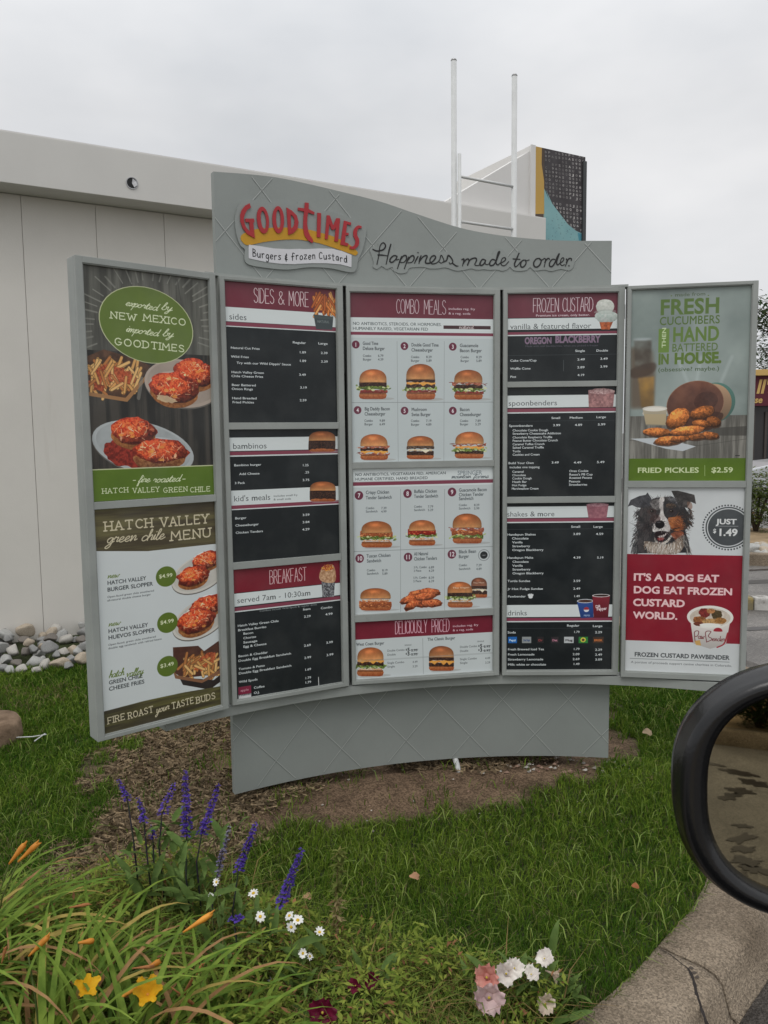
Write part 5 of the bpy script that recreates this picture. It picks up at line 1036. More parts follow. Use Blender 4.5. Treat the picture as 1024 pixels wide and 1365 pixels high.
HAND = {'B': [[(0, 0), (.02, 1)], [(.02, 1), (.35, .85), (.3, .6), (.04, .52), (.42, .4), (.42, .12), (0, 0)]], 'u': [[(0, .55), (.04, .12), (.2, 0), (.36, .2), (.4, .55), (.42, 0)]], 'r': [[(0, .55), (.04, 0)], [(.03, .38), (.18, .55), (.34, .52)]],
 'g': [[(.36, .5), (.16, .58), (0, .3), (.14, .05), (.34, .2), (.38, .55), (.36, -.2), (.2, -.38), (.02, -.28)]], 'e': [[(.03, .28), (.36, .34), (.3, .56), (.1, .52), (0, .25), (.12, .02), (.36, .08)]],
 's': [[(.34, .54), (.12, .56), (.06, .4), (.3, .22), (.26, .04), (0, .04)]], '&': [[(.3, .72), (.06, .62), (.05, .46), (.26, .42), (.02, .28), (.06, .06), (.34, .14)], [(.2, .88), (.16, -.12)]],
 'f': [[(.4, .9), (.18, .96), (.12, .7), (.1, 0)], [(-.04, .5), (.34, .54)]], 'o': [[(.2, .56), (.02, .42), (.02, .1), (.2, 0), (.38, .16), (.36, .46), (.2, .56)]], 'z': [[(0, .54), (.36, .54), (0, .02), (.4, .04)]],
 'n': [[(0, .55), (.03, 0)], [(.02, .36), (.18, .56), (.34, .46), (.36, 0)]], 'C': [[(.44, .76), (.26, .88), (.04, .7), (.0, .3), (.14, .02), (.42, .1)]], 't': [[(.14, .84), (.14, .1), (.3, .0)], [(-.04, .58), (.34, .6)]],
 'a': [[(.34, .5), (.16, .56), (0, .3), (.12, .02), (.3, .14), (.36, .54), (.4, 0)]], 'd': [[(.34, .48), (.14, .52), (0, .26), (.12, 0), (.32, .14), (.38, .92), (.42, 0)]]}
def ribbon_text(txt, a, b, h, ymid, parent):
    """hand lettering on the ribbon, each stroke a thin band, joined into one flat mesh"""
    L = []; X = 0
    for ch in txt:
        if ch == ' ': X += .42; continue
        g = HAND[ch]; ww = max(max(p[0] for p in st) for st in g)
        for st in g: L.append((X, np.array(st)))
        X += ww + .27
    V = []; F = []
    for x0, P in L:
        Q = catmull(P, 3); W3 = []
        for x, y in Q:
            c0, z_ = ymid((x + x0) / X); W3.append((c0, z_ + (y - .42) * h + math.sin(x0 * 5) * .0012))
        for q in stroke_polys(np.array(W3), .0034):
            k = len(V); V += [sheet(p[0], p[1], .0100) for p in q]; F.append(tuple(range(k, k + len(q))))
    mesh_np('lettering', V, F, M['black'], parent=parent)
cl = [(Z1, (318, 850)), (Z1, (560, 890)), (Z1, (800, 905)), (Z1, (1000, 892)), (Z2, (200, 838)), (Z2, (420, 838)), (Z2, (600, 868)), (Z2, (705, 895))]
cl = np.array([on_sheet(*at(Z, p)) for Z, p in cl]); ff = (cl[:, 0] - cl[0, 0]) / (cl[-1, 0] - cl[0, 0])
ribbon_text('Burgers & frozen Custard', 0, 1, .030, lambda f: (float(cl[0, 0] + f * (cl[-1, 0] - cl[0, 0])), float(np.interp(f, ff, cl[:, 1]))), logo)
# slogan
sl_out = [(Z3, p) for p in ((20, 175), (35, 215), (60, 300), (50, 335), (90, 357), (135, 328), (185, 357), (240, 337), (255, 375), (320, 400), (385, 385), (410, 345), (540, 337), (600, 352), (680, 352), (760, 342), (860, 373), (940, 366), (1010, 352))] + \
    [(Z4, p) for p in ((40, 292), (110, 286), (160, 293), (230, 290), (290, 302), (335, 288), (365, 264), (400, 296), (470, 302), (530, 292), (560, 266), (605, 300), (700, 290), (770, 305), (860, 283), (940, 298), (982, 262), (992, 200), (960, 160), (890, 135), (835, 105), (790, 150), (700, 155), (620, 152), (560, 170), (490, 140), (448, 105), (400, 160), (345, 165), (290, 90), (240, 82), (205, 112), (185, 152), (100, 152), (20, 155))] + \
    [(Z3, p) for p in ((930, 230), (880, 235), (820, 196), (700, 190), (600, 212), (535, 202), (490, 170), (450, 207), (330, 197), (258, 190), (246, 110), (215, 90), (185, 105), (150, 80), (110, 95), (98, 145), (45, 138))]
slog = plate_mesh('slogan_plate', [[tuple(p) for p in catmull(np.array([on_sheet(*at(Z, p)) for Z, p in sl_out]), 3, True)]], .0005, .0034, M['plate'], header)
slog['label'] = 'raised plate with the black handwritten slogan'
ST3 = [[(50, 165), (85, 180), (120, 178), (155, 165), (174, 132), (160, 105), (140, 105), (118, 140), (108, 220), (90, 310)], [(225, 115), (205, 190), (180, 308)], [(100, 220), (140, 221), (195, 228)],
 [(285, 232), (255, 226), (222, 255), (217, 285), (240, 290), (270, 265), (287, 235), (276, 268), (300, 262)], [(330, 235), (310, 290), (290, 352)], [(316, 272), (345, 232), (372, 226), (378, 255), (355, 290), (320, 292)],
 [(400, 240), (380, 290), (358, 352)], [(390, 272), (420, 234), (446, 228), (452, 258), (430, 290), (393, 296)], [(490, 235), (470, 270), (458, 298)], [(489, 196), (492, 199)],
 [(520, 228), (505, 265), (500, 300)], [(503, 285), (535, 242), (565, 225), (580, 235), (567, 268), (565, 297), (600, 300), (635, 282), (662, 245), (648, 226), (620, 240), (606, 275), (625, 305), (665, 300), (700, 270), (715, 222), (735, 250), (742, 280), (718, 298), (700, 290)],
 [(742, 288), (770, 270), (785, 224), (815, 250), (830, 288), (806, 308), (795, 295)], [(830, 303), (860, 325), (880, 328)], [(918, 265), (938, 260), (932, 300), (925, 325)], [(930, 305), (960, 265), (985, 262), (984, 295), (975, 320)]]
ST4 = [[(-50, 240), (-25, 195), (10, 178), (34, 180), (36, 205), (20, 240), (45, 250), (75, 240)], [(120, 195), (95, 190), (74, 220), (72, 245), (95, 245), (118, 220), (126, 196), (122, 232), (145, 240), (168, 225)],
 [(225, 200), (192, 190), (167, 220), (170, 247), (200, 245), (225, 212), (246, 160), (263, 117), (250, 122), (236, 170), (228, 220), (242, 243), (272, 225), (300, 212), (322, 190), (314, 173), (290, 180), (275, 220), (287, 248), (317, 247), (350, 212)],
 [(452, 130), (430, 180), (408, 235), (417, 262), (442, 245), (465, 215)], [(395, 185), (460, 189)], [(500, 195), (477, 210), (466, 245), (480, 265), (505, 255), (521, 222), (510, 195), (526, 202), (550, 195)],
 [(650, 180), (620, 186), (596, 220), (600, 255), (627, 264), (656, 240), (668, 203), (650, 181), (675, 196), (700, 180), (710, 190), (706, 225), (698, 260)], [(704, 218), (725, 187), (744, 180), (750, 190)],
 [(800, 190), (776, 190), (752, 220), (751, 254), (775, 258), (800, 226), (826, 165), (845, 133), (836, 160), (819, 215), (826, 243), (850, 228), (876, 210), (890, 187), (880, 173), (862, 190), (855, 228), (870, 249), (895, 240)],
 [(915, 185), (921, 210), (905, 255)], [(914, 217), (940, 183), (964, 184), (962, 200)], [(938, 250), (941, 253)]]
for Z, SS in ((Z3, ST3), (Z4, ST4)):
    for st in SS:
        P = catmull(np.array(SZ(Z, st)), 5) if len(st) > 2 else np.array(SZ(Z, st)); nP = len(P)
        W_ = .0050 * (1 + .25 * np.sin(np.linspace(0, 5, nP))); 
        d = np.gradient(P, axis=0); d /= (np.linalg.norm(d, axis=1)[:, None] + 1e-9); nn = np.c_[-d[:, 1], d[:, 0]] * W_[:, None] / 2
        V = []; F = []
        P[0] -= d[0] * .002; P[-1] += d[-1] * .002
        for i in range(nP):
            for q, t in ((P[i] - nn[i], .0036), (P[i] - nn[i], .0050), (P[i] + nn[i], .0050), (P[i] + nn[i], .0036)): V.append(sheet(q[0], q[1], t))
        for i in range(nP - 1):
            a = i * 4
            for e in range(3): F.append((a + e, a + e + 1, a + 5 + e, a + 4 + e))
        F += [(0, 3, 2, 1), (nP * 4 - 4, nP * 4 - 3, nP * 4 - 2, nP * 4 - 1)]
        mesh_np('letter_stroke', V, F, M['black'], parent=slog)

# ------------------------------------------------------------------ THE RESTAURANT BUILDING BEHIND
BD = np.array([math.cos(math.radians(29.6)), math.sin(math.radians(29.6)), 0.]); BN = np.array([BD[1], -BD[0], 0.])   # along the wall / towards the viewer
FP = on_plane(0, 0, (-1.30, 6.76, 0), BN) * 0 + np.array([-1.30, 6.76, 0])
bld = thing('restaurant_building', tuple(FP + BD * .5), 'long low pale restaurant building with deep fascia behind the menu board', 'building', rz=0)
def bu(px, py, off=0):      # photo pixel -> (distance along the facade plane, height)
    h = on_plane(px, py, FP + BN * off, BN) - FP; return float(np.dot(h, BD)), float(h[2])
def BP(u, d, z): return FP + BD * u + BN * d + np.array([0, 0, z])
def bbox(mb, u0, u1, d0, d1, z0, z1, m=0):
    V = [BP(u, d, z) for z in (z0, z1) for d in (d0, d1) for u in (u0, u1)]
    mb.add(V, [(0, 2, 3, 1), (4, 5, 7, 6), (0, 1, 5, 4), (2, 6, 7, 3), (0, 4, 6, 2), (1, 3, 7, 5)], m)
zft = np.mean([bu(*p)[1] for p in ((3, 177.5), (285, 222.5), (480, 250), (726, 287))]); zfb = np.mean([bu(*p)[1] for p in ((3, 243.5), (150, 262), (284, 278.7))])
uL, uR = bu(0, 200)[0] - 2.4, bu(728, 290)[0]
m = MB(); bbox(m, uL, uR, -.30, 0, zfb, zft); fascia = m.build('fascia', M['fascia'], bld, bevel=.004)
m = MB(); bbox(m, uL, uR, -.30, -.004, zft + .0005, zft + .008); m.build('coping', M['fascia2'], bld)
setb = -.27
seams = [bu(px, 500, setb)[0] for px in (40, 137, 226)]
sp_ = (seams[2] - seams[0]) / 2; us = [seams[1] + sp_ * k for k in range(-8, 14)]
us = [u for u in us if uL < u < uR + .1]
m = MB(); bbox(m, uL, uR, setb - .20, setb - .0135, -.1, zfb - .002); m.build('wall_core', M['stucco'], bld)
for a, b in zip(us[:-1], us[1:]):
    m = MB(); bbox(m, a + .0018, b - .0018, setb - .013, setb, -.08, zfb - .004); m.build('wall_panel', M['stucco'], bld, bevel=.0012)
m = MB(); bbox(m, uL, uR, setb - .01, -.302, zfb + .002, zfb + .03); 
# hole with a sheet-metal scupper in the fascia
hu, hz_ = bu(176, 244)
def ring(name, r0, r1, d0, d1, mt, parent, n=28, u=hu, z=hz_):
    V = []; F = []
    for i in range(n):
        a = 2 * PI * i / n
        for r, d in ((r1, d0), (r1, d1), (r0, d1), (r0, d0)): V.append(BP(u + math.cos(a) * r, d, z + math.sin(a) * r))
    for i in range(n):
        a = i * 4; b = ((i + 1) % n) * 4
        for e in range(4): F.append((a + e, b + e, b + (e + 1) % 4, a + (e + 1) % 4))
    return mesh_np(name, V, F, mt, parent=parent)
M['galv'] = mat('galvanised_sheet', (.42, .42, .42), .35, .5, metal=.6, var=.15, vscale=20)
ring('scupper', .040, .046, .001, .006, M['galv'], fascia)
mesh_np('opening_shade', [BP(hu + math.cos(a) * .040, .0022, hz_ + math.sin(a) * .040) for a in np.linspace(0, 2 * PI, 24, endpoint=False)], [tuple(range(24))], M['dark'], parent=fascia)  # flat dark disc paints the shade inside the hole
mesh_np('flap', [BP(hu + .006, .003, hz_ + .037), BP(hu + .034, .003, hz_ + .018), BP(hu + .038, .010, hz_ - .012), BP(hu + .014, .014, hz_ - .034), BP(hu - .002, .006, hz_ - .002)], [(0, 1, 2, 3, 4)], M['galv'], parent=fascia)
# raised parapet fin and mural tower
def wedge(name, pts, off, th, mt, parent):
    U = [bu(px, py, off) for px, py in pts]; n = len(U)
    V = [BP(u, off, z) for u, z in U] + [BP(u, off - th, z) for u, z in U]
    return mesh_np(name, V, [tuple(range(n)), tuple(range(2 * n - 1, n - 1, -1))] + [(i, i + n, (i + 1) % n + n, (i + 1) % n) for i in range(n)], mt, parent=parent)
wedge('parapet_fin', [(588, 272), (663, 227), (708.5, 200), (708.5, 300), (588, 300)], -.12, .16, M['fascia2'], bld)
tu0, tz0 = bu(708, 195, -.10); tuR, tzR = bu(780.6, 209.4, -.10); tuA = bu(714, 195, -.10)[0]
tzt = (tzR + bu(714, 194.7, -.10)[1]) / 2
m = MB(); bbox(m, tu0, tuR, -1.5, -.106, zfb, tzt); tower = m.build('sign_tower', M['fascia2'], bld)
m = MB(); bbox(m, tu0 - .002, tuA, -.1055, -.095, zfb, tzt + .008); m.build('corner_trim', M['fascia2'], tower)
p0 = BP(tuA, -.10, tzt); wm = tuR - tuA; hm = tzt - zfb
cv = Canvas(p0, BD, wm, hm, BN, 520, (58, 54, 56)); p_mural(cv)
V = [BP(tuA, -.10, zfb), BP(tuR, -.10, zfb), BP(tuR, -.10, tzt), BP(tuA, -.10, tzt)]; V += [v - BN * .005 for v in V]
mesh_np('mural_panel', V, [(0, 1, 2, 3), (5, 4, 7, 6), (0, 4, 5, 1), (1, 5, 6, 2), (2, 6, 7, 3), (3, 7, 4, 0)], print_mat('print_mural', cv, .6, .78, coat=0), parent=tower, uv=[(0, 0), (1, 0), (1, 1), (0, 1)] * 2)
m = MB(); bbox(m, tuR - .045, tuR + .004, -.097, -.080, zfb, tzt - .05); m.build('edge_strip', M['steel'], tower)
m = MB(); bbox(m, uL + .1, uR - .6, -4.5, -.5, zft - .25, zft - .12); bbox(m, uL + .1, uR - .3, -4.5, setb - .21, -.1, zft - .26); m.build('rear_block', M['stucco'], bld)

# pipe frame between the board and the building
pf = thing('pipe_frame', tuple(on_y(640, 300, 5.9) * [1, 1, 0]), 'tall white pipe frame with two poles and cross rungs behind the header', 'pipe frame')
YP = 5.9
def vpole(name, px, py, r, parent=pf, Y=YP, capz=True):
    t = on_y(px, py, Y); m = MB(); m.tube([(t[0], Y, -.05), (t[0], Y, t[2])], r, 20); return m.build(name, M['white_metal'], parent, smooth=False), t
_, tA = vpole('pole', 605, 81, .0205); _, tB = vpole('pole', 686, 101.5, .0205, Y=6.05); _, tC = vpole('short_pole', 612.6, 205, .013, Y=5.88)
for (a, b) in (((615, 235.5), (684, 248.5)), ((615, 295.5), (684, 305.5))):
    m = MB(); m.tube([on_y(*a, 5.88), on_y(*b, 6.04)], .010, 12); m.build('rung', M['white_metal'], pf, smooth=True)
m = MB()
for t, Y in ((tA, YP), (tB, 6.05)): m.tube([(t[0], Y, t[2] + .0005), (t[0], Y, t[2] + .012)], [.022, .018], 20)
m.build('pole_cap', M['galv'], pf)
for o in pf.children:
    if o.name.startswith(('pole', 'short')): 
        for p in o.data.polygons: p.use_smooth = len(p.vertices) == 4

# ------------------------------------------------------------------ GROUND, KERB, ROAD
ROADZ = -0.13
KIN = catmull(np.array([(-9, -.9), (-6, .1), (-3, .85), (-1.2, 1.2), (-.2, 1.55), (.516, 2.004), (.917, 2.39), (1.125, 2.648), (1.62, 3.45), (2.02, 4.25), (2.26, 4.90), (2.30, 5.18), (2.16, 5.45), (1.98, 6.1), (1.85, 7.0), (1.75, 8.4)]), 8)
def kin_side(x, y):
    """signed distance to the kerb's inner line, positive on the lawn (left of the path)"""
    P = np.c_[np.ravel(x), np.ravel(y)]; best = np.full(len(P), 1e9); sg = np.ones(len(P))
    for i in range(len(KIN) - 1):
        a, b = KIN[i], KIN[i + 1]; d = b - a; L2 = d @ d; t = np.clip(((P - a) @ d) / L2, 0, 1); q = P - (a + t[:, None] * d); D = np.hypot(q[:, 0], q[:, 1])
        k = D < best; best[k] = D[k]; sg[k] = np.where(d[0] * (P[k, 1] - a[1]) - d[1] * (P[k, 0] - a[0]) > 0, 1, -1)
    return (best * sg).reshape(np.shape(x))
def inpoly(x, y, poly):
    r = np.zeros(np.shape(x), bool); j = len(poly) - 1
    for i in range(len(poly)):
        xi, yi = poly[i]; xj, yj = poly[j]
        r ^= ((yi > y) != (yj > y)) & (x < (xj - xi) * (y - yi) / (yj - yi + 1e-12) + xi); j = i
    return r
_nz = rndm(11).random((256, 256))
def pn(x, y, f, s=0):
    x = np.asarray(x) * f + s * 17.3 + 500; y = np.asarray(y) * f + s * 9.1 + 500
    xi = np.floor(x).astype(int); yi = np.floor(y).astype(int); fx = x - xi; fy = y - yi; fx = fx * fx * (3 - 2 * fx); fy = fy * fy * (3 - 2 * fy)
    g = lambda a, b: _nz[a % 256, b % 256]
    return (g(xi, yi) * (1 - fx) + g(xi + 1, yi) * fx) * (1 - fy) + (g(xi, yi + 1) * (1 - fx) + g(xi + 1, yi + 1) * fx) * fy
DIRT = np.array([on_z(*p)[:2] for p in ((125, 1030), (180, 985), (300, 950), (340, 900), (800, 915), (815, 985), (850, 1002), (868, 1022), (790, 1048), (700, 1072), (640, 1082), (560, 1094), (450, 1106), (340, 1130), (310, 1170), (250, 1195), (160, 1175), (70, 1200), (45, 1185), (130, 1110))])
def arcdist(x, y): return np.abs(np.hypot(x - CX, y - CY) - RS), np.arctan2(x - CX, y - CY) * RS
def gz(x, y):
    d, s = arcdist(np.asarray(x, float), np.asarray(y, float))
    e = np.clip(np.maximum(sk0 - s, s - sk1), 0, 9)
    m = .066 * np.exp(-(d / .30) ** 2 - (e / .4) ** 2)
    return m + (pn(x, y, 1.3) - .5) * .03 + (pn(x, y, 5, 1) - .5) * .012
def dirtiness(x, y):
    x = np.asarray(x, float); y = np.asarray(y, float)
    jx = (pn(x, y, 4, 3) - .5) * .20 + (pn(x, y, 14, 6) - .5) * .14; jy = (pn(x, y, 4, 4) - .5) * .12 + (pn(x, y, 15, 8) - .5) * .12
    return inpoly(x + jx, y + jy, DIRT)
# lawn soil: fine sheet, real bumps
gx = np.arange(-8, 3.2, .05); gy = np.arange(-1.5, 9.0, .05); X, Y = np.meshgrid(gx, gy)
sd_ = kin_side(X, Y); dm = dirtiness(X, Y).astype(float)
Z = np.where(sd_ > -.06, gz(X, Y) + dm * ((pn(X, Y, 14, 5) - .5) * .022 + (pn(X, Y, 19, 6) - .5) * .012) - .004, -.30)
SM = dm.copy()
for _ in range(2): SM[1:-1, 1:-1] = (SM[1:-1, 1:-1] * 2 + SM[:-2, 1:-1] + SM[2:, 1:-1] + SM[1:-1, :-2] + SM[1:-1, 2:]) / 6
nx, ny = len(gx), len(gy); I = np.arange(nx * ny).reshape(ny, nx)
F = np.stack([I[:-1, :-1], I[:-1, 1:], I[1:, 1:], I[1:, :-1]], -1).reshape(-1, 4)
soil = mat('soil', (.095, .062, .040), .95, .1, attr='col', var=.35, vscale=9, col2=(.19, .135, .09), bump=.8, bscale=70, grain=(160, .55, 1.5))
lawn = mesh_np('lawn_soil', np.c_[X.ravel(), Y.ravel(), Z.ravel()], F, soil, smooth=True, col=np.array([.135, .092, .060]) * SM.reshape(-1, 1) + np.array([.040, .048, .022]) * (1 - SM.reshape(-1, 1))); tag(lawn, kind='structure')
# the street and lot: one sheet to the horizon
road = mat('wet_asphalt', (.105, .098, .090), .55, .4, var=.22, vscale=1.1, col2=(.16, .148, .135), bump=.5, bscale=140, grain=(120, .6, 1.4), stain=((.045, .042, .040), 1.6, .60, .8, 1))
mesh_np('road', [(-600, -600, ROADZ), (600, -600, ROADZ), (600, 900, ROADZ), (-600, 900, ROADZ)], [(0, 1, 2, 3)], road)['kind'] = 'structure'
conc = mat('kerb_concrete', (.165, .128, .090), .85, .2, var=.18, vscale=3.5, col2=(.235, .190, .140), bump=.9, bscale=120, grain=(210, .62, 1.42), stain=((.10, .085, .07), 7, .62, .6, 1))
gutc = mat('gutter_concrete', (.075, .066, .058), .7, .3, var=.25, vscale=2.6, col2=(.125, .112, .098), bump=.9, bscale=120, grain=(190, .6, 1.45), stain=((.075, .066, .058), 3, .55, .75, 1))
def offset_path(P, d):
    t = np.gradient(P, axis=0); t /= np.linalg.norm(t, axis=1)[:, None]; return P + np.c_[t[:, 1], -t[:, 0]] * d      # to the right of travel = street side
def sweep(name, P, prof, mt, parent=None):
    """prof = [(offset to the street, height)]"""
    n = len(prof); V = []; F = []
    L = [offset_path(P, d) for d, _ in prof]
    for i in range(len(P)):
        for k in range(n): V.append((L[k][i][0], L[k][i][1], prof[k][1]))
    for i in range(len(P) - 1):
        for k in range(n): F.append((i * n + k, i * n + (k + 1) % n, (i + 1) * n + (k + 1) % n, (i + 1) * n + k))
    F += [tuple(range(n))[::-1], tuple((len(P) - 1) * n + k for k in range(n))]
    o = mesh_np(name, V, F, mt, parent=parent)
    for p in o.data.polygons: p.use_smooth = len(p.vertices) == 4
    return o
kerb = bpy.data.objects.new('kerb', None); C.objects.link(kerb); kerb['kind'] = 'structure'
dense = []
for i in range(len(KIN) - 1):
    for t in (0, .5): dense.append(KIN[i] * (1 - t) + KIN[i + 1] * t)
dense = np.array(dense)
# joints at fixed lengths, one where the photo shows it (by the crack)
cl_ = np.r_[0, np.cumsum(np.hypot(*np.diff(dense, axis=0).T))]
jp = on_z(876, 1266)[:2]; jl = cl_[np.argmin(np.hypot(*(dense - jp).T))]
cuts_ = [c for c in np.arange(jl - 1.9 * 8, cl_[-1], 1.9) if c > 0]
cuts_ = [0] + cuts_ + [cl_[-1]]
def sub(a, b):
    t = np.r_[a, cl_[(cl_ > a) & (cl_ < b)], b]; return np.c_[np.interp(t, cl_, dense[:, 0]), np.interp(t, cl_, dense[:, 1])]
for a, b in zip(cuts_[:-1], cuts_[1:]):
    if b - a < .2: continue
    P = sub(a + .004, b - .004)
    sweep('kerb_stone', P, [(-.012, -.25), (-.012, .004), (-.004, .012), (.13, .010), (.165, .002), (.19, -.02), (.215, -.105), (.24, -.126), (.24, -.25)], conc, kerb)
    sweep('gutter_slab', P, [(.238, -.20), (.238, -.121), (.62, -.112), (.62, -.20)], gutc, kerb)
# crack across the kerb and gutter
crk = [(878, 1264), (893, 1272), (908, 1284), (918, 1292), (925, 1308), (930, 1330), (938, 1352), (946, 1375)]
V = []; F = []; Rk = rndm(3)
pts = []
for i, p in enumerate(catmull(np.array(crk, float), 5)):
    z = .0135 if i < 9 else None
    q = on_z(*p, .013); pts.append(q)
def kz(q):
    d = -kin_side(np.array([q[0]]), np.array([q[1]]))[0]
    return float(np.interp(d, [-.012, -.004, .13, .165, .19, .215, .24, .62], [.004, .012, .010, .002, -.02, -.105, -.121, -.112])) + .0012
for i, p in enumerate(catmull(np.array(crk, float), 5)):
    q = on_z(*p, .013)
    for _ in range(6): q = on_z(*p, kz(q))
    w_ = .0012 + .002 * Rk.random() + (.0020 if i > 15 else 0); d = np.array([.7, -.5]); 
    V += [(q[0] - w_, q[1] + w_ * .4, q[2]), (q[0] + w_, q[1] - w_ * .4, q[2])]
    if i: k = 2 * i; F.append((k - 2, k - 1, k + 1, k))
mesh_np('crack', V, F, mat('crack_dirt', (.025, .02, .018), .95), parent=kerb)
for (a, b) in (((905, 1262), (918, 1290)),):
    for j in range(3):
        c0 = on_z(922 + j * 4, 1290 + j * 6, .0135); V = [(c0[0] + .006 * (.6 + Rk.random()) * math.cos(t), c0[1] + .006 * math.sin(t) * (.6 + Rk.random()), .0122 + j * .0002) for t in np.linspace(0, 2 * PI, 11, endpoint=False)]
        mesh_np('tar_spot', V, [tuple(range(11))], mat('tar', (.07, .056, .045), .9), parent=kerb)

# ------------------------------------------------------------------ GRASS
def blades(name, x, y, z, h, wd, lean, col, mt, seed=0, curl=1.0):
    R = rndm(seed); n = len(x); a = R.random(n) * 2 * PI; b = R.random(n) * 2 * PI
    dx, dy = np.cos(a), np.sin(a); wx, wy = np.cos(b) * wd / 2, np.sin(b) * wd / 2
    l1 = lean * h * .35; l2 = lean * h * (1.0 * curl)
    V = np.empty((n, 5, 3), np.float32)
    V[:, 0] = np.c_[x - wx, y - wy, z]; V[:, 1] = np.c_[x + wx, y + wy, z]
    mx, my, mz = x + dx * l1, y + dy * l1, z + h * .58
    V[:, 2] = np.c_[mx - wx * .8, my - wy * .8, mz]; V[:, 3] = np.c_[mx + wx * .8, my + wy * .8, mz]
    V[:, 4] = np.c_[x + dx * l2, y + dy * l2, z + h * np.clip(1.05 - lean * .45, .1, 1)]
    k = (np.arange(n) * 5)[:, None]; F = np.concatenate([k + [0, 1, 3], k + [0, 3, 2], k + [2, 3, 4]])
    Cc = np.repeat(col[:, None, :], 5, 1)
    return mesh_np(name, V.reshape(-1, 3), F, mt, col=Cc.reshape(-1, 3))
gm = mat('grass_blade', (1, 1, 1), .8, .06, attr='col', trans=.3)
R = rndm(21)
def scatter(n, x0, x1, y0, y1, p):
    x = R.uniform(x0, x1, n * 3); y = y0 * (y1 / y0) ** R.random(n * 3)          # denser towards the viewer
    k = (kin_side(x, y) > .0) & p(x, y); x, y = x[k][:n], y[k][:n]
    u = np.abs(x) < y * .56 + .35; return x[u], y[u]
def clear_spots(x, y):
    """where no turf grows: soil, under the cobbles"""
    d = dirtiness(x, y); thr = R.random(len(x)) < .02 + .12 * (pn(x, y, 4.5, 13) > .68)
    bu_ = (x - FP[0]) * BN[0] + (y - FP[1]) * BN[1]
    return (~d | thr) & (bu_ > .52) & (bu_ < 30)
x, y = scatter(290000, -4.4, 2.5, 1.62, 6.6, clear_spots)
tone = pn(x, y, 1.6, 7) * .6 + pn(x, y, 6, 8) * .4; rr_ = R.random(len(x))
g1 = np.array([.050, .115, .012]); g2 = np.array([.215, .300, .040]); dry = np.array([.27, .22, .11])
f = np.clip(tone * 1.1 - .3 + (rr_ - .5) * .9, 0, 1)[:, None]; col = g1 * (1 - f) + g2 * f
dryk = (R.random(len(x)) < .03 + .14 * (pn(x, y, 1.1, 9) > .66)); col[dryk] = dry * R.uniform(.6, 1.1, (dryk.sum(), 1))
h = R.uniform(.026, .060, len(x)) * (.8 + .5 * pn(x, y, 2.5, 10)); near = np.clip(1.6 - y / 3.2, .55, 1.2)
gr = blades('grass', x, y, gz(x, y) - .004, h, R.uniform(.0020, .0042, len(x)) * np.clip(y / 2.6, .85, 1.8), R.uniform(.15, 1.15, len(x)), col, gm, 3)
tag(gr, kind='stuff')
# longer, brighter green blades
x, y = scatter(11000, -4.2, 2.4, 1.7, 6.0, clear_spots)
col = np.array([.20, .28, .075]) * R.uniform(.5, 1.25, (len(x), 1)) + R.random((len(x), 1)) * np.array([.05, .03, .0])
o = blades('tall_grass', x, y, gz(x, y), R.uniform(.055, .10, len(x)), R.uniform(.003, .005, len(x)), R.uniform(.4, 1.4, len(x)), col, gm, 4); tag(o, kind='stuff')
# dead grass lying on the bare soil
sm_ = mat('dead_grass', (1, 1, 1), .8, .2, attr='col')
x = R.uniform(-2.6, 1.7, 210000); y = R.uniform(2.0, 4.6, 210000); s_ = arcdist(x, y)
k = dirtiness(x, y) & (pn(x, y, 3.2, 12) + .25 * (pn(x, y, 1.1, 2)) + .35 * (x < -.45) > .66 + .22 * R.random(210000)); x, y = x[k], y[k]
col = np.array([.290, .215, .130]) * R.uniform(.25, 1.25, (len(x), 1))
a = R.random(len(x)) * 2 * PI; L_ = R.uniform(.015, .060, len(x)); wv = .0010
z = gz(x, y) + R.uniform(.001, .014, len(x)); dx, dy = np.cos(a) * L_, np.sin(a) * L_; px_, py_ = -np.sin(a) * wv, np.cos(a) * wv
V = np.stack([np.c_[x - px_, y - py_, z], np.c_[x + px_, y + py_, z], np.c_[x + dx + px_, y + dy + py_, z + R.uniform(-.006, .014, len(x))], np.c_[x + dx - px_, y + dy - py_, z + R.uniform(-.006, .014, len(x))]], 1)
tag(mesh_np('dead_grass', V.reshape(-1, 3), (np.arange(len(x)) * 4)[:, None] + [0, 1, 2, 3], sm_, col=np.repeat(col, 4, 0)), kind='stuff')
# chips of stone in the soil below the skirt
cm = mat('stone_chip', (1, 1, 1), .8, .3, attr='col', bump=.3)
V = []; F = []; cc = []
for i in range(230):
    px_, py_ = (R.uniform(640, 850), R.uniform(1014, 1038)) if i < 90 else (R.uniform(150, 860), R.uniform(1010, 1100))
    p = on_z(px_, py_, .03); s = R.uniform(.003, .011) * (1.2 if i < 90 else .7); z = float(gz(p[0], p[1])); k = len(V)
    for q in ((1, 0, 0), (0, 1, 0), (-1, 0, 0), (0, -1, 0), (.3, .2, .8), (0, 0, -.6)):
        V.append((p[0] + q[0] * s * R.uniform(.6, 1.4), p[1] + q[1] * s * R.uniform(.6, 1.4), z + s * .3 + q[2] * s * R.uniform(.6, 1)))
    F += [(k, k + 1, k + 4), (k + 1, k + 2, k + 4), (k + 2, k + 3, k + 4), (k + 3, k, k + 4), (k + 1, k, k + 5), (k + 2, k + 1, k + 5), (k + 3, k + 2, k + 5), (k, k + 3, k + 5)]
    c_ = np.array([(.34, .22, .16), (.40, .36, .31), (.26, .15, .11), (.5, .47, .42)][R.integers(4)]) * R.uniform(.6, 1); cc += [c_] * 6
tag(mesh_np('stone_chips', V, F, cm, col=np.array(cc)), kind='stuff')

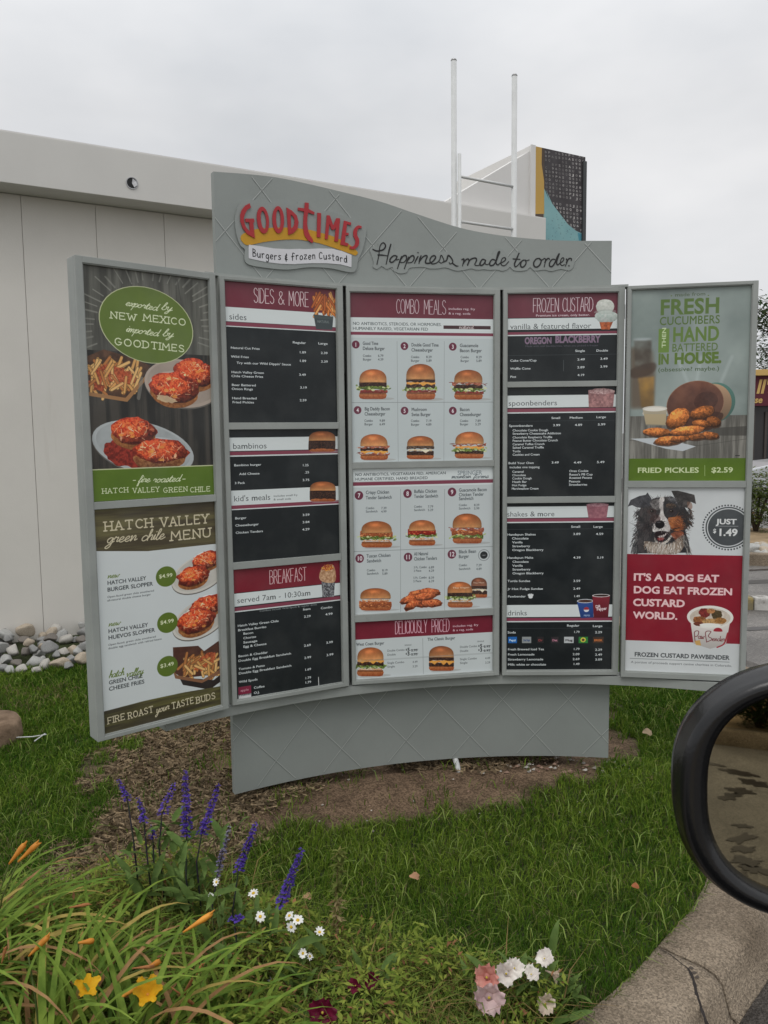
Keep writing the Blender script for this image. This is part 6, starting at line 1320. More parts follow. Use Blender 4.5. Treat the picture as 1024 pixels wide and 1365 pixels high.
# ------------------------------------------------------------------ COBBLES ALONG THE WALL
def rock_mesh(seed, name='cobble', sub=3, amp=.22):
    bm = bmesh.new(); bmesh.ops.create_icosphere(bm, subdivisions=sub, radius=1); Rr = random.Random(seed)
    D = [(Vector((Rr.uniform(-1, 1), Rr.uniform(-1, 1), Rr.uniform(-1, 1))).normalized(), Rr.uniform(.45, .9)) for _ in range(9)]
    for v in bm.verts:
        p = v.co.copy()
        for d, c in D:
            q = p.dot(d)
            if q > c: p -= d * (q - c) * .88
        v.co = p * (1 + amp * .25 * math.sin(3 * p.x + seed) * math.cos(2.5 * p.y))
    me = bpy.data.meshes.new(name); bm.to_mesh(me); bm.free(); me.polygons.foreach_set('use_smooth', [True] * len(me.polygons)); return me
rock_cols = [('pale grey', (.30, .30, .285), (.40, .40, .38)), ('tan', (.33, .27, .20), (.44, .38, .30)), ('mid grey', (.19, .19, .185), (.28, .28, .27)), ('dark grey-brown', (.13, .115, .10), (.19, .17, .15)), ('off-white', (.36, .345, .31), (.46, .44, .40))]
rock_m = [mat('cobble_' + n.replace(' ', '_').replace('-', '_'), c, .75, .3, var=.12, vscale=14, col2=c2, bump=.25, bscale=60, stain=((.16, .14, .12), 9, .62, .5, 1)) for n, c, c2 in rock_cols]
rock_b = {}
def rock(name, p, s, kind, seed, label, cat, group, rot=None):
    k = (kind, seed % 5)
    if k not in rock_b: me = rock_mesh(seed % 5 + 3 * kind); me.materials.append(rock_m[kind]); rock_b[k] = me
    o = bpy.data.objects.new(name, rock_b[k]); C.objects.link(o); o.location = p; o.scale = s; o.rotation_euler = rot or (R.uniform(-.3, .3), R.uniform(-.3, .3), R.uniform(0, 6.28)); return tag(o, label, cat, group)
def wallpt(px, py, z):
    return on_z(px, py, z)
rows_ = []
ua = bu(-60, 300, setb)[0]; ub = bu(150, 300, setb)[0]
Rr = random.Random(8)
fixed = [(0, 862, .075, 0), (8, 880, .07, 0), (18, 866, .075, 4), (46, 882, .08, 0), (34, 868, .05, 3), (22, 884, .055, 3), (46, 866, .06, 2), (80, 884, .085, 1), (62, 885, .07, 4), (67, 862, .07, 2), (67, 850, .06, 3), (57, 862, .04, 1), (98, 865, .065, 1), (96, 880, .07, 2), (110, 880, .085, 1), (108, 852, .05, 3), (116, 862, .07, 2), (86, 868, .055, 4), (14, 893, .05, 0), (30, 892, .05, 4), (50, 892, .05, 4), (92, 888, .055, 2), (4, 893, .06, 2), (104, 868, .05, 0), (76, 872, .045, 2), (38, 856, .05, 1), (10, 852, .045, 2)]
occupied = []
for i, (px, py, s, kd) in enumerate(fixed):
    zc = max(.03, (890 - py) * .0035); p = on_z(px, py, zc)
    rock('cobble', tuple(p), (s * .92, s * Rr.uniform(.65, .85), s * Rr.uniform(.55, .72)), kd, i, None, 'cobble', 'cobbles heaped along the wall')
    occupied.append((p[0], p[1], s))
for i in range(900):
    u = Rr.uniform(ua - .8, ub + 1.2); d = Rr.uniform(.03, .75); s = Rr.uniform(.04, .085); lay = Rr.choice((0, 0, 1))
    p = FP + BD * u + BN * (setb + d); z = s * .45 + lay * .07 * (1 - d / .9)
    if lay == 0 and any((p[0] - a) ** 2 + (p[1] - b) ** 2 < ((s + c) * .62) ** 2 for a, b, c in occupied): continue
    if lay and d > .45: continue
    if p[0] / p[1] > -.355 or p[0] / p[1] < -.60: continue
    occupied.append((p[0], p[1], s))
    if len(occupied) > 92: break
    rock('cobble', (p[0], p[1], z), (s, s * Rr.uniform(.7, .95), s * Rr.uniform(.55, .8)), Rr.choice((0, 0, 1, 2, 2, 3, 4)), i + 40, None, 'cobble', 'cobbles heaped along the wall')
cob = [o for o in C.objects if o.name.startswith('cobble')]
ordn = 'first second third fourth fifth sixth seventh eighth ninth tenth eleventh twelfth thirteenth fourteenth fifteenth sixteenth seventeenth eighteenth nineteenth twentieth twenty-first twenty-second twenty-third twenty-fourth twenty-fifth twenty-sixth twenty-seventh twenty-eighth twenty-ninth thirtieth'.split()
cnt_ = {}
for o in sorted(cob, key=lambda o: o.location.x / o.location.y):
    if o.location.x / o.location.y < -.49: nm_ = 'just beyond the left edge'
    kd = rock_m.index(o.data.materials[0]); cnt_[kd] = cnt_.get(kd, 0) + 1; o['label'] = f'{ordn[min(cnt_[kd], 30) - 1]} {rock_cols[kd][0]} cobble from the left in the bed along the cream wall'; o['group'] = f'{rock_cols[kd][0]} cobbles heaped along the wall'
# round sandstone block at the left edge
stone = mat('tan_block', (.17, .115, .075), .9, .2, var=.2, vscale=14, col2=(.22, .155, .105), bump=.6, bscale=45)
c0 = on_z(-30, 962, .13); V = []; F = []; nn_ = 40
for j, (rr1, zz) in enumerate(((.205, -.06), (.212, .03), (.205, .105), (.19, .128), (.0, .132))):
    for i in range(nn_):
        a = 2 * PI * i / nn_; q = rr1 * (1 + .02 * math.sin(3 * a) + .012 * math.sin(7 * a + j)); V.append((c0[0] + q * math.cos(a), c0[1] + q * math.sin(a), zz + .003 * math.sin(5 * a + j)))
for j in range(4):
    for i in range(nn_): F.append((j * nn_ + i, j * nn_ + (i + 1) % nn_, (j + 1) * nn_ + (i + 1) % nn_, (j + 1) * nn_ + i))
o = mesh_np('round_block', V, F, stone, smooth=True); tag(o, 'low round tan stone block in the grass at the left edge', 'stone block')

# ------------------------------------------------------------------ FLOWER BED
def leafmat(n, c1, c2=None, rough=.6, sp=.12, tr=.3): return mat(n, c1, rough, sp, var=.22, vscale=16, col2=c2, trans=tr)
LM = [leafmat('daylily_leaf', (.105, .185, .022), (.20, .28, .045)), leafmat('daylily_leaf_deep', (.060, .130, .016), (.12, .20, .030)), leafmat('daylily_leaf_yellowing', (.30, .25, .06), (.40, .30, .09)), leafmat('daylily_leaf_dry', (.25, .13, .055), (.34, .20, .09))]
def strip_leaf(L, W, rise, bend, fold=.25, n=11, seed=0, twist=0.3):
    """long blade: rises, arches over and droops; returns V, F in local coordinates, growing towards +x"""
    Rr = random.Random(seed); V = []; F = []; x = 0; z = 0; a = math.radians(rise)
    for i in range(n):
        t = i / (n - 1); w_ = W * (min(1, .55 + t * 2.2)) * (1 - t ** 2.6) + .0006
        yo = math.sin(t * 2.2 + seed) * .02 * L; tw = twist * (t - .3)
        sx, sz = -math.sin(a), math.cos(a)
        for k, (u, dz) in enumerate(((-1, fold), (0, 0), (1, fold))):
            off = u * w_ / 2; V.append((x + sx * dz * w_ * .5, yo + off * math.cos(tw), z + sz * dz * w_ * .5 + off * math.sin(tw)))
        st = L / (n - 1); x += math.cos(a) * st; z += math.sin(a) * st; a -= math.radians(bend) / (n - 1) * (.5 + 1.1 * t)
    for i in range(n - 1):
        for k in (0, 1): q = i * 3 + k; F.append((q, q + 3, q + 4, q + 1))
    return V, F
leaf_meshes = []
for i in range(14):
    kind = (0, 1, 0, 2, 0, 1, 0, 0, 1, 3, 0, 1, 0, 0)[i]
    V, F = strip_leaf(.40 + .045 * (i % 5), .011 + .0018 * (i % 4), 78 - 5 * (i % 6), 75 + 14 * (i % 5), seed=i)
    me = bpy.data.meshes.new('leaf'); me.from_pydata(V, [], F); me.materials.append(LM[kind]); me.polygons.foreach_set('use_smooth', [True] * len(F)); leaf_meshes.append(me)
stem_m = leafmat('flower_stalk', (.10, .15, .04), (.16, .19, .06)); org = leafmat('orange_bud', (.62, .22, .030), (.72, .33, .05), .45, .3, .25)
yel = leafmat('yellow_petal', (.66, .33, .010), (.74, .42, .02), .5, .2, .35); wilt = leafmat('wilted_bud', (.33, .13, .05), (.45, .20, .08))
def clump(px, py, Y, n, R_, label, az=(-60, 110), sc=1.0):
    g = on_y(px, py, Y); z0 = float(gz(g[0], g[1])) - .005
    t = thing('daylily', (g[0], g[1], z0), label, 'daylily', 'daylily clumps in the flower bed')
    for k in range(n):
        o = bpy.data.objects.new('leaf', leaf_meshes[R_.randrange(14)]); C.objects.link(o); o.parent = t
        a = math.radians(R_.uniform(*az)); o.location = (R_.uniform(-.07, .07), R_.uniform(-.06, .06), 0); o.rotation_euler = (R_.uniform(-.12, .12), R_.uniform(-.25, .2), a); s = R_.uniform(.75, 1.15) * sc; o.scale = (s, s * 1.1, s)
    return t
RF = random.Random(4)
dl = [clump(-70, 1330, 2.00, 50, RF, 'daylily clump cut off by the left edge of the flower bed', (-50, 80)), clump(60, 1420, 1.80, 60, RF, 'daylily clump in the bottom left corner carrying two orange bud tips', (-70, 130)),
      clump(170, 1440, 1.78, 54, RF, 'daylily clump with two open yellow flowers at the bottom', (-60, 150)), clump(-20, 1260, 2.25, 46, RF, 'daylily clump at the far left behind the others, beside the lawn', (-70, 60)),
      clump(290, 1440, 1.80, 44, RF, 'rightmost daylily clump, its blades arching below the white daisies', (-80, 150), .85), clump(110, 1340, 2.02, 46, RF, 'daylily clump in the middle of the bed below the purple spikes', (-70, 120), .9)]
def tubepart(name, pts, r, mt, parent, n=6):
    m = MB(); m.tube(pts, r, n); o = m.build(name, mt, parent, smooth=True); return o
def yl(px, py, Y): return on_y(px, py, Y)
def bud(p0, p1, parent, mt=None, r=.008, name='bud'):
    p0 = np.array(p0); p1 = np.array(p1); d = p1 - p0; pts = [p0 + d * t for t in (0, .15, .4, .7, .92, 1)]
    tubepart(name, pts, [r * .35, r * .5, r * .75, r * 1.15, r * 1.0, r * .3], mt or org, parent, 7)
    for k in range(2):   # a petal lip that has started to open
        s = np.array([RF.uniform(-.006, .006), -.004, RF.uniform(-.003, .006)]); tubepart('petal', [p0 + d * .7, p0 + d * .95 + s * .7, p1 + d * .10 + s * 1.3], [r * .6, r * .5, r * .12], mt or org, parent, 5)
def petal_flower(name, c, nrm, r, npet, mt, parent, cup=.5, wide=.62, cm_=None, seed=0, ruff=0.0, centre=None, tube=0.0):
    """open flower: petals as curved sheets round the throat"""
    nrm = Vector(nrm).normalized(); q = nrm.to_track_quat('Z', 'Y'); c = Vector(c); Rr = random.Random(seed)
    for k in range(npet):
        a0 = 2 * PI * k / npet + Rr.uniform(-.1, .1); V = []; F = []; nu, nv = 7, 7; rr1 = r * Rr.uniform(.88, 1.1)
        for i in range(nu):
            t = i / (nu - 1); w_ = wide * math.sin(min(1, t * 1.15 + .12) * PI * .82) * (1.15 if t > .4 else 1) * rr1 * .62
            for j in range(nv):
                s = (j / (nv - 1) - .5) * 2; rad = t * rr1 + .0006; zz = cup * rr1 * (t ** 1.4) * (1 - .55 * t) * 1.6 - abs(s) ** 2 * -.10 * rr1 * t + ruff * rr1 * math.sin(j * 1.9 + i * 1.1 + k) * t ** 2
                x = rad * (1 + ruff * .55 * math.sin(j * 2.1 + k * 1.3 + seed) * t ** 3 - .10 * abs(s) ** 3 * t); y = s * w_; p = Vector((x * math.cos(a0) - y * math.sin(a0), x * math.sin(a0) + y * math.cos(a0), zz - tube * (1 - t) ** 3)); p.rotate(q); V.append(c + p)
        for i in range(nu - 1):
            for j in range(nv - 1): a = i * nv + j; F.append((a, a + 1, a + nv + 1, a + nv))
        o = mesh_np('petal', V, F, mt, smooth=True, parent=parent)
    if centre:
        bm = MB(); 
        V = []; F = []
        for i in range(4):
            for j in range(8): V.append(c + (q @ Vector((centre[0] * math.cos(j * PI / 4) * math.cos(i * .5), centre[0] * math.sin(j * PI / 4) * math.cos(i * .5), centre[0] * .7 * math.sin(i * .5) + .001))))
        for i in range(3):
            for j in range(8): F.append((i * 8 + j, i * 8 + (j + 1) % 8, i * 8 + 8 + (j + 1) % 8, i * 8 + 8 + j))
        F.append(tuple(24 + j for j in range(8)))
        mesh_np('centre', V, F, centre[1], smooth=True, parent=parent)
# flowers of the daylilies
for (a, b, Y, ow) in (((12, 1152), (34, 1124), 2.1, 3), ((24, 1149), (52, 1123), 2.1, 3), ((38, 1275), (66, 1247), 1.9, 1), ((244, 1243), (284, 1217), 1.95, 5), ((156, 1334), (186, 1312), 1.85, 2), ((196, 1290), (214, 1281), 1.9, 5), ((104, 1257), (126, 1254), 1.95, 5)):
    p0, p1 = yl(*a, Y), yl(*b, Y + .02); bud(p0, p1, dl[ow], r=.0075 if Y > 1.95 else .007)
    base = np.array(dl[ow].location); tubepart('stalk', [base, base * .45 + p0 * .55 + [0, 0, .05], p0], [.003, .0026, .0022], stem_m, dl[ow])
for (a, b, Y) in (((176, 1291), (206, 1288), 1.88), ((228, 1316), (262, 1342), 1.86), ((238, 1340), (256, 1306), 1.86), ((2, 1285), (8, 1262), 1.9), ((262, 1300), (270, 1285), 1.9), ((92, 1210), (120, 1205), 2.0)):
    bud(yl(*a, Y), yl(*b, Y), dl[2 if a[0] > 100 else 0], wilt, r=.004, name='wilted_bud')
for (c_, r, nr, Y, ow, s) in (((115, 1318), .030, (.35, -.45, .8), 1.82, 2, 2), ((197, 1326), .034, (.15, -.55, .85), 1.80, 2, 5)):
    f_ = yl(*c_, Y); petal_flower('flower', f_, nr, r, 6 if s == 5 else 5, yel, dl[ow], .95, .58, seed=s, ruff=.05, centre=(.004, org)); base = np.array(dl[ow].location)
    tubepart('stalk', [base, base * .5 + f_ * .5 + [0, .02, .03], f_ + [0, .02, -.02], f_], [.003, .003, .003, .004], stem_m, dl[ow])

# salvia: one plant per spike group
pur = leafmat('purple_floret', (.060, .030, .24), (.11, .065, .36), .6, .2, .2); pur2 = leafmat('faded_floret', (.13, .11, .22), (.22, .21, .24), .7, .1, .1); pst = leafmat('purple_stalk', (.07, .045, .10), (.05, .07, .04), .6)
slf = leafmat('salvia_leaf', (.085, .150, .035), (.14, .205, .055))
def florets(p0, p1, n, rad, seed, size=.0062):
    R_ = random.Random(seed); V = []; F = []; p0 = np.array(p0); p1 = np.array(p1); d = p1 - p0
    for i in range(n):
        t = (i + R_.random()) / n; whorl = round(t * 11) / 11 + R_.uniform(-.018, .018); a = R_.uniform(0, 2 * PI); rr2 = rad * (1.15 - .75 * t) * R_.uniform(.5, 1.2); c = p0 + d * whorl + np.array([math.cos(a) * rr2, math.sin(a) * rr2, R_.uniform(-.002, .003)])
        out = np.array([math.cos(a), math.sin(a), .25]); sd2 = np.array([-math.sin(a), math.cos(a), 0]); s = size * R_.uniform(.6, 1.2) * (1.1 - .4 * t)
        k = len(V); V += [c - sd2 * s * .5, c + sd2 * s * .5, c + out * s * 1.2 + sd2 * s * .6 - [0, 0, s * .5], c + out * s * 1.2 - sd2 * s * .6 - [0, 0, s * .5], c + out * s * .5 + [0, 0, s * .9]]
        F += [(k, k + 1, k + 2, k + 3), (k, k + 1, k + 4)]
    return V, F
def lance_leaf(L, W, seed):
    return strip_leaf(L, W, 35, 60, .3, 6, seed, .2)
def salvia(name, spikes, Y, label, foliage=True, faded=False, base=None, group='purple flower spikes in the bed'):
    bx_ = np.mean([s[2][0] for s in spikes]); g = on_y(*(base or (bx_, 1230)), Y) if False else None
    b0 = on_y(bx_, 700, Y); gz0 = float(gz(b0[0], Y)); t = thing('salvia', (b0[0], Y, gz0 - .005), label, 'salvia', group)
    for k, (top, mid, bot, n, rad) in enumerate(spikes):
        pt, pm, pb = on_y(*top, Y), on_y(*mid, Y), on_y(*bot, Y); foot = np.array([pb[0] * .6 + b0[0] * .4, Y, gz0])
        tubepart('stalk', [foot, pb, pm, pt], [.0032, .0026, .0022, .0012], pst, t)
        V, F = florets(pm, pt, n, rad, k + int(top[0])); mesh_np('flower_spike', V, F, pur2 if faded else pur, parent=t)
    return t, b0, gz0
def add_leaves(t, b0, gz0, n, zr, spread, L=(.05, .10), mt=None, seed=1, Y=None):
    R_ = random.Random(seed)
    if (mt, 'sl') not in rock_b:
        ms = []
        for i in range(4):
            V, F = lance_leaf(.075, .020, i); me = bpy.data.meshes.new('leaf'); me.from_pydata(V, [], F); me.materials.append(mt or slf); me.polygons.foreach_set('use_smooth', [True] * len(F)); ms.append(me)
        rock_b[(mt, 'sl')] = ms
    ms = rock_b[(mt, 'sl')]
    for i in range(n):
        o = bpy.data.objects.new('leaf', ms[i % 4]); C.objects.link(o); o.parent = t; o.location = (R_.uniform(-spread, spread), R_.uniform(-spread, spread), R_.uniform(*zr)); o.rotation_euler = (R_.uniform(-.5, .5), R_.uniform(-.7, .5), R_.uniform(0, 6.28)); s = R_.uniform(.6, 1.35); o.scale = (s, s, s)
sv = [([((158, 1040), (170, 1066), (178, 1120), 60, .007)], 2.45, 'leftmost purple salvia spike, leaning left over the bare soil', 22), ([((184, 1064), (192, 1095), (196, 1140), 60, .006)], 2.42, 'short purple salvia spike right of the leftmost one', 26),
 ([((202, 1102), (204, 1118), (205, 1150), 26, .006)], 2.44, 'tiny purple salvia spike low among its leaves', 10), ([((232, 1046), (216, 1086), (212, 1130), 70, .012)], 2.42, 'loose sparse purple salvia spike left of the tallest one', 24),
 ([((247, 1030), (249, 1112), (248, 1170), 260, .011)], 2.38, 'tallest and thickest purple salvia spike, standing upright', 34), ([((291, 1048), (269, 1112), (262, 1150), 190, .010)], 2.38, 'purple salvia spike leaning right beside the tallest one', 22),
 ([((340, 1100), (318, 1160), (310, 1215), 170, .009)], 2.25, 'purple-blue salvia spike standing against the green lawn', 18), ([((402, 1134), (374, 1206), (352, 1262), 240, .0105)], 2.15, 'blue-purple salvia spike leaning right above the white daisies', 12),
 ([((322, 1222), (312, 1226), (316, 1262), 50, .010)], 2.12, 'small crumpled purple salvia head among the daisies', 8), ([((482, 1334), (476, 1356), (474, 1400), 70, .008)], 2.0, 'short purple salvia bloom at the bottom beside the wine-coloured petunia', 6)]
for k, (sp3, Y, lab, nl) in enumerate(sv):
    t, b0, g0 = salvia('salvia', sp3, Y, lab); add_leaves(t, b0, g0, nl, (.05, .34 if k < 6 else .22), .09, seed=k + 3)
t, b0, g0 = salvia('salvia', [((306, 1102), (290, 1165), (282, 1215), 90, .006)], 2.28, 'faded grey salvia seed spike between two purple ones', faded=True); add_leaves(t, b0, g0, 10, (.04, .2), .08, seed=31)
# daisies
wp = leafmat('white_petal', (.74, .74, .70), (.80, .80, .77), .6, .2, .2); ydisc = mat('daisy_disc', (.55, .36, .04), .8, .1, var=.2, vscale=90)
DZ = [(338, 1191, .015, 'white daisy seen edge-on, highest of the right-hand daisies'), (347, 1222, .014, 'white daisy with a yellow centre left of the leaning purple spike'), (386, 1221, .013, 'left daisy of the white cluster, behind its neighbours'), (397, 1227, .015, 'fullest white daisy of the cluster by the purple spike'),
 (388, 1236, .014, 'lowest daisy of the white cluster, showing a yellow centre'), (426, 1243, .014, 'white daisy standing alone right of the cluster'), (404, 1271, .012, 'small white daisy low under the cluster, left of its twin'), (413, 1275, .010, 'smaller white daisy low under the cluster, right of its twin'), (364, 1308, .015, 'white daisy half hidden in the arching daylily leaves'),
 (289, 1176, .012, 'white bloom above two smaller ones left of the spikes'), (281, 1195, .009, 'small white bloom, lower left of a trio'), (293, 1190, .009, 'small white bloom, lower right of a trio')]
for k, (px, py, r, lab) in enumerate(DZ):
    Y = 2.02 + .02 * (k % 3) + (.12 if k > 8 or k == 0 else 0); c_ = on_y(px, py, Y); g0 = float(gz(c_[0], c_[1])); t = thing('daisy', (c_[0], c_[1] + .01, g0 - .004), lab, 'daisy', 'small white daisies in the bed')
    petal_flower('flower', c_, (RF.uniform(-.5, .5), RF.uniform(-.7, -.2), 1 if k in (0, 2, 3, 5) else .5), r, 9, wp, t, RF.uniform(.05, .4), RF.uniform(.36, .6), seed=k, ruff=.06, centre=(r * .33, ydisc)); tubepart('stalk', [(c_[0] + .01, c_[1] + .01, g0), (c_[0] + .004, c_[1] + .006, (g0 + c_[2]) / 2), tuple(c_ - [0, 0, .001])], [.0014, .0013, .001], stem_m, t)
    add_leaves(t, c_, g0, 5, (.02, max(.04, c_[2] - g0 - .04)), .035, seed=50 + k)
# petunias
pk = leafmat('pale_pink_petal', (.66, .44, .46), (.74, .58, .55), .6, .15, .3); cor = leafmat('coral_petal', (.62, .16, .13), (.70, .36, .30), .6, .15, .3); crm = leafmat('cream_petal', (.66, .50, .38), (.74, .64, .52), .6, .15, .3); win = leafmat('wine_petal', (.10, .004, .022), (.15, .008, .035), .55, .2, .2)
pw = leafmat('white_pink_petal', (.70, .62, .58), (.78, .74, .68), .6, .15, .3); pthr = mat('petunia_throat', (.50, .38, .05), .7); bwn = leafmat('wilted_petal', (.30, .17, .11), (.38, .25, .16))
PT = [((649, 1303), .034, (-.3, -.9, .3), cor, 'coral-centred petunia behind the large pale pink one', 1.98), ((652, 1330), .040, (.05, -.95, .25), pk, 'largest pale pink petunia with a yellow throat', 1.93), ((675, 1298), .028, (-.2, -.8, .5), pw, 'white petunia facing left beside the coral one', 2.0), ((686, 1291), .026, (0, -.6, .8), pw, 'ruffled white petunia, middle of the white pair', 2.02),
 ((708, 1299), .022, (.3, -.5, .9), pw, 'small white petunia nearly edge-on right of the pair', 2.01), ((726, 1278), .024, (-.2, -.5, .9), pw, 'topmost cream petunia standing tall on its tube', 2.05), ((741, 1300), .020, (.9, -.4, -.2), crm, 'cream petunia nodding to the right', 2.04), ((727, 1338), .026, (.25, -.8, .3), crm, 'salmon cream petunia low on the right', 1.97),
 ((430, 1350), .036, (-.1, -.9, .4), win, 'large dark wine petunia at the bottom edge', 1.88), ((474, 1314), .020, (-.4, -.6, .5), win, 'small dark wine petunia left of its twin', 1.98), ((494, 1308), .022, (.4, -.6, .5), win, 'small dark wine petunia right of its twin', 1.99)]
for k, (pp, r, nr, mt_, lab, Y) in enumerate(PT):
    c_ = on_y(*pp, Y); g0 = float(gz(c_[0], c_[1])); t = thing('petunia', (c_[0] + .005, c_[1] + .03, g0 - .004), lab, 'petunia', 'petunias in the bed')
    petal_flower('flower', c_, nr, r * 1.0, 5, mt_, t, .40, 1.05, seed=k + 9, ruff=.17, centre=(r * .10, pthr), tube=r * .4)
    nn2 = -np.array(Vector(nr).normalized()); p2 = c_ + nn2 * r * 1.5; tubepart('flower_tube', [c_ + nn2 * r * .1, c_ + nn2 * r * .7, p2], [r * .30, r * .16, r * .09], mt_, t, 8)
    tubepart('stalk', [p2, (p2[0], p2[1] + .01, (p2[2] + g0) / 2), (p2[0], p2[1] + .02, g0)], [.0018, .002, .0022], stem_m, t); add_leaves(t, c_, g0, 12, (.02, max(.05, c_[2] - g0 - .03)), .06, seed=70 + k)
for (a, b) in (((692, 1322), (686, 1362)), ((684, 1345), (700, 1372))):
    pass
# low leafy ground cover filling the bed
def leafmass(name, n, sampler, size, cols, mt, seed, label=None):
    R_ = rndm(seed); x, y, z = sampler(R_, n); n = len(x); a = R_.random(n) * 2 * PI; e = R_.uniform(-.2, .9, n); s = R_.uniform(size[0], size[1], n); w_ = s * R_.uniform(.22, .42, n)
    d = np.c_[np.cos(a) * np.cos(e), np.sin(a) * np.cos(e), np.sin(e)]; sd2 = np.c_[-np.sin(a), np.cos(a), R_.uniform(-.3, .3, n)]; p = np.c_[x, y, z]
    V = np.stack([p, p + d * s[:, None] * .45 + sd2 * w_[:, None] / 2, p + d * s[:, None] - [0, 0, .15] * s[:, None], p + d * s[:, None] * .45 - sd2 * w_[:, None] / 2], 1)
    k = R_.random(n)[:, None]; c_ = np.array(cols[0]) * (1 - k) + np.array(cols[1]) * k; dr = R_.random(n) < .07; c_[dr] = np.array(cols[2]) * R_.uniform(.6, 1.2, (dr.sum(), 1))
    o = mesh_np(name, V.reshape(-1, 3), (np.arange(n) * 4)[:, None] + [0, 1, 2, 3], mt, col=np.repeat(c_, 4, 0)); tag(o, kind='stuff'); return o
lfm = mat('ground_cover_leaf', (1, 1, 1), .7, .08, attr='col', trans=.3)
BEDP = np.array([on_z(*p)[:2] for p in ((-60, 1225), (60, 1215), (150, 1195), (260, 1180), (380, 1235), (440, 1265), (520, 1290), (600, 1305), (700, 1330), (770, 1372), (700, 1500), (0, 1560), (-300, 1500))])
def bed(zmax):
    def f(R_, n):
        x = R_.uniform(-2.2, .8, n * 4); y = R_.uniform(1.3, 2.75, n * 4); k = inpoly(x, y, BEDP) & (kin_side(x, y) > .02); x, y = x[k][:n], y[k][:n]
        hh = zmax * (.35 + .65 * pn(x, y, 6, 14)) * np.clip(1.25 - .3 * (x > .1), .5, 1.2); return x, y, gz(x, y) + R_.random(len(x)) * hh
    return f
leafmass('ground_cover', 30000, bed(.19), (.012, .036), ((.105, .165, .022), (.28, .32, .060), (.30, .15, .07)), lfm, 5)
x = R.uniform(-2.2, .8, 30000); y = R.uniform(1.4, 2.75, 30000); k = inpoly(x, y, BEDP) & (kin_side(x, y) > .02); x, y = x[k][:9000], y[k][:9000]
col = np.array([.17, .24, .05]) * R.uniform(.5, 1.4, (len(x), 1)); dk = R.random(len(x)) < .3; col[dk] = np.array([.30, .21, .09]) * R.uniform(.5, 1.1, (dk.sum(), 1))
tag(blades('bed_grass', x, y, gz(x, y), R.uniform(.07, .24, len(x)), R.uniform(.0025, .0045, len(x)), R.uniform(.5, 1.6, len(x)), col, gm, 9), kind='stuff')
# feathery dry stem beside the bed
c_ = on_y(452, 1135, 2.25); g0 = float(gz(c_[0], 2.25)); t = thing('seedling', (c_[0], 2.25, g0 - .004), 'thin upright seedling with a green tip and dry straw lower leaves', 'seedling')
b0 = on_y(445, 1225, 2.25); tubepart('stem', [(b0[0], 2.25, g0), tuple(b0), tuple(c_)], [.003, .0026, .0015], leafmat('seedling_stem', (.26, .20, .09), (.18, .18, .06)), t)
for nm, ta, tb, cc_, nn3 in (('green_tip', .62, 1.02, ((.13, .17, .04), (.2, .22, .06), (.2, .2, .06)), 130), ('dry_leaves', .0, .62, ((.28, .22, .10), (.36, .29, .15), (.2, .12, .06)), 110)):
    def sm5(R_, n, ta=ta, tb=tb): q = R_.uniform(ta, tb, n); base = np.array([b0[0], 2.25, g0]); p = base + (c_ - base) * q[:, None]; return p[:, 0], p[:, 1], p[:, 2]
    o = leafmass(nm, nn3, sm5, (.016, .036), cc_, lfm, 12); o.parent = t; o.matrix_parent_inverse = abs_mat(t).inverted()
# fallen leaves and scraps on the lawn
def dryleaf(px, py, s, colr, label, up=.05):
    p = on_z(px, py, up); V = []; F = []; Rr = random.Random(int(px)); n = 10
    for i in range(n): a = 2 * PI * i / n; q = s * (1 + .35 * math.cos(2 * a)) * Rr.uniform(.75, 1.1) * .5; V.append((p[0] + math.cos(a + .6) * q, p[1] + math.sin(a + .6) * q * .6, p[2] + math.sin(a * 2) * s * .12 + math.sin(a) * s * .3))
    V.append((p[0], p[1], p[2] + .004)); F = [(i, (i + 1) % n, n) for i in range(n)]
    tag(mesh_np('fallen_leaf', V, F, leafmat('fallen_leaf_' + str(int(px)), colr, tuple(np.array(colr) * 1.3), .8, .1, .1), smooth=True), label, 'leaf', 'fallen leaves on the lawn')
dryleaf(863, 976, .05, (.36, .27, .18), 'pale tan fallen leaf on the lawn under the right lightbox'); dryleaf(553, 1168, .034, (.30, .17, .10), 'brown fallen leaf in the middle of the front lawn'); dryleaf(847, 1181, .026, (.30, .11, .05), 'small orange-brown fallen leaf near the kerb')
dryleaf(410, 1195, .03, (.34, .20, .12), 'brown fallen leaf by the leaning purple spike')
m = MB()
for a, b in (((22, 983), (46, 982)), ((46, 988), (60, 978)), ((44, 982), (62, 979))): m.tube([on_z(*a, .05), on_z(*b, .055)], .003, 6)
tag(m.build('litter', M['white_metal']), 'white scraps of litter on the grass right of the stone block', 'litter')

# ------------------------------------------------------------------ THE CAR THE VIEWER SITS IN: door and wing mirror
bp_ = mat('black_mirror_plastic', (.006, .006, .0065), .22, .5, bump=.03, bscale=300); carp = mat('dark_car_paint', (.02, .021, .024), .25, .5, coat=.6)
glm = bpy.data.materials.new('mirror_glass'); glm.use_nodes = True; gb = glm.node_tree.nodes['Principled BSDF']
gb.inputs['Base Color'].default_value = (.38, .33, .22, 1); gb.inputs['Metallic'].default_value = 1; gb.inputs['Roughness'].default_value = .015
car = thing('car', (.55, .1, ROADZ), 'black wing mirror on the door of a car pulled up at the menu board', 'car')
Nn = Vector((-.27, -.955, .080)).normalized(); e1 = Vector((0, 0, 1)).cross(Nn) * 1; e1 = Vector((Nn.y * -1, Nn.x, 0)).normalized(); e1 = e1 if e1.x > 0 else -e1; e2 = Nn.cross(e1).normalized(); e2 = e2 if e2.z > 0 else -e2
mc = Vector(tuple(on_y(1103, 1067, .60))); ha, hb = .114, .1062
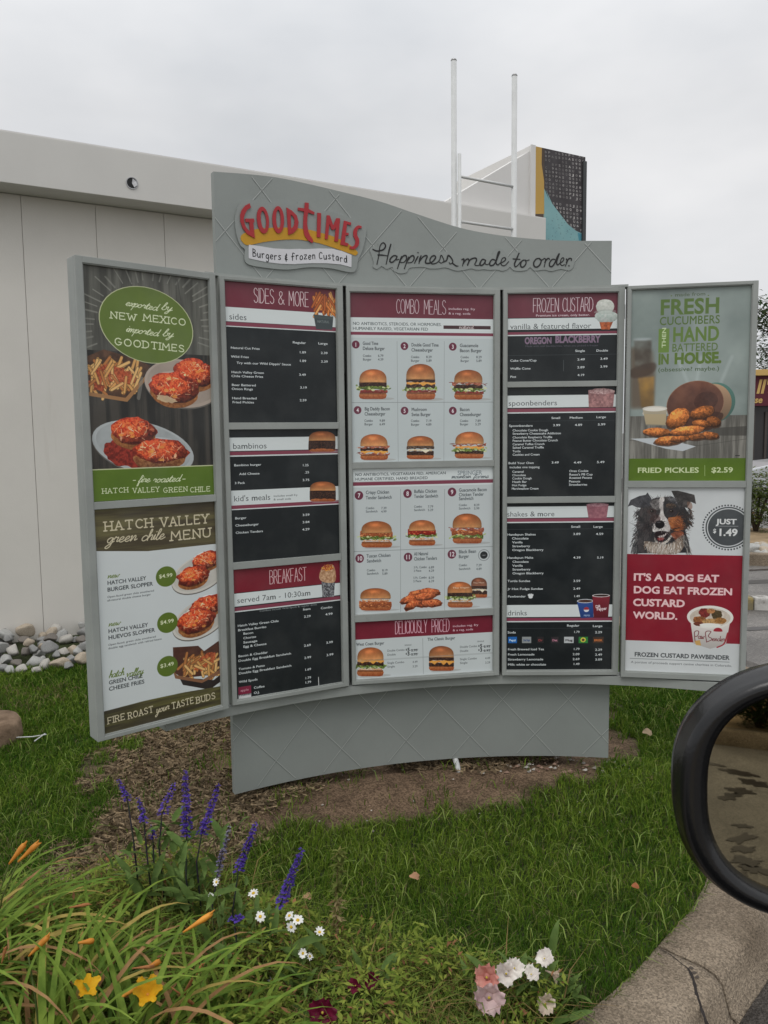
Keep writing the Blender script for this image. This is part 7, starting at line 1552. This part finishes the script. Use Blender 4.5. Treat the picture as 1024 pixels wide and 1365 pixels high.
def sup(a, b, n, k=72, sx=1.0):
    o = []
    for i in range(k):
        t = 2 * PI * i / k; c, s = math.cos(t), math.sin(t); o.append((a * math.copysign(abs(c) ** (2 / n), c), b * math.copysign(abs(s) ** (2 / n), s)))
    return o
def MP(x, y, d): return mc + e1 * (x + max(0, y) ** 2 * 1.5) + e2 * y + Nn * d
def loft(name, rings, mt, parent, capend=False, k=72):
    V = []; F = []
    for (a, b, n, d, dx) in rings: V += [MP(x + dx, y, d) for x, y in sup(a, b, n, k)]
    for j in range(len(rings) - 1):
        for i in range(k): F.append((j * k + i, j * k + (i + 1) % k, (j + 1) * k + (i + 1) % k, (j + 1) * k + i))
    if capend: F.append(tuple((len(rings) - 1) * k + i for i in range(k)))
    return mesh_np(name, V, F, mt, smooth=True, parent=parent)
hs = loft('mirror_housing', [(ha - .0265, hb - .0225, 2.7, -.012, .001), (ha - .024, hb - .020, 2.7, -.001, .001), (ha - .017, hb - .0155, 2.65, .003, 0), (ha - .009, hb - .008, 2.6, .002, 0), (ha - .0045, hb - .0045, 2.55, -.003, 0), (ha - .003, hb - .003, 2.5, -.012, 0), (ha, hb, 2.5, -.016, 0), (ha, hb, 2.5, -.035, 0), (ha * .92, hb * .92, 2.4, -.065, .005), (ha * .7, hb * .72, 2.3, -.09, .01), (ha * .3, hb * .3, 2.1, -.103, .015)], bp_, car, True)
V = [MP(x, y, -.0095) for x, y in sup(ha - .0225, hb - .0188, 2.7)]; mesh_np('mirror_glass', V, [tuple(range(len(V)))], glm, parent=hs)
m = MB(); m.tube([MP(.07, -.05, -.05), MP(.15, -.085, -.04), (.62, .27, 1.18)], [.03, .026, .03], 14); m.build('mirror_arm', bp_, car, smooth=True)
# door skin: curved panel, sill above, rocker below (all outside the frame)
V = []; F = []; zs = [(-.02, .16), (.12, .20), (.35, .245), (.6, .255), (.85, .245), (1.0, .22), (1.04, .20)]; xs = np.linspace(-.75, .85, 17)
for z, y in zs:
    for x in xs: V.append((x, y - .004 * (x - .1) ** 2, z + .02 * (z > .9) * (x > .6)))
for j in range(len(zs) - 1):
    for i in range(16): F.append((j * 17 + i, j * 17 + i + 1, (j + 1) * 17 + i + 1, (j + 1) * 17 + i))
n0 = len(V); V += [(v[0], v[1] - .08, v[2]) for v in V]; F += [tuple(q + n0 for q in f[::-1]) for f in F[:]]
mesh_np('door', V, F, carp, smooth=True, parent=car)
m = MB(); m.box((.05, .185, 1.045), (1.58, .05, .018)); m.build('window_seal', bp_, car, bevel=.004)
m = MB(); m.tube([(1.35, -.05, .19), (1.35, .19, .19)], .32, 32); m.build('tyre', mat('tyre_rubber', (.02, .02, .02), .8), car, bevel=.02)
m = MB(); m.tube([(1.35, .185, .19), (1.35, .20, .19)], .21, 24); m.build('rim', M['galv'], car)
m = MB(); m.prism([(.86, -.1), (2.0, -.1), (2.05, .12), (1.9, .22), (.86, .235)], .52, .92); m.build('wing', carp, car, bevel=.03)

# what the mirror looks back on: a planted island behind the car
sand = mat('dry_soil', (.26, .19, .115), .95, .1, var=.3, vscale=3, bump=.4)
isl = [(-6, -6.4), (-2.4, -6.5), (.6, -6.7), (3.2, -7.0), (4.0, -8.5), (3.0, -13), (-2, -15), (-8, -13), (-8.5, -8)]
ip = catmull(np.array(isl, float), 6, True)
m = MB(); m.prism([tuple(p) for p in ip], -.25, -.01); tag(m.build('planting_bed', sand), kind='structure')
sweep('kerb', np.r_[ip, ip[:1]][::-1], [(-.14, -.25), (-.14, .012), (-.02, .012), (0, -.01), (.02, -.25)], conc)['kind'] = 'structure'
def bush(px, py, z, rx, rz, n, label, seed, cols=((.030, .055, .020), (.07, .10, .035), (.16, .09, .05)), trunk=True, name='shrub', size=(.04, .09), gname=None):
    t = thing(name, (px, py, z), label, 'shrub', gname)
    def sm6(R_, n):
        d = R_.normal(size=(n, 3)); d /= np.linalg.norm(d, axis=1)[:, None]; r = R_.random(n) ** .4; r = r * (.72 + .5 * pn(d[:, 0] * 2, d[:, 1] * 2 + d[:, 2], 2.2, seed)); return px + d[:, 0] * rx * r, py + d[:, 1] * rx * r, z + rz + d[:, 2] * rz * r
    o = leafmass('foliage', n, sm6, size, cols, lfm, seed); o.parent = t; o.matrix_parent_inverse = abs_mat(t).inverted()
    m = MB(); R_ = random.Random(seed)
    for i in range(6): a = R_.uniform(0, 6.28); m.tube([(px, py, z - .02), (px + math.cos(a) * rx * .3, py + math.sin(a) * rx * .3, z + rz * .9), (px + math.cos(a) * rx * .6, py + math.sin(a) * rx * .6, z + rz * 1.5)], [.03, .02, .008], 6)
    m.build('stem', bark, t, smooth=True); return t
bark = mat('bark', (.09, .07, .055), .9, .1, var=.3, vscale=20, bump=.6, bscale=40)
bush(-.50, -7.05, -.02, .42, .36, 6500, 'dark leafy shrub on the planted island, seen in the wing mirror', 3)
bush(-3.4, -9.3, -.02, 1.1, .7, 5000, 'wide dark shrub further along the planted island behind the car', 6)
# wet patches on the street, also used to paint kerb shadow in the lot
wet_shade = mat('wet_shade_patch', (.022, .016, .014), .30, .5, var=.3, vscale=5)
def patch(cx, cy, rx, ry, seed, label_name='wet_shade_patch', rot=0.0, z=ROADZ + .004, mt=None):
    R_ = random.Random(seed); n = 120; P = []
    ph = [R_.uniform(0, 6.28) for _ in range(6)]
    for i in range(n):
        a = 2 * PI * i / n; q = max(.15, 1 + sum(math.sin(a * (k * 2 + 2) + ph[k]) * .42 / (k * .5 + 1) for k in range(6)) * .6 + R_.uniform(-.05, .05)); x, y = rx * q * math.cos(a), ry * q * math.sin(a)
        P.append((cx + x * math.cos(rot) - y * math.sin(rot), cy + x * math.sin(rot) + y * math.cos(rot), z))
    o = mesh_np(label_name, P, [tuple(range(n))], mt or wet_shade); o['kind'] = 'structure'; return o
for k, a in enumerate(((-.46, -4.85, .05, .12), (-.42, -5.05, .07, .10), (-.36, -5.35, .09, .10), (-.50, -5.6, .14, .07), (-.27, -3.95, .05, .10), (-.24, -3.75, .04, .09), (-.20, -3.55, .06, .09), (-.14, -3.45, .07, .06), (-.22, -3.32, .04, .06), (-.30, -4.2, .04, .05), (-.9, -5.8, .2, .1), (.9, -3.4, .2, .4))): patch(*a, k + 2, rot=.5)
m = MB(); m.prism([(-.46, -3.1), (-.52, -3.6), (-.60, -4.2), (-.74, -4.75), (-1.0, -5.1), (-2.2, -5.3), (-3.2, -4.9), (-3.4, -3.6), (-2.4, -2.6), (-1.0, -2.6)], ROADZ - .1, ROADZ + .06); tag(m.build('concrete_apron', mat('pale_apron', (.30, .26, .18), .8, .2, var=.12, vscale=3)), kind='structure')
# ------------------------------------------------------------------ THE LOT AND ROAD ON THE RIGHT
c1_, c2_ = on_z(950, 812, ROADZ), on_z(1075, 815, ROADZ)
def kblock(name, a, b, h, d, mt, parent=None, z=ROADZ):
    a = np.array(a[:2]); b = np.array(b[:2]); t = (b - a) / np.linalg.norm(b - a); n = np.array([-t[1], t[0]]) * d
    m = MB(); m.prism([tuple(a), tuple(b), tuple(b + n), tuple(a + n)], z - .1, z + h); return m.build(name, mt, parent, bevel=.02)
pk_ = tag(bpy.data.objects.new('painted_kerb', None), 'low concrete lot kerb with worn white and yellow painted lengths', 'kerb block'); C.objects.link(pk_); pk_.location = tuple(c1_)
worn_w = mat('worn_white_paint', (.50, .49, .46), .7, .2, var=.1, vscale=8, stain=((.16, .145, .13), 7, .48, .9, 1)); worn_y = mat('worn_yellow_paint', (.20, .17, .10), .75, .2, var=.2, vscale=9, stain=((.42, .30, .06), 5, .56, .8, 1))
dd = c2_ - c1_
for i in range(7):
    f0, f1 = (i * .19 - .12), (i + 1) * .19 - .125
    kblock('kerb_stone', c1_ + dd * f0, c1_ + dd * f1, .12, .16, (worn_w, worn_y)[(i + 1) % 2], pk_)
for i, (a, b, rx, ry) in enumerate((((1005, 776), 0, .9, .10), ((1010, 760), 0, .5, .06), ((1015, 838), 0, .35, .05), ((1018, 742), 0, 1.2, .1))): q = on_z(*a, ROADZ); patch(q[0], q[1], rx, ry, 20 + i, rot=.1)  # dark strips painted on the lot asphalt for a far kerb's shadow
a_, b_2 = on_z(930, 752, ROADZ), on_z(1150, 758, ROADZ)
kblock('island_kerb', a_, b_2, .15, .18, conc); bpy.data.objects['island_kerb']['kind'] = 'structure'
dv = (b_2 - a_); dv /= np.linalg.norm(dv); nv_ = np.array([-dv[1], dv[0], 0])
m = MB(); A4 = [a_ + nv_ * .19, b_2 + nv_ * .19, b_2 + nv_ * 3.4, a_ + nv_ * 3.4]; m.prism([(p[0], p[1]) for p in A4], ROADZ - .1, ROADZ + .10); tag(m.build('island_bed', sand), kind='structure')
isl_n = 0
for i in range(400):
    s, d_ = Rr.uniform(.0, np.linalg.norm((b_2 - a_))), Rr.uniform(.22, .9); p = a_ + dv * s + nv_ * d_; X_ = (p[0] / p[1])
    if X_ < .462 or X_ > .495: continue
    isl_n += 1
    if isl_n > 30: break
    sz = Rr.uniform(.06, .12); rock('island_cobble', (p[0], p[1], ROADZ + .11 + sz * .3), (sz, sz * .85, sz * .65), Rr.choice((0, 4, 0, 1)), i, None, 'cobble', 'cobbles on the lot island')
for q_, o in enumerate(sorted([o for o in C.objects if o.name.startswith('island_cobble')], key=lambda o: o.location.x / o.location.y)): o['label'] = f'{ordn[q_]} cobble from the left in the pale heap below the lot shrub'
g_ = on_z(1006, 722, ROADZ); bush(g_[0] + .25, g_[1] + .5, ROADZ + .1, .42, .50, 2600, 'rounded green shrub on the cobbled island beside the right lightbox', 9, ((.07, .11, .03), (.16, .19, .06), (.16, .1, .05)), size=(.05, .11))
# silver car
CY_ = 21.0; cb = on_y(1082, 640, CY_); sil = mat('silver_car_paint', (.52, .54, .55), .3, .5, metal=.4, coat=.6); dg = mat('car_glass', (.02, .025, .028), .08, .6)
pc2 = thing('parked_car', (cb[0], CY_, ROADZ), 'silver saloon car parked in front of the maroon restaurant', 'car')
X0 = cb[0] - 2.2
body = [(0, .45), (.05, .75), (.9, .92), (1.5, .98), (2.15, 1.38), (3.1, 1.42), (3.9, 1.05), (4.45, .98), (4.5, .5), (4.3, .25), (.2, .25)]
def carprism(poly, y0, y1, name, mt, bev=.04):
    n = len(poly); V = [(X0 + x, y0, ROADZ + z) for x, z in poly] + [(X0 + x, y1, ROADZ + z) for x, z in poly]
    m = MB(); m.add(V, [tuple(range(n)), tuple(range(2 * n - 1, n - 1, -1))] + [(i, i + n, (i + 1) % n + n, (i + 1) % n) for i in range(n)]); return m.build(name, mt, pc2, bevel=bev)
carprism([(0, .45), (.05, .72), (.9, .90), (1.45, .95), (4.0, .98), (4.45, .95), (4.5, .5), (4.3, .25), (.2, .25)], CY_ - .85, CY_ + .85, 'body', sil)
carprism([(1.35, .93), (2.1, 1.36), (3.0, 1.42), (3.85, 1.0)], CY_ - .72, CY_ + .72, 'cabin', dg, .02); carprism([(2.02, 1.34), (2.2, 1.40), (3.0, 1.45), (3.3, 1.36), (3.0, 1.42), (2.2, 1.375)], CY_ - .73, CY_ + .73, 'roof', sil, .01)
carprism([(1.30, .93), (2.04, 1.38), (2.12, 1.38), (1.42, .93)], CY_ - .74, CY_ - .70, 'pillar', sil, .005); carprism([(2.62, .95), (2.68, 1.42), (2.76, 1.42), (2.74, .95)], CY_ - .74, CY_ - .70, 'pillar', sil, .005)
for wx in (.95, 3.6):
    m = MB(); m.tube([(X0 + wx, CY_ - .88, ROADZ + .32), (X0 + wx, CY_ - .66, ROADZ + .32)], .32, 24); m.build('tyre', mat('tyre', (.02, .02, .02), .8), pc2, bevel=.02)
    m = MB(); m.tube([(X0 + wx, CY_ - .89, ROADZ + .32), (X0 + wx, CY_ - .87, ROADZ + .32)], .2, 16); m.build('rim', M['galv'], pc2)
m = MB(); m.box((X0 + .12, CY_ - .80, ROADZ + .68), (.22, .14, .12)); m.build('headlight', M['white'], pc2, bevel=.02); m = MB(); m.box((X0 + 1.75, CY_ - .9, ROADZ + .98), (.16, .14, .10)); m.build('door_mirror', sil, pc2, bevel=.02)
# restaurant across the lot
YR = 32.0; mar = mat('maroon_fascia', (.10, .018, .028), .6, .3, var=.08, vscale=2); gold = mat('gold_trim', (.55, .36, .12), .5, .3); dwl = mat('dark_shopfront', (.03, .028, .028), .3, .5)
q0, q1 = on_y(940, 600, YR), on_y(1300, 600, YR); xa, xb = q0[0], q1[0]; zt_, zf1, zf0 = on_y(1012, 493, YR)[2], on_y(1012, 501, YR)[2], on_y(1012, 541, YR)[2]
r2 = thing('restaurant_across_lot', ((xa + xb) / 2, YR + 4, ROADZ), 'maroon-fronted restaurant with gold lettering across the lot', 'building')
m = MB(); m.box(((xa + xb) / 2, YR + 5, (ROADZ + zf1) / 2), (xb - xa - .2, 9.4, zf1 - ROADZ - .02)); m.build('wall', dwl, r2)
m = MB(); m.box(((xa + xb) / 2, YR + .15, (zf1 + zf0) / 2), (xb - xa, .3, zf1 - zf0)); fas = m.build('fascia', mar, r2)
m = MB(); m.box(((xa + xb) / 2, YR + .1, (zt_ + zf1) / 2 + .001), (xb - xa + .2, .6, zt_ - zf1)); m.build('cornice', gold, r2, bevel=.02)
for i in range(6):
    x0_ = xa + .5 + i * 2.0; m = MB(); m.box((x0_ + .8, YR + .26, 1.25), (1.6, .06, 2.2)); w_o = m.build('window', mat('window_frame_dark', (.06, .05, .045), .5), r2)
    m = MB(); m.box((x0_ + .8, YR + .225, 1.25), (1.4, .01, 2.0)); m.build('pane', dg, w_o)
def sign_text(txt, px, py, hpx, off=.02, shear=.2):
    p = on_y(px, py, YR - .02); T, wd = text_tris(txt, off); h_ = hpx / CAM_F * YR; V = []; F = []
    for t in T:
        k = len(V); V += [(p[0] + (x + y * shear) * h_, YR - .015, p[2] + y * h_) for x, y in t]; F.append((k, k + 1, k + 2))
    mesh_np('lettering', V, F, gold, parent=fas)
sign_text("ll's", 1008, 524, 17, .03); sign_text("use", 1000, 537, 8, .03)
# tree behind it
def tree(x, y, z, h, rx, n, label, seed, name='tree', size=(.20, .42), cols=((.045, .08, .03), (.09, .12, .05), (.15, .12, .07)), twigs=26):
    t = thing(name, (x, y, z), label, 'tree'); R_ = random.Random(seed); m = MB(); m.tube([(x, y, z - .1), (x + .1, y, z + h * .3), (x - .05, y, z + h * .6), (x + .1, y, z + h * .9)], [h * .028, h * .022, h * .013, h * .004], 10); m.build('trunk', bark, t, smooth=True)
    tips = []; m = MB()
    for i in range(twigs):
        f = R_.uniform(.35, .9); a = R_.uniform(0, 6.28); L_ = rx * R_.uniform(.5, 1.05) * (1.15 - abs(f - .6)); b = np.array([x, y, z + h * f]); e = b + np.array([math.cos(a) * L_, math.sin(a) * L_, L_ * R_.uniform(.3, .8)]); md = (b + e) / 2 + np.array([0, 0, -.08 * L_]); m.tube([b, md, e], [h * .007, h * .005, h * .002], 5); tips += [e, md * .4 + e * .6, md]
    m.build('limb', bark, t, smooth=True)
    def sm7(Rn, n):
        T_ = np.array(tips); k = Rn.integers(0, len(T_), n); p = T_[k] + Rn.normal(size=(n, 3)) * rx * .13; return p[:, 0], p[:, 1], p[:, 2]
    o = leafmass('crown', n, sm7, size, cols, lfm, seed); o.parent = t; o.matrix_parent_inverse = abs_mat(t).inverted(); return t
tp = on_y(1040, 500, 42); tree(tp[0], 42, ROADZ, on_y(1040, 415, 42)[2] + .5, 2.6, 5200, 'thin open tree rising behind the maroon restaurant', 5)
tp = on_y(1110, 500, 48); tree(tp[0], 48, ROADZ, 8.5, 3.4, 4000, 'fuller tree further right behind the maroon restaurant', 8)
# far ground edge: a low hedge line along the lot
